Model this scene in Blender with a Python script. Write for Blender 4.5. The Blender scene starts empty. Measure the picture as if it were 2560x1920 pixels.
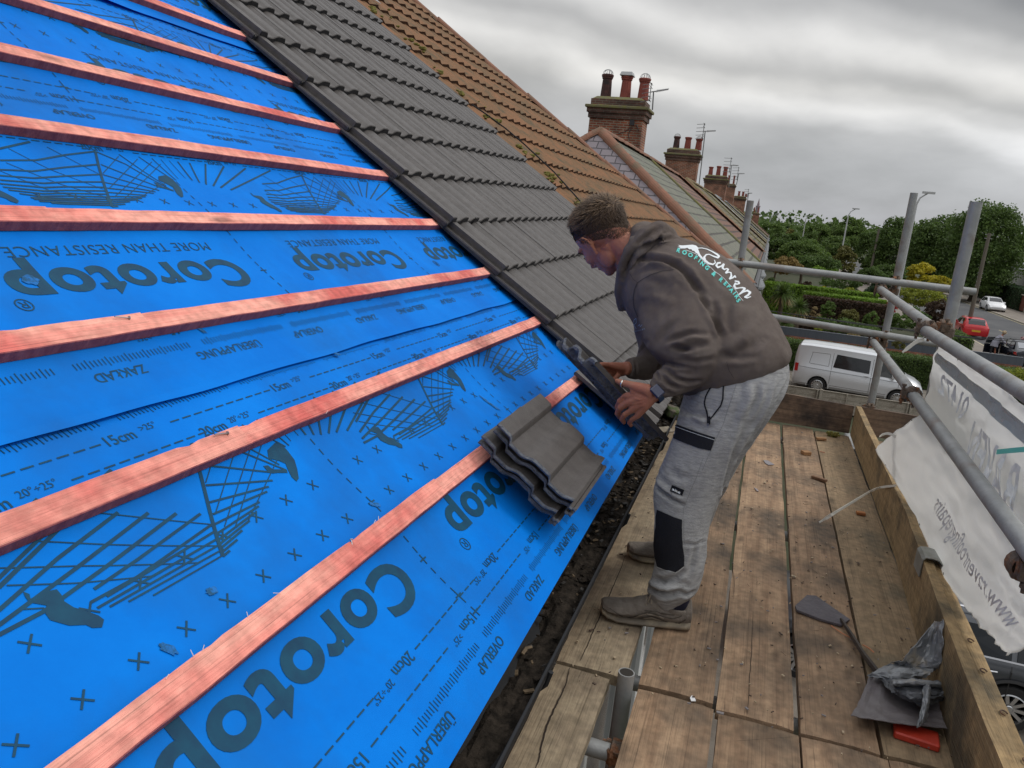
import bpy, bmesh, math, random
import numpy as np
from mathutils import Vector, Matrix, noise
from mathutils.bvhtree import BVHTree
R=random.Random(7)
scn=bpy.context.scene
COL=scn.collection
V=Vector
rad=math.radians
# ---------------------------------------------------------------- camera (origin = camera; x street side, y along the terrace, z up)
FPX=1920.0
_v=V((647,-387,FPX)); _X=_v.normalized()
_H=_X.cross(_v+V((1000,95,0))); _dn=_H.normalized()
if _dn.y<0:_dn=-_dn
_Z=-_dn; _Y=_Z.cross(_X)
if _Y.x<0:_Y=-_Y
def ray(px,py):
    r=V((px-1280,py-960,FPX)); return V((r.dot(_Y),r.dot(_X),r.dot(_Z)))
def at_y(px,py,y): r=ray(px,py); return r*(y/r.y)
def at_x(px,py,x): r=ray(px,py); return r*(x/r.x)
def at_z(px,py,z): r=ray(px,py); return r*(z/r.z)
def W2(v): # world vector -> (blender) from camera style basis
    return v
cam=bpy.data.cameras.new('camera'); co=bpy.data.objects.new('camera',cam); COL.objects.link(co)
cam.sensor_width=36; cam.lens=FPX/2560*36; cam.clip_start=.05; cam.clip_end=4000
right=V((_Y.x,_X.x,_Z.x)); up=-V((_Y.y,_X.y,_Z.y)); back=-V((_Y.z,_X.z,_Z.z))
m=Matrix((right,up,back)).transposed().to_4x4(); co.matrix_world=m
scn.camera=co
GZ=-6.4; BZ=-1.35
TH=rad(36.5)
def RP(y,s,n=0.0):
    if y>3.4 : s=s*(1+.0225*(min(y,6.75)-3.4))
    return V((-.60+.804*s+n*.595, y, -.81-.595*s+n*.804))
# ---------------------------------------------------------------- materials
def mat(name,col,rough=.7,col2=None,scale=8,stretch=(1,1,1),bump=0,bscale=None,metal=0,detail=6,spec=.5,c3=None,s3=3,t3=(.55,.7),contrast=(.35,.65),coat=0,rnd=0,w3=1.0,emit=None,alpha=None,trans=0):
    m=bpy.data.materials.new(name); m.use_nodes=True; nt=m.node_tree; N=nt.nodes; L=nt.links
    b=N['Principled BSDF']; b.inputs['Roughness'].default_value=rough; b.inputs['Metallic'].default_value=metal
    b.inputs['Base Color'].default_value=(*col,1); b.inputs['Specular IOR Level'].default_value=spec
    if coat: b.inputs['Coat Weight'].default_value=coat; b.inputs['Coat Roughness'].default_value=.08
    if trans: b.inputs['Transmission Weight'].default_value=trans
    tc=N.new('ShaderNodeTexCoord'); mp=N.new('ShaderNodeMapping'); mp.inputs['Scale'].default_value=stretch
    L.new(tc.outputs['Object'],mp.inputs['Vector'])
    out=None
    if rnd:
        oi=N.new('ShaderNodeObjectInfo'); ml=N.new('ShaderNodeMath'); ml.operation='MULTIPLY'; ml.inputs[1].default_value=37.
        L.new(oi.outputs['Random'],ml.inputs[0]); L.new(ml.outputs[0],mp.inputs['Location'])
    if col2 is not None:
        n=N.new('ShaderNodeTexNoise'); n.inputs['Scale'].default_value=scale; n.inputs['Detail'].default_value=detail; n.inputs['Roughness'].default_value=.62
        L.new(mp.outputs[0],n.inputs['Vector'])
        r=N.new('ShaderNodeValToRGB'); r.color_ramp.elements[0].position=contrast[0]; r.color_ramp.elements[1].position=contrast[1]
        r.color_ramp.elements[0].color=(*col,1); r.color_ramp.elements[1].color=(*col2,1)
        L.new(n.outputs['Fac'],r.inputs['Fac']); out=r.outputs['Color']
    if c3 is not None:
        n3=N.new('ShaderNodeTexNoise'); n3.inputs['Scale'].default_value=s3; n3.inputs['Detail'].default_value=5; n3.inputs['Roughness'].default_value=.6
        L.new(tc.outputs['Object'],n3.inputs['Vector'])
        r3=N.new('ShaderNodeMapRange'); r3.inputs[1].default_value=t3[0]; r3.inputs[2].default_value=t3[1]; r3.inputs[4].default_value=w3
        L.new(n3.outputs['Fac'],r3.inputs[0]); mx=N.new('ShaderNodeMix'); mx.data_type='RGBA'
        L.new(r3.outputs[0],mx.inputs[0])
        if out: L.new(out,mx.inputs[6])
        else: mx.inputs[6].default_value=(*col,1)
        mx.inputs[7].default_value=(*c3,1); out=mx.outputs[2]
    if rnd:
        hs=N.new('ShaderNodeHueSaturation'); mr=N.new('ShaderNodeMapRange'); mr.inputs[3].default_value=1-rnd; mr.inputs[4].default_value=1+rnd
        L.new(oi.outputs['Random'],mr.inputs[0]); L.new(mr.outputs[0],hs.inputs['Value'])
        if out: L.new(out,hs.inputs['Color'])
        else: hs.inputs['Color'].default_value=(*col,1)
        out=hs.outputs[0]
    if out: L.new(out,b.inputs['Base Color'])
    if bump:
        bn=N.new('ShaderNodeTexNoise'); bn.inputs['Scale'].default_value=bscale or scale*3; bn.inputs['Detail'].default_value=6
        L.new(mp.outputs[0],bn.inputs['Vector']); bp=N.new('ShaderNodeBump'); bp.inputs['Strength'].default_value=bump; bp.inputs['Distance'].default_value=.01
        L.new(bn.outputs['Fac'],bp.inputs['Height']); L.new(bp.outputs[0],b.inputs['Normal'])
    if emit: b.inputs['Emission Color'].default_value=(*emit[:3],1); b.inputs['Emission Strength'].default_value=emit[3]
    return m
def brick(name,c1,c2,mortar,bw=.225,bh=.075,rough=.85,axis='y',ms=.012):
    m=bpy.data.materials.new(name); m.use_nodes=True; nt=m.node_tree; N=nt.nodes; L=nt.links; b=N['Principled BSDF']; b.inputs['Roughness'].default_value=rough
    tc=N.new('ShaderNodeTexCoord'); sp=N.new('ShaderNodeSeparateXYZ'); cb=N.new('ShaderNodeCombineXYZ'); ad=N.new('ShaderNodeMath'); ad.operation='ADD'
    L.new(tc.outputs['Object'],sp.inputs[0]); L.new(sp.outputs[0],ad.inputs[0]); L.new(sp.outputs[1],ad.inputs[1]); L.new(ad.outputs[0],cb.inputs[0]); L.new(sp.outputs[2],cb.inputs[1])
    t=N.new('ShaderNodeTexBrick'); t.inputs['Scale'].default_value=1; t.inputs['Brick Width'].default_value=bw; t.inputs['Row Height'].default_value=bh; t.inputs['Mortar Size'].default_value=ms
    t.inputs['Color1'].default_value=(*c1,1); t.inputs['Color2'].default_value=(*c2,1); t.inputs['Mortar'].default_value=(*mortar,1); t.inputs['Mortar Smooth'].default_value=.2
    L.new(cb.outputs[0],t.inputs['Vector'])
    n=N.new('ShaderNodeTexNoise'); n.inputs['Scale'].default_value=2.2; n.inputs['Detail'].default_value=8; L.new(tc.outputs['Object'],n.inputs['Vector'])
    r=N.new('ShaderNodeMapRange'); r.inputs[1].default_value=.35; r.inputs[2].default_value=.7; r.inputs[3].default_value=1.15; r.inputs[4].default_value=.45; L.new(n.outputs['Fac'],r.inputs[0])
    h=N.new('ShaderNodeHueSaturation'); L.new(r.outputs[0],h.inputs['Value']); L.new(t.outputs['Color'],h.inputs['Color']); L.new(h.outputs[0],b.inputs['Base Color'])
    bp=N.new('ShaderNodeBump'); bp.inputs['Strength'].default_value=.6; bp.inputs['Distance'].default_value=.01; bp.invert=True; L.new(t.outputs['Fac'],bp.inputs['Height']); L.new(bp.outputs[0],b.inputs['Normal'])
    return m
def wood(name,c1,c2,c3,grain='y',rnd=.12,bump=.35,t3=(.52,.7),sc=5):
    st={'y':(7,.35,7),'x':(.35,7,7),'z':(7,7,.35)}[grain]
    m=mat(name,c1,.85,col2=c2,scale=sc,stretch=st,bump=bump,bscale=22,c3=c3,s3=2.6,t3=t3,rnd=rnd,detail=10,contrast=(.3,.68)); nt=m.node_tree; N=nt.nodes; L=nt.links
    # sharp dark grain lines and knots
    b=N['Principled BSDF']; src=b.inputs['Base Color'].links[0].from_socket
    mp=[n for n in N if n.type=='MAPPING'][0]
    wv=N.new('ShaderNodeTexNoise'); wv.inputs['Scale'].default_value=16; wv.inputs['Detail'].default_value=3; mpw=N.new('ShaderNodeMapping'); mpw.inputs['Scale'].default_value={'y':(3,.22,3),'x':(.22,3,3),'z':(3,3,.22)}[grain]; L.new(mp.outputs[0],mpw.inputs[0]); L.new(mpw.outputs[0],wv.inputs['Vector'])
    r=N.new('ShaderNodeMapRange'); r.inputs[1].default_value=.56; r.inputs[2].default_value=.72; r.inputs[3].default_value=1.04; r.inputs[4].default_value=.62; L.new(wv.outputs['Fac'],r.inputs[0])
    tc=[n for n in N if n.type=='TEX_COORD'][0]; n2=N.new('ShaderNodeTexVoronoi'); n2.inputs['Scale'].default_value=1; mp2=N.new('ShaderNodeMapping'); mp2.inputs['Scale'].default_value={'y':(7,2.1,7),'x':(2.1,7,7),'z':(7,7,2.1)}[grain]; L.new(tc.outputs['Object'],mp2.inputs[0]); L.new(mp2.outputs[0],n2.inputs['Vector'])
    r2=N.new('ShaderNodeMapRange'); r2.inputs[1].default_value=.05; r2.inputs[2].default_value=.13; r2.inputs[3].default_value=.42; r2.inputs[4].default_value=1; L.new(n2.outputs['Distance'],r2.inputs[0])
    # fine scratches
    n4=N.new('ShaderNodeTexNoise'); n4.inputs['Scale'].default_value=34; n4.inputs['Detail'].default_value=8; L.new(tc.outputs['Object'],n4.inputs['Vector']); r4=N.new('ShaderNodeMapRange'); r4.inputs[1].default_value=.35; r4.inputs[2].default_value=.65; r4.inputs[3].default_value=.78; r4.inputs[4].default_value=1.12; L.new(n4.outputs['Fac'],r4.inputs[0])
    m1=N.new('ShaderNodeMath'); m1.operation='MULTIPLY'; L.new(r.outputs[0],m1.inputs[0]); L.new(r2.outputs[0],m1.inputs[1]); m2=N.new('ShaderNodeMath'); m2.operation='MULTIPLY'; L.new(m1.outputs[0],m2.inputs[0]); L.new(r4.outputs[0],m2.inputs[1])
    mx=N.new('ShaderNodeMix'); mx.data_type='RGBA'; mx.blend_type='MULTIPLY'; mx.inputs[0].default_value=1; L.new(src,mx.inputs[6]); L.new(m2.outputs[0],mx.inputs[7]); L.new(mx.outputs[2],b.inputs['Base Color'])
    return m
# ---------------------------------------------------------------- mesh helpers
class MB:
    def __init__(s): s.v=[]; s.f=[]; s.mi=[]; s.cur=0
    def add(s,vs,fs):
        o=len(s.v); s.v+= [tuple(p) for p in vs]; s.f+=[tuple(i+o for i in f) for f in fs]; s.mi+=[s.cur]*len(fs)
    def box(s,c,size,rot=None,taper=None):
        hx,hy,hz=[a/2 for a in size]; vs=[]
        for z in (-hz,hz):
            for x,y in ((-hx,-hy),(hx,-hy),(hx,hy),(-hx,hy)):
                k=taper if (taper and z>0) else 1
                p=V((x*k,y*k,z)); 
                if rot is not None: p=rot@p
                vs.append(p+V(c))
        s.add(vs,[(3,2,1,0),(4,5,6,7),(0,1,5,4),(1,2,6,5),(2,3,7,6),(3,0,4,7)])
    def hexa(s,p): # 8 points bottom4 top4
        s.add(p,[(3,2,1,0),(4,5,6,7),(0,1,5,4),(1,2,6,5),(2,3,7,6),(3,0,4,7)])
    def tube(s,path,r,n=12,cap=True,rs=None):
        path=[V(p) for p in path]; rings=[]; prev=None
        for i,p in enumerate(path):
            t=(path[min(i+1,len(path)-1)]-path[max(i-1,0)]).normalized()
            if prev is None:
                a=V((0,0,1)) if abs(t.z)<.9 else V((1,0,0)); u=t.cross(a).normalized()
            else: u=(prev-t*prev.dot(t)).normalized()
            prev=u; w=t.cross(u); rr=rs[i] if rs else r
            rings.append([p+(u*math.cos(2*math.pi*k/n)+w*math.sin(2*math.pi*k/n))*rr for k in range(n)])
        s.loft(rings,cap=cap)
    def loft(s,rings,cap=True,closed=True):
        n=len(rings[0]); o=[]; fs=[]
        for r in rings: o+=list(r)
        m=n if closed else n-1
        for i in range(len(rings)-1):
            for k in range(m):
                a=i*n+k; b=i*n+(k+1)%n; fs.append((a,b,b+n,a+n))
        if cap and closed: fs.append(tuple(range(n))[::-1]); fs.append(tuple((len(rings)-1)*n+k for k in range(n)))
        s.add(o,fs)
    def grid(s,P): # P rows of points
        nr=len(P); nc=len(P[0]); vs=[p for r in P for p in r]
        s.add(vs,[(i*nc+j,i*nc+j+1,(i+1)*nc+j+1,(i+1)*nc+j) for i in range(nr-1) for j in range(nc-1)])
    def prism(s,poly,ax,d): # poly 3d points, extrude by vector d
        n=len(poly); poly=[V(p) for p in poly]; vs=poly+[p+V(d) for p in poly]
        s.add(vs,[tuple(range(n))[::-1],tuple(range(n,2*n))]+[(i,(i+1)%n,n+(i+1)%n,n+i) for i in range(n)])
    def mesh(s,name,mats,smooth=False):
        me=bpy.data.meshes.new(name); me.from_pydata(s.v,[],s.f)
        for m_ in (mats if isinstance(mats,(list,tuple)) else [mats]): me.materials.append(m_)
        for p,i in zip(me.polygons,s.mi): p.material_index=i
        if smooth: 
            for p in me.polygons: p.use_smooth=True
        me.update(); return me
    def build(s,name,mats,parent=None,smooth=False,recalc=True,bevel=0,solid=0,autosmooth=None):
        me=s.mesh(name,mats,smooth)
        if recalc:
            bm=bmesh.new(); bm.from_mesh(me); bmesh.ops.recalc_face_normals(bm,faces=bm.faces)
            if bevel: bmesh.ops.bevel(bm,geom=[e for e in bm.edges if len(e.link_faces)==2 and e.calc_face_angle()>.5],offset=bevel,segments=1,affect='EDGES')
            bm.to_mesh(me); bm.free()
        o=bpy.data.objects.new(name,me); COL.objects.link(o)
        if parent: o.parent=parent
        if solid:
            md=o.modifiers.new('s','SOLIDIFY'); md.thickness=solid; md.offset=0
        if autosmooth: 
            me.set_sharp_from_angle(angle=autosmooth) if smooth else None
        return o
def linkmesh(name,me,parent=None,loc=None,rot=None):
    o=bpy.data.objects.new(name,me); COL.objects.link(o)
    if parent: o.parent=parent
    if loc is not None: o.location=loc
    if rot is not None: o.rotation_euler=rot
    return o
def thing(name,label,cat,loc=(0,0,0),rz=0,group=None,kind=None):
    o=bpy.data.objects.new(name,None); COL.objects.link(o); o.location=loc; o.rotation_euler=(0,0,rz); o.empty_display_size=.1
    return tag(o,label,cat,group,kind)
def tag(o,label=None,cat=None,group=None,kind=None):
    if label: o['label']=label
    if cat: o['category']=cat
    if group: o['group']=group
    if kind: o['kind']=kind
    return o
def copy_tree(o,parent=None):
    c=o.copy(); COL.objects.link(c)
    if parent: c.parent=parent
    for ch in list(o.children): copy_tree(ch,c)
    return c
_dg=[None]
def evalmesh(o):
    bpy.context.view_layer.update(); dg=bpy.context.evaluated_depsgraph_get(); return bpy.data.meshes.new_from_object(o.evaluated_get(dg),depsgraph=dg)
def bake(o):
    me=evalmesh(o); old=o.data; o.modifiers.clear(); o.data=me; return o
_tc={}
def text_mesh(txt,size=1,bold=0.0,shear=0.0,space=1.0,align='CENTER'):
    k=(txt,size,bold,shear,space,align)
    c=bpy.data.curves.new('t','FONT'); c.body=txt; c.size=size; c.offset=bold; c.shear=shear; c.space_character=space; c.align_x=align; c.align_y='CENTER'; c.resolution_u=6
    o=bpy.data.objects.new('t',c); COL.objects.link(o); me=evalmesh(o); vs=[tuple(v.co) for v in me.vertices]; fs=[tuple(p.vertices) for p in me.polygons]
    bpy.data.objects.remove(o); bpy.data.curves.remove(c); bpy.data.meshes.remove(me)
    return vs,fs
# ---------------------------------------------------------------- world
w=bpy.data.worlds.new('World'); scn.world=w; w.use_nodes=True; nt=w.node_tree; N=nt.nodes; L=nt.links
bg=N['Background']
sky=N.new('ShaderNodeTexSky'); sky.sky_type='NISHITA'; sky.sun_disc=False; sky.sun_elevation=rad(54); sky.sun_rotation=rad(70)
tc=N.new('ShaderNodeTexCoord'); sp=N.new('ShaderNodeSeparateXYZ'); L.new(tc.outputs['Generated'],sp.inputs[0])
def math_(op,a=None,b=None,av=0,bv=0):
    n=N.new('ShaderNodeMath'); n.operation=op
    if a is not None: L.new(a,n.inputs[0])
    else: n.inputs[0].default_value=av
    if b is not None: L.new(b,n.inputs[1])
    else: n.inputs[1].default_value=bv
    return n.outputs[0]
zc=math_('MAXIMUM',sp.outputs[2],None,bv=.0); za=math_('ADD',zc,None,bv=.22)
# tilted cloud layer coordinates
px_=math_('DIVIDE',sp.outputs[0],za); py_=math_('DIVIDE',sp.outputs[1],za)
cb=N.new('ShaderNodeCombineXYZ'); L.new(px_,cb.inputs[0]); L.new(py_,cb.inputs[1])
mp=N.new('ShaderNodeMapping'); mp.inputs['Scale'].default_value=(1.0,.75,1); mp.inputs['Rotation'].default_value=(0,0,rad(8)); mp.inputs['Location'].default_value=(CLX,CLY,0) if 'CLX' in globals() else (3.1,1.7,0)
L.new(cb.outputs[0],mp.inputs['Vector'])
n1=N.new('ShaderNodeTexNoise'); n1.inputs['Scale'].default_value=.8; n1.inputs['Detail'].default_value=5; n1.inputs['Roughness'].default_value=.5; n1.inputs['Distortion'].default_value=.25; L.new(mp.outputs[0],n1.inputs['Vector'])
# elevation profile measured from the photograph: darker deck overhead, bright gaps half way down, soft grey at the horizon
er=N.new('ShaderNodeValToRGB'); E=er.color_ramp; E.interpolation='EASE'
pts=[(0,.39),(.06,.41),(.105,.47),(.14,.74),(.16,.58),(.176,.45),(.205,.68),(.228,.50),(.252,.34),(.285,.22),(.37,.22),(.44,.5),(.56,.95),(1,1.05)]
E.elements[0].position=0; E.elements[0].color=(pts[0][1],)*3+(1,); E.elements[1].position=1; E.elements[1].color=(pts[-1][1],)*3+(1,)
for p,vv in pts[1:-1]:
    e=E.elements.new(p); e.color=(vv,vv,vv,1)
# wobble the bands
wob=math_('MULTIPLY_ADD',n1.outputs['Fac'],None,bv=.15); 
wn=wob.node; wn.inputs[2].default_value=-.075
mpb=N.new('ShaderNodeMath'); mpb.operation='MULTIPLY'; L.new(sp.outputs[0],mpb.inputs[0]); mpb.inputs[1].default_value=.16
el=math_('ADD',math_('ADD',zc,wob),mpb.outputs[0])
L.new(el,er.inputs['Fac'])
n2=N.new('ShaderNodeTexNoise'); n2.inputs['Scale'].default_value=1.6; n2.inputs['Detail'].default_value=5; n2.inputs['Roughness'].default_value=.55; L.new(mp.outputs[0],n2.inputs['Vector'])
f2=N.new('ShaderNodeMapRange'); f2.inputs[1].default_value=.3; f2.inputs[2].default_value=.7; f2.inputs[3].default_value=.84; f2.inputs[4].default_value=1.16; L.new(n2.outputs['Fac'],f2.inputs[0])
v1=math_('MULTIPLY',er.outputs[0],f2.outputs[0])
tint=N.new('ShaderNodeValToRGB'); T=tint.color_ramp; T.elements[0].position=0; T.elements[0].color=(.93,.96,1.06,1); T.elements[1].position=.5; T.elements[1].color=(.99,1,1.02,1)
e=T.elements.new(.16); e.color=(1.03,1.0,.95,1)
L.new(zc,tint.inputs['Fac'])
mx=N.new('ShaderNodeMix'); mx.data_type='RGBA'; mx.blend_type='MULTIPLY'; mx.inputs[0].default_value=1; L.new(v1,mx.inputs[6]); L.new(tint.outputs[0],mx.inputs[7])
# a little of the clear-sky dome above the cloud
sk=N.new('ShaderNodeMix'); sk.data_type='RGBA'; sk.blend_type='ADD'; sk.inputs[0].default_value=.012; L.new(mx.outputs[2],sk.inputs[6]); L.new(sky.outputs[0],sk.inputs[7])
L.new(sk.outputs[2],bg.inputs['Color']); bg.inputs['Strength'].default_value=1.0
sun=bpy.data.lights.new('sun','SUN'); sun.energy=1.1; sun.angle=rad(14); sun.color=(1,.96,.9); so=bpy.data.objects.new('sun',sun); COL.objects.link(so)
so.rotation_euler=V((-.55,-.20,-.81)).to_track_quat('-Z','Y').to_euler()
scn.view_settings.view_transform='Standard'; scn.view_settings.look='None'; scn.view_settings.gamma=1
scn.render.engine='CYCLES'
NET=[(0.011,[(1.727,-1.461),(1.592,-1.228)]),(0.0075,[(1.727,-1.461),(1.611,-1.433),(1.502,-1.401),(1.397,-1.388)]),(0.0075,[(1.696,-1.408),(1.57,-1.383),(1.463,-1.358),(1.373,-1.354)]),(0.0075,[(1.672,-1.367),(1.544,-1.348),(1.446,-1.331),(1.358,-1.332)]),(0.0075,[(1.653,-1.335),(1.529,-1.324),(1.46,-1.313),(1.347,-1.315)]),(0.0075,[(1.641,-1.312),(1.514,-1.304),(1.448,-1.296),(1.337,-1.301)]),(0.0075,[(1.631,-1.296),(1.502,-1.289),(1.437,-1.282),(1.336,-1.289)]),(0.0075,[(1.623,-1.282),(1.49,-1.277),(1.424,-1.271),(1.342,-1.279)]),(0.0075,[(1.616,-1.27),(1.481,-1.266),(1.41,-1.26),(1.361,-1.267)]),(0.0075,[(1.61,-1.26),(1.474,-1.256),(1.379,-1.253)]),(0.0075,[(1.605,-1.25),(1.468,-1.249),(1.383,-1.248)]),(0.0075,[(1.6,-1.242),(1.463,-1.241),(1.392,-1.241)]),(0.0075,[(1.596,-1.234),(1.457,-1.234),(1.42,-1.236)]),(0.003,[(1.571,-1.456),(1.666,-1.37)]),(0.003,[(1.45,-1.434),(1.519,-1.37),(1.628,-1.303)]),(0.003,[(1.408,-1.382),(1.506,-1.313),(1.611,-1.268)]),(0.003,[(1.371,-1.35),(1.455,-1.284),(1.578,-1.25)]),(0.0065,[(1.727,-1.461),(1.802,-1.422),(1.893,-1.323)]),(0.0065,[(1.706,-1.409),(1.858,-1.329)]),(0.0065,[(1.679,-1.367),(1.837,-1.315)]),(0.0065,[(1.658,-1.333),(1.815,-1.307)]),(0.0065,[(1.645,-1.309),(1.801,-1.299)]),(0.0065,[(1.633,-1.29),(1.763,-1.287)]),(0.0065,[(1.622,-1.272),(1.753,-1.28)]),(0.0065,[(1.613,-1.26),(1.732,-1.272)]),(0.0065,[(1.609,-1.252),(1.706,-1.263)]),(0.0065,[(1.604,-1.244),(1.673,-1.253)]),(0.0065,[(1.599,-1.236),(1.647,-1.242)]),(0.0065,[(1.592,-1.228),(1.614,-1.231)]),(0.003,[(1.801,-1.452),(1.683,-1.372)]),(0.003,[(1.87,-1.45),(1.652,-1.309)]),(0.003,[(1.922,-1.445),(1.646,-1.277)]),(0.003,[(1.954,-1.44),(1.668,-1.267)]),(0.003,[(1.897,-1.354),(1.699,-1.262)]),(0.0055,[(1.809,-1.461),(1.888,-1.34)]),(0.0055,[(1.883,-1.461),(1.946,-1.372)]),(0.0055,[(1.935,-1.461),(1.958,-1.371)]),(0.003,[(1.972,-1.461),(1.974,-1.379)]),(0.003,[(2.006,-1.46),(2.01,-1.384)]),(0.0085,[(2.043,-1.46),(2.034,-1.378)]),(0.0085,[(2.096,-1.46),(2.059,-1.37)]),(0.0085,[(2.174,-1.464),(2.082,-1.363)]),(0.0085,[(2.263,-1.462),(2.111,-1.358)]),(0.0085,[(2.381,-1.464),(2.14,-1.352)]),(0.0085,[(2.531,-1.468),(2.182,-1.344)])]
MEN=[[(1.842,-1.351),(1.849,-1.345),(1.856,-1.334),(1.856,-1.318),(1.854,-1.295),(1.84,-1.273),(1.822,-1.252),(1.809,-1.248),(1.807,-1.263),(1.814,-1.281),(1.821,-1.296),(1.811,-1.308),(1.789,-1.324),(1.804,-1.342)],[(1.759,-1.313),(1.772,-1.31),(1.776,-1.297),(1.811,-1.283),(1.806,-1.275),(1.781,-1.285),(1.767,-1.289),(1.759,-1.298)],[(1.182,-1.295),(1.187,-1.288),(1.184,-1.281),(1.209,-1.28),(1.224,-1.276),(1.224,-1.265),(1.221,-1.254),(1.226,-1.239),(1.237,-1.225),(1.247,-1.209),(1.249,-1.199),(1.238,-1.19),(1.226,-1.197),(1.222,-1.206),(1.202,-1.218),(1.186,-1.239),(1.187,-1.251),(1.196,-1.261),(1.179,-1.277),(1.18,-1.289)]]
NETX=[(0.0085,[(0.877,-0.464),(0.726,-0.411)]),(0.008,[(0.964,-0.443),(0.825,-0.414),(0.706,-0.381)]),(0.008,[(1.013,-0.42),(0.838,-0.387),(0.693,-0.362)]),(0.008,[(1.061,-0.397),(0.883,-0.368),(0.756,-0.35),(0.685,-0.35)]),(0.007,[(1.105,-0.376),(0.935,-0.354),(0.839,-0.344)]),(0.0065,[(1.114,-0.348),(0.912,-0.328),(0.821,-0.328)]),(0.006,[(1.108,-0.333),(0.847,-0.324)]),(0.0055,[(1.1,-0.318),(0.822,-0.315)]),(0.005,[(1.094,-0.306),(0.839,-0.307)]),(0.0045,[(1.089,-0.295),(0.869,-0.299)]),(0.004,[(1.084,-0.285),(0.91,-0.287)]),(0.003,[(0.795,-0.464),(0.908,-0.4),(1.089,-0.303)]),(0.003,[(0.744,-0.437),(0.841,-0.39),(1.027,-0.295)]),(0.003,[(0.737,-0.409),(0.822,-0.366),(0.936,-0.316)]),(0.003,[(0.922,-0.463),(1.116,-0.343)]),(0.003,[(0.734,-0.367),(0.759,-0.354)])]
# ================================================================ the house being re-roofed
M_felt=mat('felt_blue',(.0,.155,.62),.68,col2=(.0,.215,.78),scale=3,bump=.55,bscale=7,spec=.09,c3=(.008,.13,.46),s3=2.2,t3=(.48,.74),contrast=(.3,.7),detail=9)
M_print=mat('print_navy',(.002,.045,.10),.6,col2=(.002,.065,.125),scale=25,spec=.25)
M_mark=mat('scuff_green',(.0,.07,.17),.8,col2=(.0,.15,.50),scale=90,contrast=(.4,.6))
M_bat=wood('batten_pink',(.78,.25,.20),(.92,.44,.34),(.62,.13,.11),rnd=.07,bump=.6,t3=(.48,.64),sc=4)
M_batside=mat('batten_side',(.27,.065,.078),.85,col2=(.42,.13,.13),scale=18,stretch=(1,3,1),bump=.3,rnd=.08)  # batten sides and ends, a darker red than the top face
M_tile=mat('tile_grey',(.066,.059,.055),.5,col2=(.092,.083,.078),scale=22,bump=.3,bscale=350,spec=.5,rnd=.05,c3=(.125,.115,.108),s3=4,t3=(.6,.8),w3=.5)
M_tedge=mat('tile_edge_shaded',(.022,.022,.024),.8,col2=(.045,.045,.05),scale=90)  # near-black edges: own grey plus the shade under the tails, put into the colour
M_tbroken=mat('tile_underside',(.085,.09,.10),.9,col2=(.18,.19,.205),scale=30,bump=1.0,bscale=90,c3=(.05,.055,.06),s3=45,t3=(.62,.68))
M_black=mat('gutter_black',(.022,.023,.025),.75,spec=.2)
M_debris=mat('gutter_muck',(.012,.010,.008),.95,col2=(.045,.036,.028),scale=30,bump=.9,bscale=80,spec=.1)
M_white=mat('upvc_white',(.75,.75,.73),.4)
M_glass=mat('window_dark',(.02,.025,.03),.08)
M_brick=brick('brick_red',(.33,.085,.04),(.22,.055,.03),(.30,.25,.2))
M_nail=mat('nail_steel',(.45,.45,.45),.35,metal=1)
house=thing('terraced_house','house under repair with blue roofing felt, pink battens and new grey tiles','house',(0,0,GZ))
house.matrix_world=Matrix.Translation((0,0,GZ))
bpy.context.view_layer.update()
def hpart(o):
    o.parent=house; o.matrix_parent_inverse=house.matrix_world.inverted(); return o
def feltn(y,s,k):
    # slack between battens
    ph=(s+.155)/.345
    n=-.030+.004*math.cos(2*math.pi*ph)+.0035*noise.noise(V((y*1.7,s*2.4,k)))
    return n
EX=.905; E0=.275
def e_of(k,y): 
    e=E0-EX*k
    if k==0: return e-.020*min(1,max(0,(y-1)/2.3))
    return e+.016*noise.noise(V((y*1.1,k*7.,0)))+.006*noise.noise(V((y*4,k*3.,5)))
def RF(y,s,k,dn=0):
    e=e_of(k,y); t=e-s; n=feltn(y,s,k)+.004*0
    if t<.16 and k: n+= .007*(1-max(t,0)/.16)**2 + (0.030*max(0,noise.noise(V((y*1.1,k*9.,2))))*(1-max(t,0)/.16)**2)
    if t>.9: n-=.004
    return RP(y,s,n+dn)
Y0,Y1=-1.4,3.75
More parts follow.
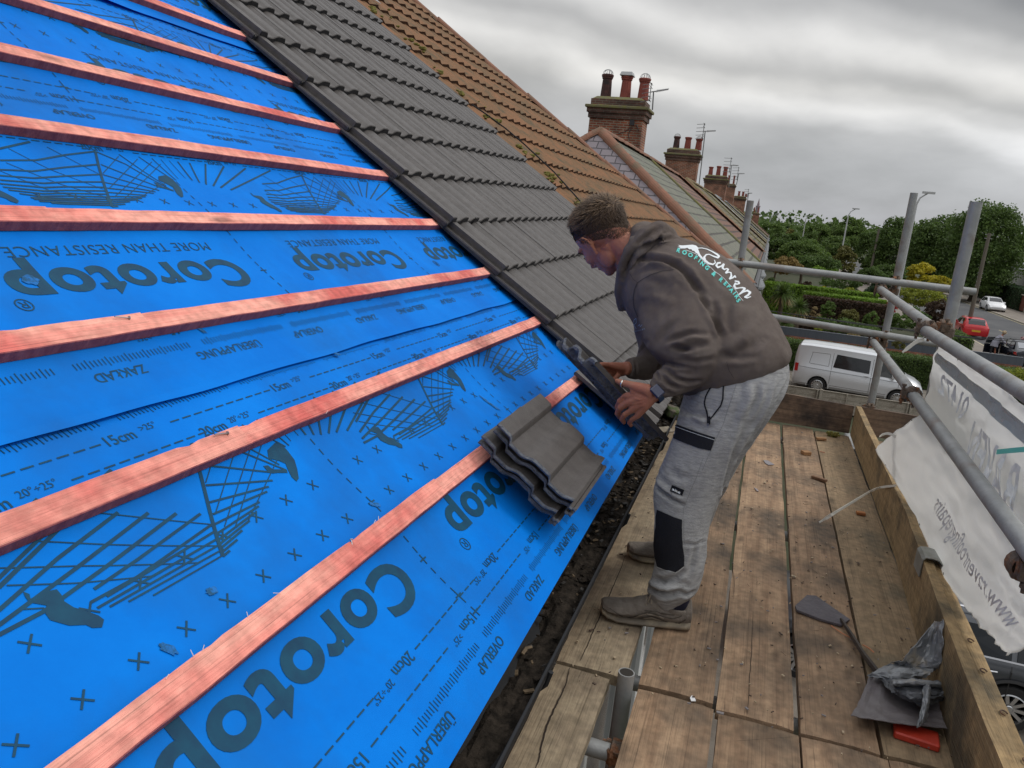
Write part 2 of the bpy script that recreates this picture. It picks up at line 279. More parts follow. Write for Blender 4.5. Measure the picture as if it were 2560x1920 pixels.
for k in range(4):
    b=MB(); rows=[]
    ts=[-.0,.003,.02,.05,.09,.13]+[.17+.03*i for i in range(28)]+[1.05]
    ys=[Y0+.05*i for i in range(int((Y1-Y0)/.05)+1)]
    for t in ts: rows.append([RF(y,e_of(k,y)-t,k) for y in ys])
    b.grid(rows)
    # turned-down lip (real thickness)
    b.grid([[RF(y,e_of(k,y),k) for y in ys],[RF(y,e_of(k,y)-.001,k,-.0016) for y in ys],[RF(y,e_of(k,y)-.12,k,-.002) for y in ys]])
    sh=hpart(b.build('underlay_sheet',M_felt,smooth=True,recalc=False))
    # ------- printing
    pr=MB(); ds=-EX*k-(.04 if k else 0); ph=.436+(.0 if k==0 else (.434 if k==1 else .17*k))
    def put(vs,fs,cy,cs,rot=True):
        q=[]
        for v in vs:
            if rot: y=cy-v[0]; s=cs+v[1]
            else: y=cy+v[0]; s=cs-v[1]
            q.append((y,s+ds))
        # cut into small pieces so the print follows the sheet
        bm=bmesh.new(); bv=[bm.verts.new((a,b_,0)) for a,b_ in q]
        for f in fs:
            try: bm.faces.new([bv[i] for i in f])
            except ValueError: pass
        ss=[p[1] for p in q]; yy=[p[0] for p in q]
        c=math.floor(min(ss)/.04)*.04
        while c<max(ss):
            bmesh.ops.bisect_plane(bm,geom=bm.verts[:]+bm.edges[:]+bm.faces[:],plane_co=(0,c,0),plane_no=(0,1,0)); c+=.04
        c=math.floor(min(yy)/.05)*.05
        while c<max(yy):
            bmesh.ops.bisect_plane(bm,geom=bm.verts[:]+bm.edges[:]+bm.faces[:],plane_co=(c,0,0),plane_no=(1,0,0)); c+=.05
        bm.verts.index_update(); bm.faces.index_update()
        vv=[RF(v.co.x,v.co.y,k,.0012) for v in bm.verts]
        pr.add(vv,[tuple(v.index for v in f.verts) for f in bm.faces]); bm.free()
    def line(y0,s0,y1,s1,w,w2=None):
        w2=w2 or w; d=V((y1-y0,s1-s0,0)); 
        if d.length<1e-6: return
        n_=V((-d.y,d.x,0)).normalized()
        vs=[(y0+n_.x*w/2,-(s0+n_.y*w/2)),(y1+n_.x*w2/2,-(s1+n_.y*w2/2)),(y1-n_.x*w2/2,-(s1-n_.y*w2/2)),(y0-n_.x*w/2,-(s0-n_.y*w/2))]
        put(vs,[(0,1,2,3)],0,0,False)
    big=text_mesh('Corotop',.150,.0048,0,1.09); ytop=1.0
    xs=[v[0] for v in big[0]]; wd=max(xs)-min(xs); f_=.725/wd; big=([(v[0]*f_,v[1],0) for v in big[0]],big[1])
    mor=text_mesh('MORE THAN RESISTANCE',.043,-.0002,0,1.1); xs=[v[0] for v in mor[0]]; f_=.62/(max(xs)-min(xs)); mor=([(v[0]*f_,v[1],0) for v in mor[0]],mor[1])
    reg=text_mesh('®',.05)
    lab=[text_mesh(t,.034,.0003) for t in ('OVERLAP','ZAKŁAD','ÜBERLAPPUNG')]
    t15=text_mesh('15cm',.034,.0003); t20=text_mesh('20cm',.034,.0003); a25=text_mesh('>25°',.022); a20=text_mesh('20°÷25°',.022)
    for i in range(-3,5):
        yc=ph+i
        if yc<-1 or yc-.75>3.75: continue
        c0=yc-.3625
        put(*big,c0,-.036); put(*mor,c0-.0,-.138); put(*reg,yc-.735,.012)
        line(yc+.085,-.41,yc+.085,-.41,.003)
        for j in range(18):
            s0=-.42+.032*j
            if s0<.14: line(yc+.084,s0,yc+.084,s0+.018,.0035)
        for s_ in (-.21,-.03,.086,.139): line(yc+.07,s_,yc+.098,s_,.004); line(yc+.084,s_-.014,yc+.084,s_+.014,.004)
    for j in range(-14,38):
        y=.01+.1*j
        for s_,o in ((-.21,0),(-.318,.0)):
            if abs(((y-ph+.5)%1)-.5-.084)<.03: continue
            line(y-.011,s_-.011,y+.011,s_+.011,.0035); line(y-.011,s_+.011,y+.011,s_-.011,.0035)
    # overlap edges, both sides of the roll
    for up in (False,True):
        mir=lambda s_: s_ if not up else (-.44-s_)
        p=.503
        for i in range(-5,10):
            s15=mir(.140); s20=mir(.090); sg=1 if up else -1
            ya=ph+(.143 if up else .030)+i*p; yb=ph+(.351 if up else -.217)+i*p
            if ya<-1.3 or ya>3.6: continue
            put(*t15,ya,s15,not up); put(*a25,ya+sg*.075,s15-sg*.006,not up); put(*t20,yb,s20,not up); put(*a20,yb+sg*.09,s20-sg*.006,not up)
            for j in range(10):
                a=ya+(.13 if up else .055)+j*.034; line(a,s15,a+.024,s15,.0034)
                a=yb+(.15 if up else .055)+j*.034; line(a,s20,a+.024,s20,.0034)
        n_=0; sr=mir(.187)
        for j in range(-140,375):
            y=j*.01
            if (j%36) in (0,1,2,3): continue
            h=.016 if j%5 else .024
            line(y,sr-h/2,y,sr+h/2,.0022)
        for i in range(-5,13):
            put(*lab[i%3],ph+.0-.003+i*.338,mir(.222),not up)
    # climbing-net drawing traced in sheet coordinates (y,s)
    dy=ph-.434 - .0; 
    def NP(x,yp): # pixel of the photograph zoom -> (y,s) on the upper sheet, normalised to ph=.434+.434
        return None
    for i in range(-3,5):
        o=ph-.868+i
        if o+1.723<-1.6 or o+1.2>3.75: continue
        no_=-.085 if k==0 else 0
        for ni,(w,pl) in enumerate(NET):
            if k==0 and (1<=ni<=16): continue
            w=w*.72
            for (a,b_) in zip(pl[:-1],pl[1:]): line(o+no_+a[0],a[1]+EX+.04,o+no_+b_[0],b_[1]+EX+.04,w)
        if k==0:
            for w,pl in NETX:
                for (a,b_) in zip(pl[:-1],pl[1:]): line(ph-.436+i+a[0],a[1],ph-.436+i+b_[0],b_[1],w*.8)
        for pg in MEN:
            put([(o+a+(.09 if k else 0),-(c+EX)) for a,c in pg],[tuple(range(len(pg)))],0,0,False)
    p_=pr.build('printed_lettering',M_print,recalc=False); p_.parent=sh; 
    for (y,s,l,w,r) in [(1.52,-.20+0,.05,.015,.6),(.86,-.2,.04,.02,1.2),(1.0,-.24,.03,.018,.2),(1.22,-.15,.05,.012,1.4),(2.45,-.26,.12,.018,1.3),(2.9,-.3,.05,.02,.4),(.75,-.55,.05,.02,.1),(1.5,-.8,.06,.015,1.1),(1.9,-.62,.03,.012,.3),(1.2,-1.0,.05,.03,.4)] if k in(0,) else []:
        b=MB(); pts=[]
        for q in range(20):
            a=2*math.pi*q/20; rr=(.9+.22*R.uniform(-1,1)); u=l*.42*math.cos(a)*rr; v_=w*.5*math.sin(a)*rr
            yy,ss=y+u*math.cos(r)-v_*math.sin(r), s+u*math.sin(r)+v_*math.cos(r)
            kk=0 if ss>-.60 else 1
            pts.append(RF(yy,ss,kk,.0022))
        b.add(pts,[tuple(range(20))]); q=b.build('scuff_mark',M_mark,recalc=False); q.parent=sh
# battens
def batten(s,y0,y1,w=.050,joint=None):
    segs=[(y0,y1)] if joint is None else [(y0,joint),(joint,y1)]
    for si,(a,b2) in enumerate(segs):
        b=MB(); rows=[]; n=int((b2-a)/.03)+1; off=(.0035 if si==0 and joint else 0); tw=w+(.004 if si==0 and joint else 0)
        top=[];
        prof=[]
        for i in range(n+1):
            y=a+(b2-a)*i/n
            j=lambda q: .0016*noise.noise(V((y*9,q*5.,s*10)))
            chip=0
            for cy,cd in CHIPS.get(round(s,2),[]): 
                chip=max(chip,cd*max(0,1-abs(y-cy)/.018))
            s0=s+j(1)-.0+chip+ (off*-1); s1=s+tw+j(2)-off; nt=.0+j(3)*.6
            prof.append([RP(y,s0,-.0255),RP(y,s0+.0012,nt-.001),RP(y,s0+.003,nt),RP(y,s1-.003,nt),RP(y,s1-.001,nt-.0015),RP(y,s1,-.0255)])
        bb=MB(); k=len(prof[0]); vs=[p for r in prof for p in r]; fs=[];mi=[]
        for i in range(n):
            for q in range(k-1):
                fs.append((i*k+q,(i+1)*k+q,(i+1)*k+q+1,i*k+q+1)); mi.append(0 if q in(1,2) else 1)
        fs.append(tuple(range(k))); mi.append(1); fs.append(tuple(n*k+q for q in range(k))); mi.append(1)
        bb.v=[tuple(v) for v in vs]; bb.f=fs; bb.mi=mi
        hpart(bb.build('batten',[M_bat,M_batside]))
SB=[-.160-.3435*i for i in range(9)]
CHIPS={round(SB[1],2):[(1.165,.008),(1.35,.004)],round(SB[2],2):[(1.21,.005),(1.05,.003)],round(SB[0],2):[(1.35,.003),(.9,.003)]}
JN={1:1.32,2:1.345,3:1.36,0:1.76,5:2.2,7:3.0}
YE=[3.66,3.70,3.72,3.72,3.6,3.6,3.55,3.5,3.5]
for i,s in enumerate(SB): batten(s,-1.3,YE[i],joint=JN.get(i))
for (y,i,ds,l) in [(1.30,2,.012,.02),(1.275,1,.008,.022),(1.33,0,-.002,.0)]:
    b=MB(); p=RP(y,SB[i]+ds,.003); q=RP(y-.035,SB[i]+ds-.006,.006) if l>0 else RP(y-.012,SB[i]+ds+.028,-.01)
    b.tube([p,q],.0016,6); b.tube([p,p+(p-q).normalized()*.0015],.0045,8)
    hpart(b.build('nail',M_nail))
# white fibres / splinters on the battens
b=MB()
for (y,i,e) in [(.86,0,-.002),(.88,0,-.002),(.99,0,-.001),(1.43,0,-.001),(1.45,0,0),(1.08,0,-.001),(.8,0,0),(1.6,1,.052),(2.1,4,0),(2.4,1,0)]:
    p=RP(y,SB[i]+e,.001); b.tube([p,p+V((R.uniform(-.010,.0),R.uniform(-.012,.012),R.uniform(.002,.007)))],.0006,4)
M_fib=mat('splinter',(.75,.6,.55),.7); tag(hpart(b.build('splinters',M_fib)),kind='stuff')
# ---------------------------------------------------------------- grey interlocking tiles
def tprof(w): # height across one tile
    w%=.155
    if w<.055: return .027-.0015*abs(w-.03)/.03
    if w<.066: return .025-.022*((w-.055)/.011)
    if w<.110: return .003+.001*((w-.066)/.044)
    if w<.150: 
        t=(w-.110)/.040; return .004+.0205*(t*t*(3-2*t))
    return .0245
WS=[0,.012,.030,.052,.058,.066,.085,.108,.120,.130,.140,.150,.155,.17,.185,.207,.213,.221,.240,.263,.275,.285,.295,.305]
def tile_course(sh,y0,nt,first=True,pitch=.318,L_=.418):
    b=MB()
    for i in range(nt):
        jx=R.uniform(-.0015,.0015); jn=R.uniform(0,.0015)
        ws=[w*pitch/.305 for w in WS]; hs=[tprof(w) for w in WS]
        yy=[y0+i*pitch+w+jx for w in ws]
        if first and i==0:
            # interlocking strip on the open left edge
            yy=[y0-.040,y0-.038,y0-.028,y0-.026,y0-.014,y0-.012,y0-.001]+yy; hs=[-.012,-.004,-.004,-.012,-.012,-.005,-.006]+hs
        sj=sh+L_+R.uniform(-.002,.002)
        b.cur=0
        top0=[RP(y,sh,.008+h+jn) for y,h in zip(yy,hs)]; top1=[RP(y,sj-.004,.044+h+jn) for y,h in zip(yy,hs)]; top2=[RP(y,sj,.040+h+jn) for y,h in zip(yy,hs)]
        b.grid([top0,top1,top2])
        b.cur=1
        b.grid([top2,[RP(y,sj-.001,.013+h*.9+jn) for y,h in zip(yy,hs)],[RP(y,sj-.04,.012+h*.6+jn) for y,h in zip(yy,hs)]])
        for e in (0,-1):
            b.cur=1
            b.add([top0[e],top1[e],top2[e],RP(yy[e],sj,.014),RP(yy[e],sh,-.012)],[(0,1,2,3,4)])
    return hpart(b.build('tile_course',[M_tile,M_tedge],recalc=False,autosmooth=None))
SH=[-.160-.3435*i for i in range(17)]
for i,s in enumerate(SH):
    if i==0: tile_course(s,3.60+.0,10,pitch=.313)
    else: tile_course(s,(3.56 if i<4 else 3.52)+R.uniform(-.004,.004),10,pitch=.318)
# one loose tile laid, others
def loose_tile(name,label,frame,group=None,broken=True,L_=.42):
    """frame(w,l,h)->world ; w across 0-.33, l along, h up"""
    b=MB(); ws=WS+[.307,.309,.318,.320,.330]; hs=[tprof(w)+0 for w in WS]+[.004,-.004,-.004,.002,.002]
    nl=8
    top=[];bot=[]
    for i in range(nl+1):
        l=L_*i/nl
        top.append([frame(w,l,h) for w,h in zip(ws,hs)])
        bot.append([frame(w,l,h-.0155-.003*noise.noise(V((w*30,l*20,1)))) for w,h in zip(ws,hs)])
    b.grid(top); b.cur=1; b.grid(bot[::-1])
    rag=lambda i,e: 0
    for e in (0,-1):
        t=top[e]; u=bot[e]; n=len(t); b.cur=1
        mid=[]
        for q in range(n):
            a,c=t[q],u[q]; d=(top[1][q]-top[0][q]).normalized()*(-1 if e==0 else 1)
            mid.append((a+c)/2+d*(.004+.004*noise.noise(V((q*1.7,e,3)))))
        b.grid([t,mid,u])
    b.cur=0
    b.grid([[r[0] for r in top],[r[0] for r in bot]]); b.grid([[r[-1] for r in top],[r[-1] for r in bot]])
    # nibs and head lugs below
    b.cur=1
    for w in (.06,.22):
        c=frame(w,L_-.03,-.018); 
        ex=(frame(w+.01,L_-.03,-.018)-c).normalized(); el=(frame(w,L_-.02,-.018)-c).normalized(); eh=ex.cross(el)
        b.box(c,(.04,.014,.016),Matrix((ex,el,eh)).transposed())
    o=b.build(name,[M_tile,M_tbroken],recalc=True)
    tag(o,label,'roof tile',group); return o
G='roof tiles not yet fixed'
# stack of four lying on the felt, ribs running along the eaves direction
def fr_stack(n0,dy,ds,rot):
    def f(w,l,h):
        cw,cl=w-.165,l-.21; c_,s_=math.cos(rot),math.sin(rot)
        ww=cw*c_-cl*s_; ll=cw*s_+cl*c_
        return RP(2.22+dy+ll, .005+ds+ww, n0+h*.8)
    return f
TL=['roof tile at the bottom of the stack on the blue felt','second lowest roof tile in the stack on the blue felt','roof tile just under the top one of the stack','topmost roof tile of the stack on the blue felt, ribbed face up']
for i in range(4):
    loose_tile('roof_tile',TL[i],fr_stack(.022+.031*i,[.03,.0,.022,.0][i]-.0,[-.012,-.006,.002,.002][i],[.03,-.01,.015,.0][i]),G)
def fr_laid(w,l,h):
    return RP(3.235+w, .258-l, .040-.03*(l/.42)+h)
loose_tile('roof_tile','roof tile laid on the eaves batten in front of the worker\'s hands',fr_laid,G)
# held tile: steeply tipped, resting with its long edge over the laid tile
HELD_O=at_y(1480,918,2.46); HELD_L=(at_y(1664,1116,2.665)-HELD_O).normalized(); HELD_W=at_y(1397,852,2.74)-HELD_O; HELD_W=(HELD_W-HELD_L*HELD_W.dot(HELD_L)).normalized()
def fr_held(w,l,h):
    return HELD_O+HELD_W*w+HELD_L*l+HELD_L.cross(HELD_W)*h*1.1
loose_tile('roof_tile','roof tile tipped on edge and held between the worker\'s hands',fr_held,G)
def at_roof(px,py,n=0):
    r=ray(px,py); nn=V((.595,0,.804)); return r*((n-1.01)/r.dot(nn))
b=MB(); b.tube([at_roof(px,py,.20) for px,py in ((1180,262),(1219,288),(1265,322),(1310,360),(1385,430),(1456,509),(1500,560))],.006,5); o=b.build('roof_cable',M_black); tag(o,'thin black cable running down over the old brown pantiles','cable')
# ---------------------------------------------------------------- eaves: fascia, gutter, walls
b=MB(); XL,XB=-.328,-.445
prof=[]
for a in range(0,11):
    t=math.pi*a/10; prof.append((XL-(.0585)+.0585*math.cos(t),-1.035-.062*math.sin(t)))
ys=[-1.5,6.9,14.6]
outer=[[V((x,y,z)) for x,z in [(XL+.004,-1.026),(XL+.004,-1.036)]+[(XL-.0585+.0625*math.cos(math.pi*a/10),-1.035-.066*math.sin(math.pi*a/10)) for a in range(11)]] for y in ys]
inner=[[V((x,y,z)) for x,z in [(XL+.004,-1.026),(XL-.002,-1.026)]+prof] for y in ys]
b.grid(outer); b.grid(inner)
for y in (1.55,2.6,3.6,4.6,-.2,.7): b.box((XL-.055,y,-1.075),(.135,.03,.085))if False else b.tube([(XL-.0585+.068*math.cos(t),y,-1.035-.071*math.sin(t)) for t in [0,.5,1,1.57,2.1,2.6,3.14]],.007,6)
hpart(b.build('gutter',M_black,recalc=False))
b=MB(); b.box((-.462,6.5,-1.11),(.022,16.2,.20)); hpart(b.build('fascia_board',M_black))
b=MB(); b.box((-.485,6.5,-3.75),(.03,16.2,5.3)); b.box((-4.5,14.5,-3.75),(8.0,.03,5.3)); hpart(b.build('front_wall',M_brick))
# window seen down the gap between scaffold boards
wi=MB(); wi.box((-.45,5.4,-2.05),(.06,4.6,.09)); [wi.box((-.452,yy,-3.3),(.055,.08,2.5)) for yy in (3.1,4.25,5.4,6.55,7.7)]; wi.box((-.40,5.4,-4.6),(.16,4.8,.06))
wf=hpart(wi.build('window_frame',M_white,bevel=.004)); gl=MB(); gl.box((-.464,5.4,-3.3),(.012,4.5,2.5)); g_=gl.build('pane',M_glass); g_.parent=wf
# muck and chips in the gutter
b=MB(); rows=[]
for i in range(0,340):
    y=-1.4+i*.035; r=[]
    for j in range(8):
        x=XL-.006-.104*j/7; c=abs(j-3.5)/3.5
        r.append(V((x,y,-1.073+.004*(c<.7)+.02*noise.noise(V((y*7,x*30,1)))+.006*noise.noise(V((y*40,x*60,4)))-(.012 if y<1.8 else 0))))
    rows.append(r)
b.grid(rows); g=b.build('gutter_debris',M_debris,recalc=False); tag(g,'dark moss and grit lying in the black gutter','debris',kind='stuff')
b=MB()
for i in range(620):
    y=R.uniform(1.5,4.4) if R.random()<.35 else R.uniform(2.3,4.6); x=XL-.012-.092*R.random(); L0=R.uniform(.006,.028)
    rt=Matrix.Rotation(R.uniform(0,6.3),3,'Z')@Matrix.Rotation(R.uniform(-.5,.5),3,'X')
    b.cur=R.choice([0,0,0,0,1,1,2]); b.box((x,y,-1.066+R.uniform(-.012,.014)-(.012 if y<1.8 else 0)),(L0,L0*R.uniform(.25,.7),.004),rt)
g=b.build('gutter_chips',[M_debris,mat('chip_grey',(.055,.05,.045),.9,col2=(.03,.027,.024),scale=60),mat('chip_leaf',(.11,.075,.04),.8,col2=(.17,.12,.07),scale=60)]); tag(g,'slate chips and dry leaf litter scattered along the gutter','debris',kind='stuff')
M_moss=mat('moss_stone',(.13,.11,.085),.95,col2=(.06,.085,.025),scale=14,bump=.8,bscale=60,contrast=(.45,.55))
b=MB(); p=at_z(1682,1030,-1.03); b.box(p,(.085,.14,.05),Matrix.Rotation(.3,3,'Z')@Matrix.Rotation(.25,3,'Y')); o=b.build('mortar_lump',M_moss,bevel=.008); tag(o,'mossy lump of old mortar sitting in the gutter beside the worker\'s thigh','rubble')
b=MB(); p=at_z(1660,1075,-1.04); b.box(p,(.05,.10,.012),Matrix.Rotation(-.7,3,'Z')@Matrix.Rotation(.25,3,'Y')); o=b.build('tile_shard',mat('shard',(.30,.26,.20),.9,col2=(.2,.17,.13),scale=30),bevel=.003); tag(o,'pale broken shard in the gutter below the mossy mortar lump','rubble')
# brown old tiles on the far half of the same roof
M_old=mat('pantile_brown',(.23,.105,.045),.9,col2=(.15,.088,.040),scale=4,stretch=(1,.5,1),bump=.8,bscale=60,c3=(.075,.065,.035),s3=5.5,t3=(.50,.68),w3=.8,detail=9)
M_oldedge=mat('pantile_edge',(.10,.045,.03),.9,col2=(.06,.035,.02),scale=40)
M_moss2=mat('moss_yellow',(.22,.19,.04),.95,col2=(.12,.12,.03),scale=40,bump=1,bscale=90)
M_ridge=mat('terracotta',(.25,.115,.07),.85,col2=(.19,.095,.06),scale=6,bump=.5,bscale=40,c3=(.16,.11,.07),s3=3,t3=(.5,.68))
def pan(w,P=.22):
    t=(w%P)/P
    return .030*(t/.62 if t<.62 else max(0,(1-(t-.62)/.38))**1.3)
def clipbuild(b,planes,name,mats,smooth=False):
    me=b.mesh(name,mats,smooth); bm=bmesh.new(); bm.from_mesh(me)
    for co,no in planes: bmesh.ops.bisect_plane(bm,geom=bm.verts[:]+bm.edges[:]+bm.faces[:],plane_co=co,plane_no=no,clear_outer=True)
    bm.to_mesh(me); bm.free(); o=bpy.data.objects.new(name,me); COL.objects.link(o); return o
HT=RP(10.35,-5.25,.04); HBm=RP(14.9,.36,.04)
Nn=V((.595,0,.804)); hd=(HBm-HT).normalized(); hip_no=hd.cross(Nn); 
if hip_no.y<0: hip_no=-hip_no
b=MB(); g_=.345
YS=[6.66]
while YS[-1]<15.6: YS+= [YS[-1]+x for x in (.045,.09,.135,.155,.19,.22)]
for k in range(19):
    sh=-.155-g_*k; rows=[]
    hk=[pan(y-6.66)+.004*noise.noise(V((y*3,k,2))) for y in YS]
    jit=[.006*noise.noise(V((y*1.1,k*3.,9)))+.004*noise.noise(V((int((y-6.66)/.22)*7.7,k*3.,1))) for y in YS]
    b.cur=0; top=[RP(y,sh,.012+h) for y,h in zip(YS,hk)]; tl=[RP(y,sh+g_+.02+j,.045+h+j*.5) for y,h,j in zip(YS,hk,jit)]; lo=[RP(y,sh+g_+.015+j,.022+h*.3) for y,h,j in zip(YS,hk,jit)]
    b.grid([top,tl]); b.cur=1; b.grid([tl,lo])
hpart(clipbuild(b,[(HT,hip_no)],'old_pantile_slope',[M_old,M_oldedge]))
# moss cushions along the cut line
b=MB()
for k in range(14):
    for q in range(16):
        y=6.72+abs(R.gauss(0,.35)); s=-.2-g_*k+R.uniform(-.1,.05)
        if R.random()<.45+.3*noise.noise(V((k*1.3,q*.2,0))): 
            c=RP(y,s,.07+R.uniform(-.01,.01)); rr=R.uniform(.012,.035)
            b.box(c,(rr*1.6,rr*2,rr),Matrix.Rotation(R.uniform(0,3),3,'Z'))
o=b.build('moss_patch',M_moss2,bevel=.006); tag(hpart(o),kind='stuff')
# hip tiles
def ridge_run(name,a,bb,mat_,r=.11,step=.42,nrm=V((0,0,1)),parent=None):
    b=MB(); d=(bb-a); L0=d.length; d.normalize(); u=d.cross(nrm).normalized(); n=u.cross(d); k=int(L0/step)+1
    for i in range(k):
        p=a+d*(i*L0/k); q=a+d*((i+1)*L0/k+.03); j=R.uniform(-.008,.008)
        rings=[]
        for pp,rr in ((p,r*1.0),(p+d*.03,r*1.0),(q,r*1.08+j*.3)):
            rings.append([pp+u*(rr*math.cos(t)*1.05)+n*(rr*math.sin(t)*.85-.03+j) for t in [math.pi*x/8 for x in range(9)]])
        b.loft(rings,cap=False,closed=False)
        b.add(rings[-1]+[q+u*(.9*r*math.cos(t))+n*(.7*r*math.sin(t)-.03) for t in [math.pi*x/8 for x in range(9)]],[(x,x+1,x+10,x+9) for x in range(8)])
    o=b.build(name,mat_,parent,smooth=False,recalc=False); return o
hpart(ridge_run('hip_tiles',HBm+V((0,0,-.0)),HT,M_ridge,r=.085,nrm=(Nn+V((0,.6,.8))).normalized()))
# far hip face
back=V((HBm.x-9.0,HBm.y,HBm.z)); b=MB(); b.add([HBm,HT,V((HT.x-.1,HT.y,HT.z)),back],[(0,1,2,3)]); b.add([RP(-1.5,-5.25,-.05),RP(10.35,-5.25,-.05),RP(10.35,-5.25,-.05)+V((-4.6,0,-3.3)),RP(-1.5,-5.25,-.05)+V((-4.6,0,-3.3))],[(0,1,2,3)]); hpart(b.build('rear_slope',M_old,recalc=False))
# loose lead/flashing scrap at the top of the join
b=MB(); b.grid([[RP(6.75+.11*j,-4.12-.1*i+.02*j,.08+.03*noise.noise(V((i,j,3)))) for j in range(7)] for i in range(4)]); o=b.build('flashing_piece',mat('lead_pale',(.28,.29,.30),.5,col2=(.4,.4,.4),scale=12),solid=.003); tag(o,'pale torn strip of flashing lying where grey tiles meet brown pantiles','flashing')
# ================================================================ the terrace beyond
def RQ(y,s,n=0): return V((-.60+.804*s+n*.595, y, -.81-.595*s+n*.804))
def slates(name,c1,c2,mo,axis,bw=.30,bh=.21,moss=None,ms=.012,bump=1.0,tm=(.5,.68)):
    m=bpy.data.materials.new(name); m.use_nodes=True; nt=m.node_tree; N=nt.nodes; L=nt.links; b=N['Principled BSDF']; b.inputs['Roughness'].default_value=.75
    tc=N.new('ShaderNodeTexCoord'); sp=N.new('ShaderNodeSeparateXYZ'); cb=N.new('ShaderNodeCombineXYZ'); L.new(tc.outputs['Object'],sp.inputs[0])
    L.new(sp.outputs[1 if axis=='y' else 0],cb.inputs[0]); L.new(sp.outputs[2],cb.inputs[1])
    nz=N.new('ShaderNodeTexNoise'); nz.inputs['Scale'].default_value=3; L.new(tc.outputs['Object'],nz.inputs[0]); va=N.new('ShaderNodeVectorMath'); va.operation='MULTIPLY_ADD'; va.inputs[1].default_value=(.05,.05,0); L.new(nz.outputs['Color'],va.inputs[0]); L.new(cb.outputs[0],va.inputs[2])
    t=N.new('ShaderNodeTexBrick'); t.inputs['Scale'].default_value=1; t.inputs['Brick Width'].default_value=bw; t.inputs['Row Height'].default_value=bh*.6; t.inputs['Mortar Size'].default_value=ms; t.inputs['Mortar Smooth'].default_value=.3
    t.inputs['Color1'].default_value=(*c1,1); t.inputs['Color2'].default_value=(*c2,1); t.inputs['Mortar'].default_value=(*mo,1); L.new(va.outputs[0],t.inputs['Vector'])
    out=t.outputs['Color']
    if moss:
        n=N.new('ShaderNodeTexNoise'); n.inputs['Scale'].default_value=1.1; n.inputs['Detail'].default_value=8; n.inputs['Roughness'].default_value=.7; L.new(tc.outputs['Object'],n.inputs['Vector'])
        r=N.new('ShaderNodeMapRange'); r.inputs[1].default_value=tm[0]; r.inputs[2].default_value=tm[1]; L.new(n.outputs['Fac'],r.inputs[0]); mx=N.new('ShaderNodeMix'); mx.data_type='RGBA'
        L.new(r.outputs[0],mx.inputs[0]); L.new(out,mx.inputs[6]); mx.inputs[7].default_value=(*moss,1); out=mx.outputs[2]
    L.new(out,b.inputs['Base Color'])
    bp=N.new('ShaderNodeBump'); bp.inputs['Strength'].default_value=bump; bp.inputs['Distance'].default_value=.02; bp.invert=True; L.new(t.outputs['Fac'],bp.inputs['Height']); L.new(bp.outputs[0],b.inputs['Normal'])
    return m
MS_purple=slates('slate_purple',(.17,.15,.17),(.23,.20,.215),(.06,.055,.06),'x',.27,.27)
MS_green=slates('slate_green',(.13,.135,.105),(.17,.165,.125),(.055,.05,.04),'y',.50,.36,moss=(.15,.19,.12),tm=(.52,.72),ms=.02)
MS_red=slates('clay_red',(.20,.095,.06),(.15,.08,.055),(.05,.03,.022),'y',.33,.33,ms=.03)
MS_redx=slates('clay_red_hip',(.20,.095,.06),(.14,.08,.05),(.05,.03,.022),'x',.33,.33,moss=(.15,.13,.05),ms=.03,tm=(.55,.7))
MS_mossy=slates('clay_mossy',(.16,.12,.075),(.13,.115,.06),(.05,.04,.03),'y',.33,.33,moss=(.15,.15,.05),ms=.03)
MS_grey=slates('slate_grey',(.16,.155,.135),(.20,.185,.16),(.06,.055,.05),'y',.5,.4,moss=(.12,.13,.085))
MS_greyx=slates('slate_grey_hip',(.14,.135,.13),(.18,.165,.15),(.05,.045,.045),'x',.4,.35,moss=(.12,.13,.085))
M_lead=mat('lead_ridge',(.17,.185,.20),.55,col2=(.24,.255,.27),scale=5,bump=.3,c3=(.5,.5,.5),s3=14,t3=(.68,.72))
M_mossridge=mat('mossy_ridge',(.20,.12,.075),.9,col2=(.17,.15,.06),scale=3,bump=.5)
M_ch=brick('brick_chimney',(.36,.10,.045),(.20,.055,.03),(.33,.27,.2),ms=.014)
M_sooty=brick('brick_sooty',(.15,.065,.045),(.09,.045,.035),(.16,.13,.1),ms=.012)
M_cap=mat('flaunching',(.16,.145,.10),.95,col2=(.20,.19,.06),scale=8,bump=.8,bscale=40)
M_pot=mat('chimney_pot_clay',(.27,.065,.045),.8,col2=(.20,.05,.04),scale=5)
M_sootpot=mat('chimney_pot_sooty',(.10,.035,.03),.85,col2=(.03,.022,.022),scale=4)
M_wire=mat('galv_wire',(.45,.46,.46),.5)
M_alu=mat('aerial_metal',(.16,.16,.16),.5)
M_render=mat('render_white',(.62,.61,.58),.8)
M_bayroof=mat('bay_lead',(.20,.21,.22),.6)
M_blackp=mat('black_paint',(.02,.02,.025),.4)
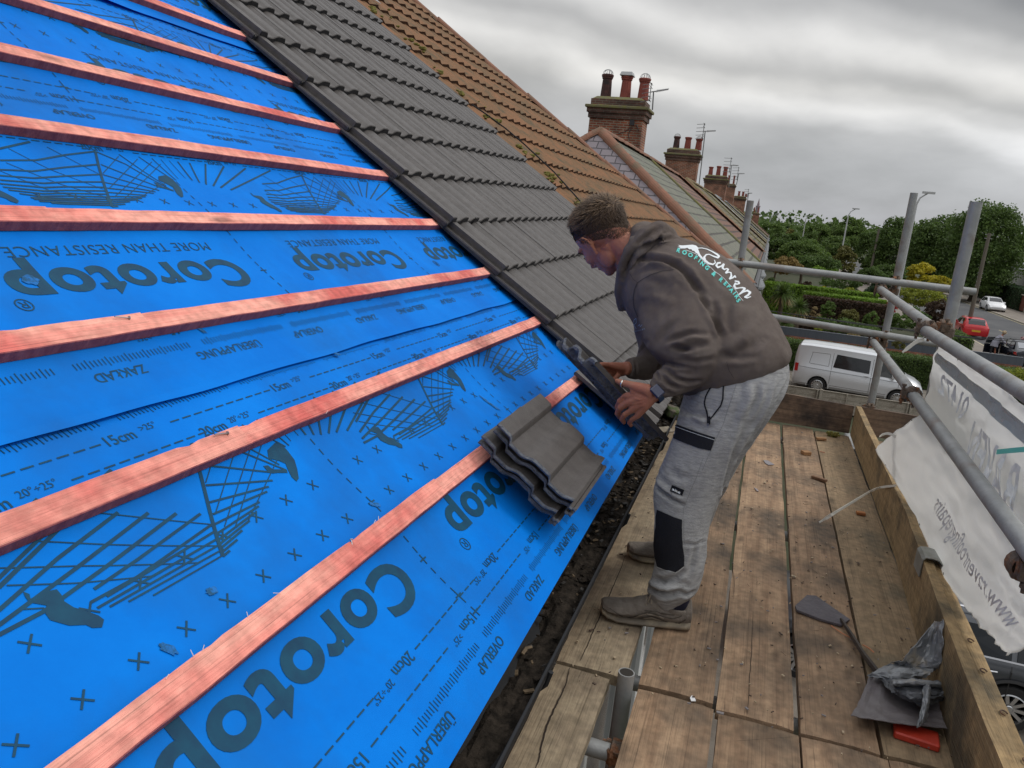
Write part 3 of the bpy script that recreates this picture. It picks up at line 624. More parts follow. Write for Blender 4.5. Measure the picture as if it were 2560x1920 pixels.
def terrace(name,label,y0,ya,yp,y1,sr,mnear,m1,m2,mhip,se=.5,bays=2,dn=.05):
    h=thing(name,label,'house',(0,(y0+y1)/2,GZ)); bpy.context.view_layer.update()
    def hp(o): o.parent=h; o.matrix_parent_inverse=h.matrix_world.inverted(); return o
    A=RQ(ya,sr,dn); E1=RQ(y0,se,dn); E2=RQ(y1,se,dn); A2=RQ(y1-(ya-y0),sr,dn); Pm=RQ(yp,sr,dn); Pe=RQ(yp,se,dn)
    bx=2*A.x-E1.x; B1=V((bx,y0,E1.z)); B2=V((bx,y1,E1.z))
    def face(nm,pts,m):
        b=MB(); b.prism(pts,None,V((0,0,-.08))); return hp(b.build(nm,m))
    face('roof_slope',[E1,Pe,Pm,A],m1); face('roof_slope',[Pe,E2,A2,Pm],m2)
    face('hip_slope',[E1,A,B1],mnear); face('hip_slope',[E2,A2,B2],mnear); face('rear_slope',[B1,A,A2,B2],m2)
    up=V((0,-.5,.8)).normalized()
    hp(ridge_run('hip_tiles',E1,A,mhip,r=.115,nrm=up)); hp(ridge_run('hip_tiles',B1,A,mhip,r=.11,nrm=V((-.5,-.5,.8)).normalized())); hp(ridge_run('ridge_tiles',A,A2,mhip,r=.13)); 
    hp(ridge_run('hip_tiles',E2,A2,mhip,r=.14,nrm=V((0,.5,.8)).normalized()))
    b=MB(); b.tube([Pe+V((0,0,.02)),Pm+V((0,0,.02))],.05,8); hp(b.build('party_verge',M_cap))
    wx=E1.x-.28
    b=MB(); b.hexa([V((wx-7,y0+.2,GZ)),V((wx,y0+.2,GZ)),V((wx,y1-.2,GZ)),V((wx-7,y1-.2,GZ)),V((wx-7,y0+.2,E1.z-.1)),V((wx,y0+.2,E1.z-.1)),V((wx,y1-.2,E1.z-.1)),V((wx-7,y1-.2,E1.z-.1))]); hp(b.build('wall',M_brick))
    b=MB(); b.box((E1.x-.02,(y0+y1)/2,E1.z-.16),(.04,y1-y0,.2)); hp(b.build('fascia_board',M_white)); 
    b=MB(); b.box(((E1.x+wx)/2-.02,(y0+y1)/2,E1.z-.262),(.24,y1-y0,.01)); b.tube([V((E1.x+.06,y0,E1.z-.06)),V((E1.x+.06,y1,E1.z-.06))],.06,8); hp(b.build('gutter',M_blackp))
    n=bays*2; 
    for i in range(n):
        yc=y0+(y1-y0)*(i+.5)/n
        for lv,(z0,z1) in enumerate(((GZ,GZ+2.5),(GZ+2.9,E1.z-.35))):
            b=MB(); ring=lambda z,e: [V((wx-.05,yc-1.3-e,z)),V((wx+.36+e,yc-.85-e*.5,z)),V((wx+.42+e,yc,z)),V((wx+.36+e,yc+.85+e*.5,z)),V((wx-.05,yc+1.3+e,z))]
            b.loft([ring(z0,0),ring(z0+.7,0),ring(z0+.72,.05),ring(z0+.8,.05),ring(z0+.82,0),ring(z1-.3,0)],closed=False); fr=hp(b.build('bay_window',M_white,recalc=False))
            g=MB(); rg=ring(z0,.006); rt=ring(z1,.006)
            for a in range(4):
                for q in range(2):
                    p0=rg[a].lerp(rg[a+1],.08+.46*q); p1=rg[a].lerp(rg[a+1],.46+.46*q)
                    g.add([V((p0.x,p0.y,z0+.9)),V((p1.x,p1.y,z0+.9)),V((p1.x,p1.y,z1-.45)),V((p0.x,p0.y,z1-.45))],[(0,1,2,3)])
            go=g.build('pane',M_glass,recalc=False); go.parent=fr
            b=MB(); b.loft([ring(z1-.32,.05),ring(z1-.24,.13),ring(z1-.18,.13),ring(z1,.02)],closed=False); b.add(ring(z1,.02),[(0,1,2,3,4)]); b.add(ring(z1-.32,.05),[(0,1,2,3,4)]); hp(b.build('bay_roof',[M_bayroof,M_white][lv*0],recalc=False))
    return h
hB=terrace('terraced_house','house next along, green slate roof and terracotta hip tiles, purple slates facing us',15.3,18.5,26.2,37.2,-4.45,MS_purple,MS_green,MS_red,M_ridge)
hC=terrace('terraced_house','third house along, mossy clay tiles and mossy brown hip',37.4,40.4,49,59.6,-4.75,MS_redx,MS_mossy,MS_mossy,M_mossridge)
hD=terrace('terraced_house','fourth house along with speckled grey lead hip over grey slates',60,63.2,71,82,-4.9,MS_greyx,MS_mossy,MS_grey,M_lead)
hE=terrace('terraced_house','fifth house along the terrace with dull green-grey slate roof',82.4,86,93,105,-4.9,MS_greyx,MS_grey,MS_grey,M_mossridge,bays=1)
hF=terrace('terraced_house','farthest house of the terrace, small behind the scaffold upright',105.4,109,120,150,-4.9,MS_greyx,MS_grey,MS_red,M_mossridge,bays=1)
def pot(b,p,h,r,n=12):
    rg=lambda z,rr:[V((p.x+rr*math.cos(2*math.pi*k/n),p.y+rr*math.sin(2*math.pi*k/n),p.z+z)) for k in range(n)]
    b.loft([rg(0,r*1.12),rg(h*.05,r*1.1),rg(h*.8,r*.93),rg(h*.82,r*1.08),rg(h*.88,r*1.1),rg(h*.9,r*1.2),rg(h*.97,r*1.22),rg(h,r*1.0),rg(h,r*.8),rg(h*.7,r*.75)])
def chimney(label,Y,L_,Rr,zb,crown,pots,depth=.95,cage=(),soot=(),house=None):
    xl=at_y(L_[0],L_[1],Y).x; pr=at_y(Rr[0],Rr[1],Y); xr=pr.x; zt=at_y(*crown,Y).z; k=1
    c=thing('chimney_stack',label,'chimney',((xl+xr)/2,Y+depth/2,zb),group='chimney stacks along the terrace'); bpy.context.view_layer.update()
    def cp(o,par=None): 
        o.parent=c; o.matrix_parent_inverse=c.matrix_world.inverted(); return o
    cx=(xl+xr)/2; w=xr-xl; cy=Y+depth/2
    s=w/1.75
    b=MB(); b.box((cx,cy,(zb+zt-.62*s)/2),(w,depth,zt-.62*s-zb)); cp(b.build('stack',M_ch))
    b=MB(); z=zt
    for (e,h,) in ((.0,.07),(.0,.0)): pass
    b.box((cx,cy,zt-.53*s),(w+.10*s,depth+.10*s,.16*s)); b.box((cx,cy,zt-.38*s),(w+.20*s,depth+.2*s,.14*s)); b.box((cx,cy,zt-.12*s),(w+.02*s,depth+.02*s,.20*s)); cp(b.build('corbel_courses',M_sooty))
    b=MB(); b.box((cx,cy,zt-.265*s),(w+.32*s,depth+.32*s,.09*s)); b.box((cx,cy,zt+.02*s),(w,depth,.10*s),taper=.82); cp(b.build('cap_slab',M_cap,bevel=.015))
    for i,(pb,ptp) in enumerate(pots):
        p=at_y(pb[0],pb[1],cy); t=at_y(ptp[0],ptp[1],cy); h=t.z-p.z; p.z=zt+.05*s; h=t.z-p.z
        b=MB(); pot(b,p,h,.165*s*POTR); po=cp(b.build('chimney_pot',M_sootpot if i in soot else M_pot,recalc=False,smooth=False))
        if i in cage:
            b=MB(); r=.17*s*POTR
            for q in range(6):
                a=math.pi*q/6; b.tube([V((p.x+r*math.cos(a)*math.cos(u),p.y+r*math.sin(a)*math.cos(u),t.z+.9*r*math.sin(u))) for u in [math.pi*x/8 for x in range(9)]],.008*s,4)
            o=b.build('wire_cage',M_wire,recalc=False); o.parent=po
        elif i==1 and Y<30:
            b=MB(); r=.2; b.box((p.x,p.y,t.z+.05),(.44,.44,.12),taper=.8); o=b.build('cowl',M_wire,bevel=.01); o.parent=po
    return c,cp
POTR=1.0
def aerial(label,Y,mb,mt,boom,n=10,grid=.5,el=.16,thick=.016):
    b=MB(); p0=at_y(*mb,Y); p1=at_y(*mt,Y); e=at_y(*boom,Y); e.z=p1.z+(e.z-p1.z)*1
    t=thing('tv_aerial',label,'aerial',p0,group='television aerials on the chimneys'); bpy.context.view_layer.update()
    m_=MB(); m_.tube([p0,p1],thick,6); a=m_.build('mast',M_alu,recalc=False)
    q=MB(); q.tube([p1-(e-p1)*.15,e],thick*.8,6); d=(e-p1).normalized(); u=V((0,.85,.5)).normalized()
    for i in range(n): c=p1.lerp(e,.2+.8*i/(n-1)); q.tube([c-u*el*(1-.4*i/n),c+u*el*(1-.4*i/n)],thick*.45,4)
    for z in (-.5,-.3,.3,.5):
        for sg in (-1,1): q.tube([p1-d*.1+V((0,-grid*.6,z*grid))+d*sg*0,p1-d*.1+V((0,grid*.6,z*grid))],thick*.5,4)
    q.tube([p1-d*.1+V((0,-.0,-grid*.55)),p1-d*.1+V((0,0,grid*.55))],thick*.6,4)
    # reflector seen open
    for k in range(5): c=p1-d*.12+V((0,0,(k-2)*grid*.25)); q.tube([c-d*grid*.5,c+d*grid*.1],thick*.45,4)
    g=q.build('antenna_head',M_alu,recalc=False)
    for o in (a,g): o.parent=t; o.matrix_parent_inverse=t.matrix_world.inverted()
chimney('nearest and largest brick chimney, green mossy cap and three tall red pots',25.7,(1475,283),(1606,310),1.2,(1550,247),[((1514,240),(1522,186)),((1562,246),(1569,190)),((1606,253),(1614,196))],cage=(0,2),soot=(0,))
chimney('second brick chimney with a tall aerial mast against its street side',48,(1666,390),(1745,400),1.5,(1715,374),[((1690,369),(1695,341)),((1718,372),(1722,343)),((1745,376),(1751,347))],cage=(0,2),soot=(0,))
chimney('third brick chimney, orange bricks, three slim pots above the grey lead hip',70,(1762,450),(1817,455),1.5,(1792,440),[((1776,435),(1780,417)),((1795,437),(1797,415)),((1812,439),(1814,417))],cage=())
chimney('small brick chimney just behind the third, with two short pots',88,(1814,465),(1838,468),1.5,(1828,460),[((1821,457),(1823,438)),((1834,457),(1836,439))],cage=())
chimney('fourth low brick chimney near the top of the scaffold upright',113,(1835,495),(1864,500),1.5,(1850,491),[((1847,489),(1849,478)),((1857,490),(1859,479)),((1865,490),(1866,485))],cage=())
chimney('farthest small brick chimney right beside the scaffold upright top',140,(1882,535),(1898,538),-1,(1890,532),[((1885,531),(1886,518)),((1895,531),(1896,519))],cage=())
aerial('stubby aerial beside the nearest chimney pots',25.6,(1631,275),(1634,229),(1671,223),n=12,grid=.5,el=.10,thick=.022)
aerial('tall aerial on the long mast at the second chimney',47.8,(1747,468),(1763,328),(1789,327),n=10,grid=.8,el=.12,thick=.032)
aerial('aerial above the third chimney',69.5,(1822,470),(1829,413),(1846,414),n=8,grid=1.1,el=.15,thick=.035)
aerial('aerial with two booms right of the third chimney',88,(1841,462),(1847,434),(1861,434),n=6,grid=1.2,el=.15,thick=.04)
aerial('faint small aerial over the fourth chimney',112,(1869,500),(1872,483),(1880,483),n=5,grid=1.0,el=.15,thick=.05)
# cable and little items on the first stack
b=MB(); Y=25.66
b.box(at_y(1580,307,Y),(.14,.08,.16)); 
for pl in ([(1576,318),(1565,328),(1545,335)],[(1580,318),(1570,336),(1574,352)],[(1590,312),(1597,326)]): b.tube([at_y(*q,Y) for q in pl],.012,5)
o=b.build('cable_box',M_blackp); tag(o,'small black box with cables on the face of the nearest chimney','cable box')
# lead flashing round the first stack
# distant church spire
c=at_y(1895,517,620); b=MB(); 
for (z0,z1,r0,r1) in ((-24,0,1.5,1.5),(0,.8,1.8,1.7),(.8,2.2,.9,.9),(2.2,6.2,.8,.04)):
    b.loft([[V((c.x+r*math.cos(a*math.pi/4),c.y+r*math.sin(a*math.pi/4),c.z+z)) for a in range(8)] for z,r in ((z0,r0),(z1,r1))])
o=b.build('church_spire',mat('spire_stone',(.28,.22,.24),.9)); tag(o,'tiny distant church spire rising behind the farthest chimney','spire')
# ================================================================ scaffold
M_bd=wood('board_brown',(.225,.138,.080),(.38,.255,.155),(.105,.078,.054),rnd=.16,t3=(.46,.66))
M_bdg=wood('board_grey',(.27,.21,.135),(.38,.305,.205),(.15,.11,.075),rnd=.05,t3=(.48,.68))
M_bdo=wood('board_olive',(.20,.14,.08),(.29,.205,.12),(.12,.10,.065))
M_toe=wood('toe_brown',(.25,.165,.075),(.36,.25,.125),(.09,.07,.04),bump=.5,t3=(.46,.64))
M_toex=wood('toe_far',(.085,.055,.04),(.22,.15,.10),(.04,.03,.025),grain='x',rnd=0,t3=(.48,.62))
M_end=mat('board_edge_iron',(.05,.045,.04),.7,col2=(.14,.10,.07),scale=20)
def board(label,x0,x1,y0,y1,m,zt=BZ,th=.038,tilt=0,cr=()):
    b=MB(); n=max(3,int((y1-y0)/.08)); nx=7; P=[];Q=[]
    sd=R.uniform(0,99)
    for i in range(n+1):
        y=y0+(y1-y0)*i/n; rr=[];qq=[]
        for j in range(nx):
            u=j/(nx-1); x=x0+(x1-x0)*u
            if j in(0,nx-1): x+=.0035*noise.noise(V((y*4,sd,j)))+.002*noise.noise(V((y*17,sd,j)))
            yy=y+(.003*noise.noise(V((x*30,sd,i))) if i in(0,n) else 0)
            z=zt-.004*(abs(u-.5)*2)**4+.0015*noise.noise(V((x*9,y*2,sd)))+tilt*(u-.5)
            if (i in (0,n)): z-=.003
            rr.append(V((x,yy,z))); qq.append(V((x,yy,zt-th)))
        P.append(rr);Q.append(qq)
    b.grid(P); b.grid([r[::-1] for r in Q]); b.grid([P[0],Q[0]]); b.grid([Q[-1],P[-1]]); b.grid([[r[0] for r in P],[r[0] for r in Q]]); b.grid([[r[-1] for r in Q],[r[-1] for r in P]])
    o=b.build('scaffold_board',m); me=o.data
    c=V(((x0+x1)/2,(y0+y1)/2,zt-th)); me.transform(Matrix.Translation(-c)); o.location=c
    return tag(o,label,'scaffold board','scaffold boards of the working platform')
board('pale grey board beside the gutter in the foreground, split down its middle',-.445,-.245,.9,2.062,M_bdg,zt=BZ+.008)
board('worn board along the gutter running under the near shoe',-.432,-.203,2.095,5.70,M_bdg)
board('short brown board right of the open gap in the foreground',-.158,.062,.9,2.066,M_bd)
board('board under the worker\'s legs, right of the gap',-.160,.057,2.085,5.70,M_bd,zt=BZ+.004)
board('second foreground board from the gap',.076,.295,.9,2.055,M_bd,zt=BZ-.003)
board('long board in the middle of the platform, behind the second foreground board',.070,.281,2.07,5.69,M_bd)
board('third foreground board from the gap',.302,.520,.9,2.05,M_bd)
board('long board carrying the slate blade and stick',.300,.505,2.062,5.70,M_bd,zt=BZ+.002)
board('foreground board nearest the toe board, with red paint marks',.527,.70,.9,2.06,M_bd,zt=BZ-.004)
board('olive brown long board against the toe board',.516,.742,2.074,5.68,M_bdo,zt=BZ-.001)
board('end of a board beyond the toe board under the white banner',.78,1.0,3.6,5.69,M_bd,zt=BZ-.004)
M_crack=mat('crack_dark',(.03,.02,.014),.95)
def crack(px,zt,w=.0016):
    b=MB(); P=[at_z(x,y,zt+.0022) for x,y in px]; Q=[]
    for a_,c_ in zip(P[:-1],P[1:]):
        for q in range(8): Q.append(a_.lerp(c_,q/8)+V((.0022*noise.noise(V((q*3.1,a_.y*50,0))),0,0)))
    Q.append(P[-1]); n=len(Q)
    b.grid([[p-V((w*(.3+.7*math.sin(math.pi*i/n)),0,0)) for i,p in enumerate(Q)],[p+V((w*(.3+.7*math.sin(math.pi*i/n)),0,0)) for i,p in enumerate(Q)]]); return b
def oncrack(idx,px,zt,w=.0016):
    bd=[o for o in COL.objects if o.name.startswith('scaffold_board')][idx]; o=crack(px,zt,w).build('crack',M_crack,recalc=False); o.parent=bd; o.matrix_parent_inverse=Matrix.Translation(bd.location).inverted()
bpy.context.view_layer.update()
def r6_(*p): return [(850+x*.3888,1280+y*.3888) for x,y in p]
def r3_(*p): return [(1700+x*.3888,1280+y*.3888) for x,y in p]
oncrack(0,r6_((1478,1000),(1455,1100),(1420,1180),(1370,1280),(1330,1370),(1300,1480),(1275,1600),(1260,1646)),BZ+.008,.0026)
oncrack(1,r6_((1835,280),(1800,380),(1720,560),(1640,740),(1580,880),(1545,955)),BZ,.0018)
oncrack(5,r3_((470,640),(460,900),(445,1100),(435,1300)),BZ-.001,.0010)
oncrack(6,r3_((240,1430),(370,1472),(730,1445)),BZ,.0010)
oncrack(5,r3_((330,300),(350,450),(345,560)),BZ,.0008)
# dark cracks along boards
# near-side toe boards (skewed)
def plank(label,pts_in,th,z0,z1,m,out=V((1,0,0)),name='toe_board'):
    b=MB(); P=[[],[],[],[]]; n=len(pts_in); 
    S=[]; 
    for i in range(n-1):
        for q in range(12): t=q/12; S.append([pts_in[i][k]+(pts_in[i+1][k]-pts_in[i][k])*t for k in range(4)])
    S.append(list(pts_in[-1]))
    for (x,y,zb,zt) in S:
        w=.003*noise.noise(V((y*3,x*3,z1*9))); v=.004*noise.noise(V((y*7+x*7,z1*5,3)))
        d=out*th
        P[0].append(V((x,y,zb))+out*w); P[1].append(V((x,y,zt+v))+out*w); P[2].append(V((x,y,zt+v-.002))+d+out*w); P[3].append(V((x,y,zb))+d+out*w)
    mid=[P[0][i].lerp(P[1][i],.5)+out*.0015 for i in range(len(P[0]))]
    b.grid([P[0],mid,P[1],P[2],P[3],P[0]]); b.add([P[k][0] for k in range(4)],[(0,1,2,3)]); b.add([P[k][-1] for k in range(4)],[(0,1,2,3)])
    return tag(b.build(name,m),label,'toe board','toe boards edging the platform')
plank('long inner toe board on edge, street side of the platform',[(.752,5.695,BZ,-1.135),(.742,3.5,BZ,-1.13),(.700,2.5,BZ,-1.128),(.683,1.8,BZ,-1.128),(.675,1.0,BZ,-1.128)],.036,0,1,M_toe)
plank('outer toe board with nails along its top, outside the inner one',[(.757,3.1,BZ-.02,-1.145),(.741,2.5,BZ-.02,-1.141),(.724,1.8,BZ-.02,-1.141),(.716,1.0,BZ-.02,-1.141)],.040,0,1,M_toe)
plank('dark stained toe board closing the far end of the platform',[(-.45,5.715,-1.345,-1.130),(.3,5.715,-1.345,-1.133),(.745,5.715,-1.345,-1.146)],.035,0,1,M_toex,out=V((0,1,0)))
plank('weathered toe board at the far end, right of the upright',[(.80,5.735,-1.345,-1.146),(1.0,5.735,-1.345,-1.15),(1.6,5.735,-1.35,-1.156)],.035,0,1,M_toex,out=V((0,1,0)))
M_rust=mat('rusty_steel',(.17,.085,.045),.75,col2=(.10,.075,.06),scale=25,metal=.35,bump=.5,bscale=120)
for y,lb in ((1.75,'rusty bent nail on the outer toe board nearest the bottom of the photo'),(1.86,'second rusty bent nail from the bottom on the outer toe board'),(2.05,'third rusty bent nail, level with the car wheel beyond'),(2.25,'fourth rusty bent nail, level with the car door handle'),(2.42,'farthest rusty bent nail along the outer toe board')): 
    b=MB(); c=V((.752 if y<2.3 else .757,y,-1.138)); b.tube([c+V((.008*math.cos(a),.011*math.sin(a),.002)) for a in [x*.6 for x in range(0,9)]],.0022,5)
    o=b.build('bent_nail',M_rust); tag(o,lb,'nail','bent nails along the toe board')
# tubes
M_tube=mat('galv_tube',(.25,.26,.255),.5,col2=(.34,.345,.34),scale=9,stretch=(1,1,1),metal=.25,bump=.15,bscale=90,c3=(.23,.20,.18),s3=7,t3=(.55,.7))
M_tubein=mat('tube_inside',(.03,.025,.02),.9)
M_coup=mat('coupler',(.14,.095,.065),.7,col2=(.13,.105,.085),scale=30,metal=.3,bump=.6,bscale=120,c3=(.25,.11,.05),s3=18,t3=(.5,.6))
fr=thing('scaffold','galvanised tube scaffold round the platform, uprights and guard rails joined by rusty couplers','scaffold',(0.8,5.8,BZ)); bpy.context.view_layer.update()
def fp(o): o.parent=fr; o.matrix_parent_inverse=fr.matrix_world.inverted(); return o
def tube(nm,a,c,r=.0242):
    a=V(a);c=V(c);b=MB(); b.tube([a,a.lerp(c,.33),a.lerp(c,.66),c],r,20,cap=False)
    d=(c-a).normalized()
    for p,s in ((a,1),(c,-1)):
        q=MB(); q.tube([p,p+d*s*.001],r,20,cap=False)
        # annular end + dark bore
        u=d.cross(V((0,0,1)) if abs(d.z)<.9 else V((1,0,0))).normalized(); w=d.cross(u)
        ring=lambda rr,off:[p+d*s*off+(u*math.cos(2*math.pi*k/20)+w*math.sin(2*math.pi*k/20))*rr for k in range(20)]
        b.cur=0; b.loft([ring(r,0),ring(r*.84,0)],cap=False); b.cur=1; b.loft([ring(r*.84,0),ring(r*.84,.12)],cap=True); b.cur=0
    me=b.mesh(nm,[M_tube,M_tubein],True); me.set_sharp_from_angle(angle=.8)
    return fp(linkmesh(nm,me))
U1=(-.167,5.82); U2=(.858,5.82); U3=(.762,3.60)
tube('upright',(U1[0],U1[1],GZ),(U1[0],U1[1],.183)); tube('upright',(U2[0],U2[1],GZ),(U2[0]+.004,U2[1],.321)); 
p3t=at_y(2441,505,3.93); p3b=at_y(2330,932,3.93); tube('upright',(p3b.x-.004,p3b.y,GZ),p3t,.0262)
YR=5.772
tube('guard_rail',(-.55,YR,-.252),(1.335,YR-.01,-.276)); tube('guard_rail',(-.5,YR,-.585),(1.30,YR-.01,-.650))
e0=at_y(2199,722,5.80); s1=at_y(2325,815,3.72); fp1=tube('guard_rail',e0,s1)
s2=at_y(2316,828,3.66); s3=at_y(2575,990,2.32); d=(s3-s2); tube('guard_rail',s2,s2+d*1.9)
l0=at_y(2181,852,5.84); l1=at_y(2283,986,3.60); l2=at_y(2501,1278,2.20)
tube('guard_rail',l0,l1+(l1-l0)*.0); tube('guard_rail',l1+V((0,.01,-.002)),l1+(l2-l1)*1.7)
st=at_z(1555,1695,-1.27); tube('upright',(-.196,2.04,-1.9),(-.196,2.045,-1.300),.0245)
tube('transom',(-.9,1.845,-1.425),(1.1,1.845,-1.425)); tube('transom',(-.5,2.22,-1.44),(1.2,2.22,-1.44)); tube('transom',(-.5,5.5,-1.42),(1.5,5.5,-1.42)); tube('transom',(-.5,3.7,-1.42),(1.2,3.7,-1.42)); tube('ledger',(.80,-1,-1.475),(.80,6.2,-1.475))
def coupler(p,d1,d2):
    d1=V(d1).normalized(); d2=V(d2).normalized(); p=V(p); b=MB()
    for d,o in ((d1,p),(d2,p)):
        u=d.cross(V((0,0,1)) if abs(d.z)<.8 else V((1,0,0))).normalized(); w=d.cross(u)
        n=16; rg=lambda rr,off:[o+d*off+(u*math.cos(2*math.pi*k/n)+w*math.sin(2*math.pi*k/n))*rr for k in range(n)]
        b.loft([rg(.0275,-.022),rg(.034,-.018),rg(.034,.018),rg(.0275,.022)],cap=False)
        # bolt and flap
        c=o+u*.038; rt=Matrix((u,d,w)).transposed(); b.box(c,(.018,.032,.042),rt)
        b.tube([o+u*.041-w*.036,o+u*.041+w*.05],.0058,8); b.tube([o+u*.041+w*.026,o+u*.041+w*.038],.0105,6); b.tube([o+u*.041-w*.040,o+u*.041-w*.032],.0100,6)
    o=b.build('coupler',M_coup,bevel=0); return fp(o)
zv=(0,0,1); xv=(1,0,0); yv=(0,1,0)
coupler((U2[0],U2[1]-.02,-.265),zv,xv); coupler((U2[0],U2[1]-.0,-.335),zv,xv); coupler((U2[0],U2[1]-.02,-.64),zv,xv); coupler((U2[0],U2[1],-.70),zv,xv); coupler((U2[0],U2[1]-.03,-1.155),zv,xv); coupler((U1[0],U1[1]-.02,-.255),zv,xv)
coupler(e0+V((.01,-.05,0)),(l1-l0),xv); coupler(l0+V((.01,-.06,.0)),(l1-l0),xv)
coupler(s1.lerp(s2,.5)+V((0,.0,.0)),(s3-s2),xv); coupler(l1,(l2-l1),xv); coupler((p3b.x,3.90,p3b.z+.22),zv,xv)
k_=at_y(2366,830,3.90); coupler(k_,zv,xv)
coupler((-.17,1.845,-1.425),xv,zv)
coupler(at_y(2556,1415,1.98),yv,xv)
# metal hoop clipped over the toe board and board clip strap
M_galv=mat('galv_sheet',(.33,.34,.32),.5,metal=.5,col2=(.25,.25,.22),scale=20)
b=MB(); pts=[V((.728+.0,y_,z_)) for y_,z_ in ()]
y=3.02; prof=[(.716,-1.19),(.716,-1.122),(.724,-1.112),(.745,-1.110),(.770,-1.114),(.800,-1.145),(.806,-1.2)]
b.grid([[V((x,y+o_,z)) for x,z in prof] for o_ in (-.055,0,.055)]); o=b.build('board_clip',M_galv,solid=.004); tag(o,'bent galvanised clip hooked over the toe board by the banner','clip')
# white cable ties
M_tie=mat('tie_white',(.72,.70,.63),.5)
M_teal=mat('tie_teal',(.12,.62,.52),.4)
def strap(label,pts,w,m,wd=V((0,0,1))):
    b=MB(); P=[V(p) for p in pts]; 
    # catmull
    Q=[]
    for i in range(len(P)-1):
        p0=P[max(i-1,0)];p1=P[i];p2=P[i+1];p3=P[min(i+2,len(P)-1)]
        for q in range(6):
            t=q/6; Q.append(.5*((2*p1)+(p2-p0)*t+(2*p0-5*p1+4*p2-p3)*t*t+(3*p1-p0-3*p2+p3)*t**3))
    Q.append(P[-1])
    rows=[]
    for i,p in enumerate(Q):
        d=(Q[min(i+1,len(Q)-1)]-Q[max(i-1,0)]).normalized(); u=(wd-d*wd.dot(d)).normalized(); ww=w*(1 if i<len(Q)-2 else .5)
        rows.append([p-u*ww/2,p+u*ww/2])
    b.grid(rows); o=b.build('cable_tie',m,solid=.0015); return tag(o,label,'cable tie','cable ties on the scaffold')
strap('long white tie curling from the toe board over the platform',[at_x(2240,1214,.745),at_x(2190,1222,.70),at_y(2120,1262,3.05),at_y(2048,1306,2.95)],.012,M_tie)
strap('white tie hanging from the upper rail joint',[at_y(2312,835,3.60),at_y(2308,848,3.58),at_y(2290,855,3.57),at_y(2256,881,3.55)],.016,M_tie)
strap('short white tie poking from the banner corner over the far toe board',[at_y(2240,1092,3.75),at_y(2222,1084,3.78),at_y(2208,1086,3.82),at_y(2198,1092,3.8)],.012,M_tie,V((.2,0,1)))
strap('turquoise tie lying across the banner',[at_x(2492,1130,.715),at_x(2520,1127,.71),at_x(2580,1122,.70)],.014,M_teal)
# ---------------------------------------------------------------- banner
M_ban=mat('banner_pvc',(.86,.85,.82),.4,col2=(.80,.77,.74),scale=3.2,bump=.25,bscale=14,c3=(.68,.62,.56),s3=2.2,t3=(.58,.76),w3=.6,contrast=(.35,.7))
M_bprint=mat('banner_showthrough',(.66,.69,.72),.5,col2=(.83,.83,.83),scale=30)
M_bband=mat('banner_band_teal',(.52,.60,.59),.5,col2=(.60,.64,.62),scale=10)
def crom(P,t):
    n=len(P)-1; t=max(0,min(n-1e-6,t)); i=int(t); f=t-i; p0=P[max(i-1,0)];p1=P[i];p2=P[i+1];p3=P[min(i+2,n)]
    return .5*((2*p1)+(p2-p0)*f+(2*p0-5*p1+4*p2-p3)*f*f+(3*p1-p0-3*p2+p3)*f**3)
nt=M_ban.node_tree; tr_=nt.nodes.new('ShaderNodeBsdfTranslucent'); tr_.inputs['Color'].default_value=(.97,.97,.96,1); ms_=nt.nodes.new('ShaderNodeMixShader'); ms_.inputs[0].default_value=.62
nt.links.new(nt.nodes['Principled BSDF'].outputs[0],ms_.inputs[1]); nt.links.new(tr_.outputs[0],ms_.inputs[2]); nt.links.new(ms_.outputs[0],nt.nodes['Material Output'].inputs['Surface'])
R0=[at_x(*p) for p in ((2352,858,.748),(2440,925,.742),(2530,990,.735),(2640,1070,.73))]
R1=[at_x(*p) for p in ((2330,930,.80),(2405,1010,.81),(2500,1110,.80),(2620,1230,.79))]
R2=[at_x(*p) for p in ((2306,1020,.715),(2372,1125,.745),(2462,1270,.752),(2590,1470,.745))]
R3=[at_x(*p) for p in ((2250,1072,.705),(2335,1215,.758),(2430,1380,.768),(2590,1600,.765))]
R4=[at_x(*p) for p in ((2190,1124,.705),(2285,1292,.775),(2376,1462,.785),(2500,1640,.78))]
CP=[R0,R1,R2,R3,R4]
def ban(u,v,dn=0): # u 0..3 along, v 0..4 down
    p=crom([crom(r,u) for r in CP],v)
    q=.012*noise.noise(V((u*2.5,v*3,0)))+.006*noise.noise(V((u*6,v*5,5)))+.005*math.sin(v*2.2+u*3)+.006*abs(noise.noise(V((u*3+v*4,v*1.5,8))))
    return p+V((-1,0,.15)).normalized()*(q+dn)
NU,NV=70,60
b=MB(); rows=[]
for j in range(NV+1):
    v=4*j/NV; r=[]
    for i in range(NU+1):
        u=3*i/NU; vv=v
        if u>2.2: vv=v*(1-.06*(u-2.2)+ (.012*math.sin(u*25)+.014*math.sin(u*57)) )
        r.append(ban(u,vv))
    rows.append(r)
b.grid(rows); bo=b.build('banner',M_ban,smooth=True,recalc=False,solid=.0012); tag(bo,'white printed banner tied inside out to the guard rails, lettering showing through backwards','banner')
pr=MB()
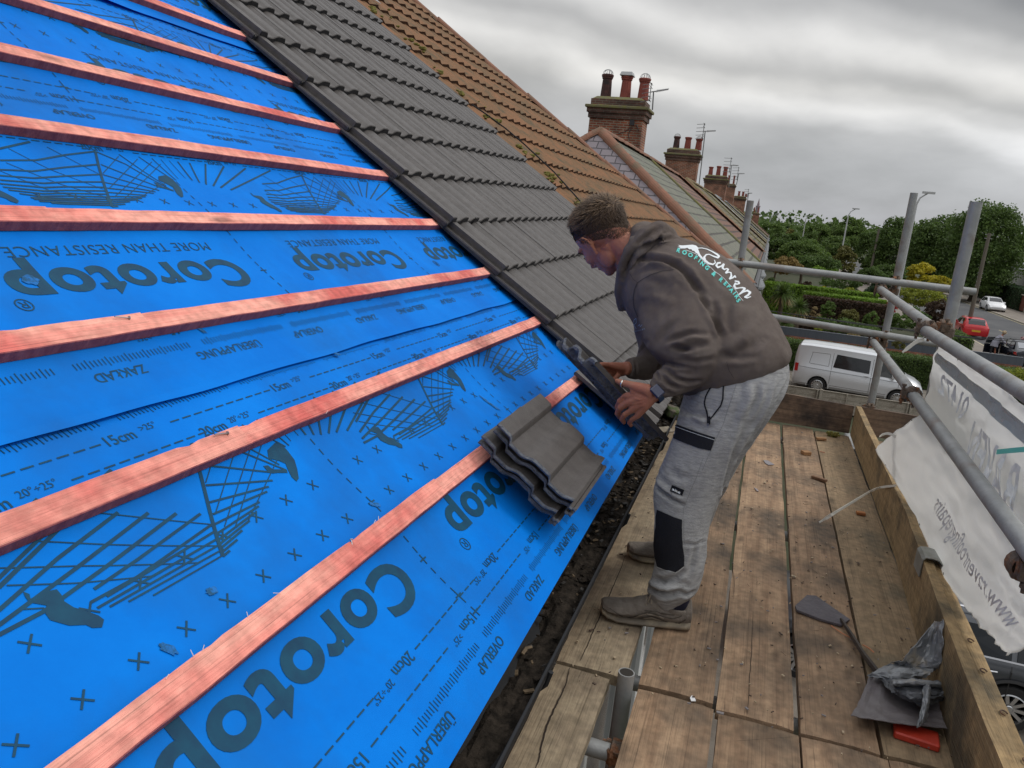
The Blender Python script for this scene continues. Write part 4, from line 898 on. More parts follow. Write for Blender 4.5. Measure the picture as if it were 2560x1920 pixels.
def bput(txt,size,u0,v0,su,sv,ang=0,bold=.003):
    vs,fs=text_mesh(txt,1,bold,0,1,'LEFT'); 
    bm=bmesh.new(); bv=[bm.verts.new((a,c,0)) for a,c,_ in vs]
    for f in fs:
        try: bm.faces.new([bv[i] for i in f])
        except ValueError: pass
    xs=[v[0] for v in vs]; c=min(xs)
    while c<max(xs): bmesh.ops.bisect_plane(bm,geom=bm.verts[:]+bm.edges[:]+bm.faces[:],plane_co=(c,0,0),plane_no=(1,0,0)); c+=.12
    for c in (-.3,-.15,0,.15,.3): bmesh.ops.bisect_plane(bm,geom=bm.verts[:]+bm.edges[:]+bm.faces[:],plane_co=(0,c,0),plane_no=(0,1,0))
    bm.verts.index_update()
    pr.add([ban(u0-v.co.x*su, v0-v.co.y*sv,.0022) for v in bm.verts],[tuple(v.index for v in f.verts) for f in bm.faces]); bm.free()
bput('01472',1,1.15,1.05,.30,.75,bold=.02)
bput('RAVEN',1,2.45,1.45,.33,1.05,bold=.02)
bput('www.ravenroofingrepairs',1,2.75,3.15,.155,.55,bold=.01)
o=pr.build('showthrough_lettering',M_bprint,recalc=False); o.parent=bo
pb=MB(); pb.grid([[ban(.12+2.88*i/40,v,.0012) for i in range(41)] for v in (.35,.45,.55,.66)]); o=pb.build('colour_band',M_bband,recalc=False); o.parent=bo
b=MB()
for u,v in ((.6,.12),(.35,3.9),(1.15,3.88),(1.9,3.86),(.02,2.5)):
    c=ban(u,v,.003); eu=(ban(u+.01,v,.003)-c).normalized(); ev=(ban(u,v+.01,.003)-c).normalized(); b.add([c+eu*.009*math.cos(a*.7)+ev*.009*math.sin(a*.7) for a in range(9)],[tuple(range(9))])
o=b.build('eyelets',M_tubein,recalc=False); o.parent=bo
b=MB(); b.grid([[ban(.03+.0*i,4*i/40,.0035) for i in range(41)],[ban(.036,4*i/40,.0035) for i in range(41)]]); o=b.build('hem_seam',M_blackp,recalc=False); o.parent=bo
# ---------------------------------------------------------------- rubbish on the platform
M_slate=mat('slate_piece',(.085,.075,.085),.7,col2=(.12,.11,.12),scale=14,bump=.5,bscale=60)
M_leadsh=mat('lead_sheet',(.16,.17,.18),.42,col2=(.28,.29,.30),scale=9,metal=.25,bump=.5,bscale=20,c3=(.42,.37,.29),s3=9,t3=(.60,.70))
M_leadd=mat('lead_dark',(.055,.06,.068),.38,col2=(.11,.115,.125),scale=12,metal=.3,bump=.4)
def flat(name,label,cat,px,m,z,th=.008,grp=None,jit=0,solidz=True):
    pts=[at_z(x,y,z) for x,y in px]; b=MB(); b.prism(pts,None,V((0,0,-th))); o=b.build(name,m,bevel=0); return tag(o,label,cat,grp)
flat('slate_offcut','dark grey slate wedge lying on the boards at the end of the stick','slate',[(1988,1514),(2018,1487),(2040,1489),(2125,1548),(2104,1562),(2048,1546),(1992,1524)],M_slate,BZ+.014)
b=MB(); b.tube([at_z(2103,1548,BZ+.020),at_z(2130,1590,BZ+.024),at_z(2155,1630,BZ+.022),at_z(2200,1690,BZ+.018)],.009,6,rs=[.006,.0085,.009,.011]); o=b.build('black_stick',mat('stick_dark',(.025,.018,.014),.6,col2=(.05,.035,.025),scale=20)); tag(o,'dark iron stick reaching from the slate wedge to the crumpled lead','stick')
# crumpled lead: folded sheets
def sheet(name,label,cat,ctrl,m,nu=24,amp=.006,fq=8,th=.002,parent=None,seed=0):
    b=MB(); rows=[]; nv=len(ctrl)-1; n1=nu
    for j in range(n1+1):
        r=[]
        for i in range(n1+1):
            rowp=[crom(rr,(len(rr)-1)*i/n1) if len(rr)>2 else rr[0].lerp(rr[1],i/n1) for rr in ctrl]
            p=crom(rowp,nv*j/n1) if len(rowp)>2 else rowp[0].lerp(rowp[1],j/n1)
            ed=1
            p=p+V((noise.noise(V((i/n1*fq,j/n1*fq,seed))),noise.noise(V((i/n1*fq,j/n1*fq,seed+9))),1.4*noise.noise(V((i/n1*fq,j/n1*fq,seed+5)))))*amp
            r.append(p)
        rows.append(r)
    b.grid(rows); o=b.build(name,m,parent,recalc=False,solid=th)
    if label: tag(o,label,cat)
    return o
zA=BZ
def Z(x,y,h): return at_z(x,y,BZ+h)
ld=thing('crumpled_flashing','crumpled heap of torn old lead flashing against the toe board','flashing',at_z(2260,1770,BZ)); bpy.context.view_layer.update()
def lp(o): o.parent=ld; o.matrix_parent_inverse=ld.matrix_world.inverted()
lp(sheet('lead_base_sheet',None,None,[[Z(2172,1692,.030),Z(2240,1700,.03),Z(2345,1740,.035)],[Z(2150,1750,.028),Z(2240,1765,.034),Z(2355,1790,.035)],[Z(2127,1789,.045),Z(2220,1805,.05),Z(2368,1822,.04)]],mat('lead_purple',(.115,.10,.105),.5,col2=(.15,.135,.135),scale=8,metal=.15,bump=.4,c3=(.5,.43,.28),s3=7,t3=(.66,.70)),amp=.003))
lp(sheet('lead_upright_flap',None,None,[[Z(2336,1552,.20),Z(2345,1556,.21),Z(2358,1550,.22)],[Z(2290,1610,.14),Z(2325,1615,.13),Z(2357,1610,.17)],[Z(2258,1648,.09),Z(2300,1660,.08),Z(2350,1665,.10)],[Z(2226,1655,.05),Z(2280,1672,.05),Z(2335,1675,.07)]],M_leadsh,amp=.008,seed=3))
lp(sheet('lead_fold',None,None,[[Z(2226,1658,.05),Z(2285,1668,.06),Z(2338,1672,.08)],[Z(2180,1682,.05),Z(2250,1680,.075),Z(2325,1685,.08)],[Z(2168,1690,.04),Z(2230,1700,.06),Z(2300,1702,.05)]],M_leadsh,amp=.006,seed=13))
lp(sheet('lead_dark_fold',None,None,[[Z(2198,1695,.05),Z(2260,1700,.07),Z(2352,1705,.08)],[Z(2230,1730,.07),Z(2280,1735,.095),Z(2358,1735,.08)],[Z(2280,1752,.06),Z(2310,1765,.07),Z(2362,1748,.05)]],M_leadd,amp=.008,seed=23))
lp(sheet('lead_roll',None,None,[[Z(2230,1700,.08),Z(2290,1698,.095),Z(2350,1707,.09)],[Z(2232,1708,.10),Z(2290,1706,.115),Z(2353,1712,.10)],[Z(2235,1717,.075),Z(2290,1718,.085),Z(2352,1722,.075)]],M_leadsh,amp=.004,seed=33))
lp(sheet('lead_strip',None,None,[[Z(2308,1716,.10),Z(2322,1712,.12),Z(2326,1722,.10)],[Z(2305,1760,.09),Z(2318,1758,.10),Z(2322,1762,.08)],[Z(2292,1820,.06),Z(2304,1810,.06),Z(2318,1800,.05)]],M_leadsh,amp=.004,seed=43))
b=MB(); b.box(at_z(2290,1838,BZ+.010),(.115,.07,.022),Matrix.Rotation(-.12,3,'Z')); o=b.build('red_block',mat('red_plastic',(.55,.045,.02),.5,col2=(.35,.03,.015),scale=14),bevel=.004); tag(o,'red plastic block half hidden under the crumpled lead','plastic block')
M_off=mat('offcut_wood',(.36,.20,.09),.8,col2=(.24,.12,.05),scale=14,stretch=(1,5,5),bump=.3)
def offcut(label,px,py,sz,rz,m,rx=0):
    b=MB(); b.box((0,0,0),sz); o=b.build('wood_offcut',m,bevel=.0015); o.location=at_z(px,py,BZ+sz[2]/2+.003); o.rotation_euler=(rx,0,rz); tag(o,label,'wood offcut','offcuts and scraps on the platform')
offcut('short square orange-brown block lying near the toe board',2152,1283,(.042,.026,.014),.1,mat('offcut_orange',(.42,.17,.05),.8,col2=(.3,.11,.04),scale=20))
offcut('pale block offcut on the middle of the platform',2015,1132,(.05,.045,.022),.5,M_off)
offcut('brown stick offcut lying across a board joint',2048,1197,(.085,.024,.016),-.5,mat('offcut_dark',(.2,.11,.06),.8,col2=(.12,.06,.03),scale=20))
offcut('small twisted offcut near the far toe board',2053,1097,(.065,.026,.016),.35,M_off)
offcut('tiny reddish chip on the board joint behind the pale block',2056,1130,(.03,.006,.004),-.1,mat('offcut_red',(.35,.12,.06),.8))
b=MB(); c=at_z(2083,1086,BZ+.018)
for i in range(26): b.box(c+V((R.gauss(0,.016),R.gauss(0,.013),R.uniform(-.015,.012))),(.016,.016,.012),Matrix.Rotation(R.random()*3,3,'Z'))
o=b.build('moss_clump',M_moss2); tag(o,'small dark green clump of moss at the foot of the far toe board','moss')
flat('slate_flake','small pale slate flake on the boards right of the worker\'s thigh','slate',[(1908,1150),(1920,1151),(1936,1161),(1921,1162),(1914,1158)],mat('flake',(.26,.24,.25),.7),BZ+.006,.003)
flat('slate_flake','tiny broken slate flake on the boards behind the worker\'s calf','slate',[(1885,1218),(1892,1227),(1897,1228),(1893,1222)],mat('flake2',(.30,.26,.27),.7),BZ+.006,.003)
b=MB(); 
for a in ((2078,1565),(2094,1573),(2110,1584),(2124,1596)): pass
b.tube([at_z(2078,1564,BZ+.008),at_z(2105,1583,BZ+.010),at_z(2128,1595,BZ+.008)],.0022,5); o=b.build('splinter_strip',mat('splinter_red2',(.50,.20,.10),.7)); tag(o,'thin reddish splinter left of the black stick','splinter'); b=MB(); b.tube([at_z(2157,1612,BZ+.008),at_z(2172,1620,BZ+.012),at_z(2185,1631,BZ+.006)],.0026,5)
o=b.build('splinter_strip',mat('splinter_red',(.50,.20,.10),.7)); tag(o,'short pale splinter right of the black stick','splinter')
b=MB(); b.cur=0
for i in range(420):
    x=R.uniform(-.4,.74); y=abs(R.gauss(0,1.6))+2.0
    if y>5.6 or (-.2<x<-.155): continue
    L0=R.uniform(.003,.012)*(1 if R.random()<.9 else 1.8); b.cur=R.choice([0,0,1,1,2]); b.box((x,y,BZ+.007),(L0,L0*R.uniform(.15,.6),.003),Matrix.Rotation(R.random()*6,3,'Z'))
for i in range(70):
    x=R.uniform(.05,.74); y=R.uniform(2.1,5.4); a=R.random()*6; l=R.uniform(.01,.04); b.cur=1; p=V((x,y,BZ+.006)); b.tube([p,p+V((math.cos(a)*l,math.sin(a)*l,.001))],.0007,4)
o=b.build('grit',[mat('grit_light',(.42,.33,.22),.9),mat('grit_dark',(.09,.06,.045),.9),mat('grit_grey',(.22,.2,.2),.9)]); tag(o,'grit, splinters and chips scattered over the scaffold boards','debris',kind='stuff')
flat('paper_scrap','small white scrap at a board end near the open gap','scrap',[(1725,1744),(1730,1738),(1737,1745),(1740,1752),(1728,1752)],mat('paper',(.8,.8,.8),.6),BZ+.004,.002)
# ================================================================ ground, street
M_earth=mat('earth_grass',(.028,.042,.014),.95,col2=(.055,.055,.028),scale=.9,bump=.6,bscale=6)
M_asph=mat('asphalt',(.060,.062,.066),.9,col2=(.085,.086,.09),scale=.35,bump=.3,bscale=20,c3=(.11,.11,.11),s3=.25,t3=(.5,.7))
M_pave=mat('paving',(.18,.155,.13),.9,col2=(.23,.20,.17),scale=.8,bump=.2,bscale=12)
M_drive=mat('drive_gravel',(.13,.115,.095),.95,col2=(.20,.18,.15),scale=2.5,bump=.8,bscale=25)
M_kerb=mat('kerb',(.34,.30,.24),.9,col2=(.42,.38,.30),scale=2)
M_line=mat('road_line',(.45,.36,.16),.8,col2=(.3,.26,.16),scale=4)
def sheetz(nm,x0,x1,y0,y1,z,m,nx=1,ny=1):
    b=MB(); b.grid([[V((x0+(x1-x0)*i/nx,y0+(y1-y0)*j/ny,z)) for i in range(nx+1)] for j in range(ny+1)]); return tag(b.build(nm,m,recalc=False),kind='structure')
b=MB(); b.box((0,900,GZ-.55),(3000,2400,1.0)); tag(b.build('ground',M_earth),kind='structure')
b=MB(); b.box((19.25,200,GZ-.03),(8.75,700,.06)); tag(b.build('road',M_asph),kind='structure')
b=MB(); b.box((13.2,200,GZ+.0),(3.3,700,.18)); b.box((25.55,200,GZ),(3.8,700,.18)); tag(b.build('pavement',M_pave),kind='structure')
b=MB(); b.box((14.81,200,GZ+.003),(.13,700,.20)); b.box((23.69,200,GZ+.003),(.13,700,.20)); tag(b.build('kerb',M_kerb),kind='structure')
b=MB(); b.box((15.1,200,GZ+.002),(.10,500,.006)); b.box((23.35,200,GZ+.002),(.10,500,.006))
for i in range(40): b.box((19.3,12+i*6,GZ+.002),(.10,2.4,.006))
tag(b.build('road_markings',M_line),kind='structure')
sheetz('driveway',-.3,11.5,30.1,38.0,GZ+.012,M_drive); sheetz('driveway',-.3,11.5,7,14.3,GZ+.012,M_drive); sheetz('garden_path',-.3,11.5,41,43,GZ+.012,M_pave)
sheetz('side_road',9.5,11.6,112,150,GZ+.02,M_pave)
# ---------------------------------------------------------------- cars
M_tyre=mat('tyre',(.018,.018,.018),.85); M_rim=mat('alloy',(.55,.56,.57),.3,metal=.9); M_cglass=mat('car_glass',(.012,.015,.018),.06,spec=.8); M_trim=mat('black_trim',(.02,.02,.02),.5)
M_lampr=mat('tail_lamp_red',(.42,.01,.012),.25,coat=.5); M_lampc=mat('head_lamp',(.45,.46,.48),.12,metal=.6); M_chrome=mat('chrome',(.7,.7,.72),.12,metal=1)
M_plate_y=mat('plate_yellow',(.68,.42,.03),.5)
def paint(nm,c,met=.3,r=.32): return mat(nm,c,r,metal=met,coat=.6,spec=.5)
def interp(S,x):
    for a,b in zip(S[:-1],S[1:]):
        if a[0]<=x<=b[0]:
            t=(x-a[0])/(b[0]-a[0]+1e-9); return [a[k]+(b[k]-a[k])*t for k in range(len(a))]
    return S[0] if x<S[0][0] else S[-1]
def wheel(parent,x,y,r,side,spokes=10,rim=.68):
    w=thing('wheel',None,None); w.parent=parent; w.location=(x,y,r); 
    def rg(rr,yy,n=28): return [V((rr*math.cos(2*math.pi*k/n),yy*side,rr*math.sin(2*math.pi*k/n))) for k in range(n)]
    b=MB(); b.loft([rg(r*rim,-.10),rg(r*.97,-.11),rg(r,-.08),rg(r,.08),rg(r*.96,.105),rg(r*rim,.10),rg(r*rim*.98,.02)],cap=False); t=b.build('tyre',M_tyre,w)
    b=MB(); b.loft([rg(r*rim,.10),rg(r*rim*.93,.108),rg(r*rim*.92,.04)],cap=False)
    rr=r*rim*.92
    for k in range(spokes):
        a=2*math.pi*k/spokes; u=V((math.cos(a),0,math.sin(a))); v=V((-math.sin(a),0,math.cos(a)))
        b.prism([u*.04*1+v*.022+V((0,.075*side,0)),u*rr+v*.030+V((0,.088*side,0)),u*rr-v*.018+V((0,.088*side,0)),u*.04-v*.022+V((0,.075*side,0))],None,V((0,-.03*side,0)))
    b.loft([rg(.055,.09),rg(.045,.098)],cap=True)
    b.build('rim',M_rim,w)
    b=MB(); b.loft([rg(rr,.03),rg(.01,.03)],cap=True); b.build('brake_disc',M_trim,w)
    return w
def car(label,cat,loc,rz,S,W,pnt,side_glass=(),glass=(),lights=(),wheels=(),wr=.32,arch=True,plates=(),lines=(),spokes=10,extra=None,group='parked cars',name='parked_car'):
    """S stations (x,zb,zbelt,zroof,wr,wb)"""
    c=thing(name,label,cat,loc,rz,group)
    def ring(s):
        x,zb,zt,zr,wrf,wb=s; h=wb
        pts=[(-h*.90,zb),(-h*.985,zb+.10),(-h,zb+(zt-zb)*.45),(-h*.985,zt-.05),(-h*.95,zt),(-(wrf+.03),zr-.07),(-wrf*.93,zr-.015),(-wrf*.5,zr),(0,zr+.005)]
        pts+=[(-y,z) for y,z in pts[-2::-1]]
        return [V((x,y,z)) for y,z in pts]
    b=MB(); rs=[ring(s) for s in S]; b.loft(rs,cap=True)
    me=b.mesh('body',[pnt,M_trim],False); bm=bmesh.new(); bm.from_mesh(me); bmesh.ops.recalc_face_normals(bm,faces=bm.faces); bm.to_mesh(me); bm.free()
    if wheels:
        kb=MB()
        for x in wheels:
            for sd in (1,-1):
                rg=lambda yy:[V((x+(wr+.055)*math.cos(2*math.pi*k/28),yy,wr+.01+(wr+.055)*math.sin(2*math.pi*k/28))) for k in range(28)]
                kb.loft([rg(sd*(W/2+.2)),rg(sd*(W/2-.30))])
        km=kb.mesh('cut',[M_trim]); bm=bmesh.new(); bm.from_mesh(km); bmesh.ops.recalc_face_normals(bm,faces=bm.faces); bm.to_mesh(km); bm.free()
        ko=linkmesh('cut',km); bo_=linkmesh('tmp',me); md=bo_.modifiers.new('b','BOOLEAN'); md.object=ko; md.operation='DIFFERENCE'; md.solver='EXACT'; md.material_mode='TRANSFER'
        me2=evalmesh(bo_); bpy.data.objects.remove(bo_); bpy.data.objects.remove(ko); me=me2
    if True:
        def zs(x,y):
            s=interp(S,x); wrf=s[4]; zr=s[3]; y=abs(y)
            K=[(0,zr+.005),(wrf*.5,zr),(wrf*.93,zr-.015),(wrf+.03,zr-.07)]
            for a,b_ in zip(K[:-1],K[1:]):
                if y<=b_[0]: return a[1]+(b_[1]-a[1])*(y-a[0])/(b_[0]-a[0])
            return zr-.07
    for p in me.polygons: p.use_smooth=True
    me.set_sharp_from_angle(angle=.6); body=linkmesh('body',me,c)
    def sy(x,z,off=.006):
        s=interp(S,x); h=s[5]; wf=s[4]; zt=s[2]; zr=s[3]-.07
        if z<=zt-.05: y=h*1.0-.0 if z>s[1]+(zt-s[1])*.45 else h*(.985+.015*(z-s[1]-.1)/max(.01,(zt-s[1])*.45-.1)); y=min(h,y); 
        elif z<=zt: y=h*(.985-.035*(z-zt+.05)/.05)
        else: y=h*.95+(wf+.03-h*.95)*min(1,(z-zt)/max(zr-zt,.01))
        return y+off
    for sd in (1,-1):
        for poly in side_glass:
            g=MB(); 
            P=poly; n=len(P); cx=sum(p[0] for p in P)/n; cz=sum(p[1] for p in P)/n
            vs=[V((x,sd*sy(x,z,.012),z)) for x,z in P]+[V((cx,sd*sy(cx,cz,.012),cz))]; g.add(vs,[(i,(i+1)%n,n) for i in range(n)]); g.build('side_window',M_cglass,c)
        for (x0,z0,x1,z1) in lines:
            g=MB(); k=10; g.grid([[V((x0+(x1-x0)*i/k,sd*sy(x0+(x1-x0)*i/k,z0+(z1-z0)*i/k,.008),z0+(z1-z0)*i/k)) for i in range(k+1)],[V((x0+(x1-x0)*i/k+(.012 if abs(x1-x0)<abs(z1-z0) else 0),sd*sy(x0+(x1-x0)*i/k,z0+(z1-z0)*i/k,.008),z0+(z1-z0)*i/k+(.012 if abs(x1-x0)>=abs(z1-z0) else 0))) for i in range(k+1)]]); g.build('panel_gap',M_trim,c,recalc=False)
        for x in wheels:
            wheel(c,x,sd*(W/2-.115),wr,sd,spokes)
            if arch:
                n=20; o=[];i_=[]
                for k in range(n+1):
                    a=math.pi*k/n-.12+ .24*k/n*1; a=-.15+(math.pi+.3)*k/n
                    xx,zz=x+(wr+.075)*math.cos(a),wr+.01+(wr+.075)*math.sin(a); x2,z2=x+wr*.9*math.cos(a),wr+wr*.9*math.sin(a)
                    o.append(V((xx,sd*sy(xx,zz,.005),zz))); i_.append(V((x2,sd*(W/2-.02),z2)))
                g=MB(); o2=[V((p.x+(p.x-x)*.10,p.y+.012*sd,wr+(p.z-wr)*1.10)) for p in o]; o1=[V((p.x,p.y+.014*sd,p.z)) for p in o]; g.grid([o2,o1]); g.build('arch_lip',pnt,c,recalc=False,smooth=True)
    for (nm,m,pts) in glass:
        if isinstance(pts[0],(int,float)):
            xa,xb,ya,yb=pts; g=MB(); g.grid([[V((xa+(xb-xa)*i/8,(ya+(yb-ya)*i/8)*(2*j/8-1),zs(xa+(xb-xa)*i/8,(ya+(yb-ya)*i/8)*(2*j/8-1))+.012)) for j in range(9)] for i in range(9)]); g.build(nm,m,c,recalc=True); continue
        g=MB(); P=[V(p) for p in pts]; n=(P[1]-P[0]).cross(P[2]-P[0]).normalized(); cc=sum(P,V((0,0,0)))/len(P)
        if n.dot(cc-V((sum(s[0] for s in S)/len(S),0,.7)))<0: n=-n
        g.prism([p+n*.004 for p in P],None,n*.012); g.build(nm,m,c)
    for sd in (1,-1):
        g=MB(); s=extra['mirror'] if extra and 'mirror' in extra else None
        if s: g.box((s[0],sd*(sy(s[0],s[1])+.11),s[1]),(.12,.22,.16)); g.build('wing_mirror',extra.get('mm',pnt),c,bevel=.03)
    return c
M_silver=paint('paint_silver',(.62,.64,.66),.35,.3)
# silver van, nose towards the street
VS=[(-.02,.42,.95,1.55,.70,.84),(.03,.30,1.02,1.85,.76,.90),(.12,.28,1.05,1.95,.78,.94),(.5,.27,1.08,1.985,.80,.95),(1.6,.27,1.09,1.99,.81,.955),(2.9,.27,1.07,1.97,.80,.955),(3.25,.27,1.06,1.93,.78,.955),(3.45,.27,1.05,1.86,.76,.955),(4.05,.27,1.03,1.32,.74,.95),(4.22,.27,1.02,1.17,.73,.94),(4.55,.28,.93,1.06,.70,.92),(4.78,.32,.78,.90,.66,.87),(4.88,.42,.64,.70,.60,.78)]
vr=at_z(2053,974,GZ)
van=car('silver panel van with dark side window parked on the drive','van',(1.92,34.42,GZ),rad(-7),VS,1.9,M_silver,
 side_glass=[[(1.48,1.18),(2.84,1.14),(2.82,1.66),(1.55,1.72)],[(3.02,1.12),(3.80,1.10),(3.86,1.16),(3.40,1.66),(3.04,1.68)]],
 glass=[('windscreen',M_cglass,(3.49,4.14,.66,.70)),
        ('tail_lamp',M_lampr,[(.03,-.90,1.15),(.16,-.945,1.15),(.16,-.945,.82),(.03,-.90,.82)]),('tail_lamp',M_lampr,[(.03,.90,1.15),(.16,.945,1.15),(.16,.945,.82),(.03,.90,.82)]),
        ('headlight',M_lampc,[(4.52,-.93,.86),(4.80,-.80,.80),(4.82,-.80,.62),(4.58,-.93,.64)]),('headlight',M_lampc,[(4.52,.93,.86),(4.80,.80,.80),(4.82,.80,.62),(4.58,.93,.64)]),
        ('rear_window',M_cglass,[(.03,-.6,1.65),(.03,.6,1.65),(.0,.62,1.15),(.0,-.62,1.15)]),('bumper_trim',M_trim,[(4.86,-.6,.5),(4.86,.6,.5),(4.86,.6,.4),(4.86,-.6,.4)])],
 wheels=(1.0,4.0),wr=.335,lines=[(.18,1.02,4.0,.98),(1.42,.38,1.42,1.75),(2.92,.38,2.92,1.74),(3.95,.45,3.95,.98),(.6,1.2,1.3,1.18),(.6,1.66,1.3,1.68),(.55,1.2,.62,1.66),(1.3,1.18,1.3,1.68),(1.2,.42,3.6,.42)],spokes=14,extra={'mirror':(3.72,1.18)})
g=MB(); g.box((2.75,-.972,1.04),(.16,.02,.03)); g.build('door_handle',M_silver,van,bevel=.008)
# hatchback stations (x rear->front)
HS=[(0,.42,.72,.80,.50,.72),(.06,.26,.86,.98,.58,.84),(.30,.22,.90,1.28,.60,.88),(.62,.2,.93,1.44,.60,.89),(1.5,.2,.93,1.48,.62,.9),(2.3,.2,.93,1.44,.61,.9),(2.75,.2,.92,1.22,.62,.9),(3.12,.2,.91,1.0,.66,.89),(3.7,.2,.80,.90,.66,.87),(4.05,.25,.66,.76,.60,.82),(4.2,.36,.5,.58,.5,.72)]
HG=[[(.55,.96),(1.42,.97),(1.42,1.38),(.85,1.34)],[(1.5,.97),(2.75,.96),(2.25,1.35),(1.5,1.39)]]
def hglass(lampf=M_lampc,plate=M_plate_y,front=False):
    G=[('rear_window',M_cglass,(.10,.56,.56,.56)),('windscreen',M_cglass,(2.36,3.04,.55,.62))]
    for s in (1,-1): G+= [('tail_lamp',M_lampr,[(.06,.84*s,.92),(.30,.885*s,.90),(.26,.885*s,.72),(.04,.80*s,.72)]),('headlight',lampf,[(3.72,.86*s,.76),(4.08,.76*s,.68),(4.12,.74*s,.58),(3.85,.85*s,.62)])]
    G+=[('number_plate',plate,[(.0,-.28,.66),(.0,.28,.66),(.01,.28,.53),(.01,-.28,.53)]),('rear_bumper',M_trim,[(.015,-.7,.46),(.015,.7,.46),(.06,.75,.32),(.06,-.75,.32)]),('grille',M_trim,[(4.15,-.6,.50),(4.15,.6,.50),(4.17,.6,.38),(4.17,-.6,.38)])]
    return G
car('white hatchback parked facing us on the far side of the street','car',(24.15,98.0,GZ),rad(-90),HS,1.8,paint('paint_white',(.80,.81,.82),0,.3),side_glass=HG,glass=hglass(),wheels=(.85,3.4),wr=.33,lines=[(.9,.3,.9,.9),(1.46,.25,1.46,.92),(2.7,.3,2.7,.9)],extra={'mirror':(2.6,1.0)})
rc=car('bright red small car seen from behind with its yellow number plate','car',(15.25,63.2,GZ),rad(90),HS,1.8,paint('paint_red',(.55,.015,.02),.1,.3),side_glass=HG,glass=hglass(),wheels=(.8,3.35),wr=.32,extra={'mirror':(2.6,1.0)})
car('dark red car cut by the frame edge, in the road beside the woman','car',(22.0,62.0,GZ),rad(188),HS,1.8,paint('paint_maroon',(.22,.008,.014),.3,.25),side_glass=HG,glass=hglass(),wheels=(.85,3.4),wr=.33,extra={'mirror':(2.6,1.0),'mm':M_trim},name='moving_car')
M_blk=paint('paint_black',(.012,.014,.022),.3,.22)
SS=[(0,.42,.74,.82,.55,.74),(.08,.26,.90,1.02,.62,.86),(.75,.22,.93,1.06,.64,.9),(1.45,.2,.94,1.40,.58,.91),(2.2,.2,.94,1.45,.60,.91),(2.85,.2,.93,1.40,.60,.91),(3.55,.2,.92,1.02,.66,.9),(4.2,.22,.78,.90,.66,.87),(4.55,.3,.6,.7,.56,.78)]
bc=car('black saloon at the kerb with its near door standing open','car',(15.15,49.9,GZ),rad(90),SS,1.82,M_blk,side_glass=[[(1.0,.97),(1.9,.97),(1.9,1.34),(1.42,1.32)],[(1.97,.97),(3.4,.96),(2.85,1.32),(1.97,1.35)]],
 glass=[('rear_window',mat('glass_sky',(.35,.36,.38),.15,metal=.5),(.80,1.40,.58,.54)),('windscreen',M_cglass,(2.92,3.48,.55,.62)),('tail_lamp',M_lampr,[(.06,.86,.92),(.34,.905,.90),(.30,.905,.76),(.05,.82,.74)]),('tail_lamp',M_lampr,[(.06,-.86,.92),(.34,-.905,.90),(.30,-.905,.76),(.05,-.82,.74)]),('number_plate',M_plate_y,[(-.0,-.26,.70),(-.0,.26,.70),(.0,.26,.58),(.0,-.26,.58)])],wheels=(.95,3.7),wr=.33,spokes=10,extra={'mirror':(3.2,1.0)})  # rear glass given a pale grey that stands for the reflected sky
g=MB(); a=rad(62); 
hx,hy=3.15,.92; L_=1.05
def dp(t,z): return V((hx-t*math.cos(a)*L_,hy+t*math.sin(a)*L_,z))
g.prism([dp(0,.35),dp(1,.38),dp(1,.95),dp(0,.95)],None,V((.05,.03,0))); d_=g.build('open_door',M_blk,bc,bevel=.01)
g=MB(); g.prism([dp(.12,.96),dp(.98,.96),dp(.9,1.32),dp(.42,1.34)],None,V((.015,.01,0))); g.build('door_window',M_cglass,d_)
# dark estate under the scaffold
ES=[(0,.42,.78,.9,.6,.76),(.07,.28,.92,1.15,.64,.88),(.35,.22,.96,1.42,.64,.9),(.9,.2,.97,1.49,.64,.91),(2.0,.2,.97,1.50,.66,.91),(2.9,.2,.96,1.44,.65,.91),(3.6,.2,.94,1.06,.68,.9),(4.3,.22,.82,.94,.66,.87),(4.65,.32,.6,.7,.56,.78)]
es=car('dark grey estate car parked below the scaffold, roof bars and silver window trim','car',(5.02,11.95,GZ),rad(180),ES,1.82,paint('paint_charcoal',(.055,.06,.068),.35,.28),side_glass=[[(.35,1.02),(.95,1.02),(.95,1.36),(.55,1.34)],[(1.02,1.02),(2.0,1.02),(2.0,1.40),(1.02,1.38)],[(2.07,1.02),(3.3,1.0),(2.85,1.38),(2.07,1.40)]],
 glass=[('windscreen',M_cglass,(2.98,3.52,.6,.64))],wheels=(.92,3.65),wr=.335,spokes=10,lines=[(1.0,.3,1.0,.96),(2.03,.25,2.03,.96),(3.2,.3,3.2,.94)],extra={'mirror':(3.15,1.05)})
for s in (1,-1):
    g=MB(); g.tube([V((.5,.60*s,1.50)),V((.7,.60*s,1.56)),V((2.6,.60*s,1.56)),V((2.8,.60*s,1.50))],.018,6); g.build('roof_bar',M_chrome,es)
    g=MB(); k=12; g.grid([[V((.35+2.95*i/k,s*(.878),1.008)) for i in range(k+1)],[V((.35+2.95*i/k,s*.872,1.032)) for i in range(k+1)]]); g.build('window_trim',M_chrome,es,recalc=False)
    g=MB(); g.tube([V((1.18,.925*s,.86)),V((1.24,.945*s,.865)),V((1.36,.945*s,.865)),V((1.42,.925*s,.86))],.014,6); g.build('door_handle',M_chrome,es)
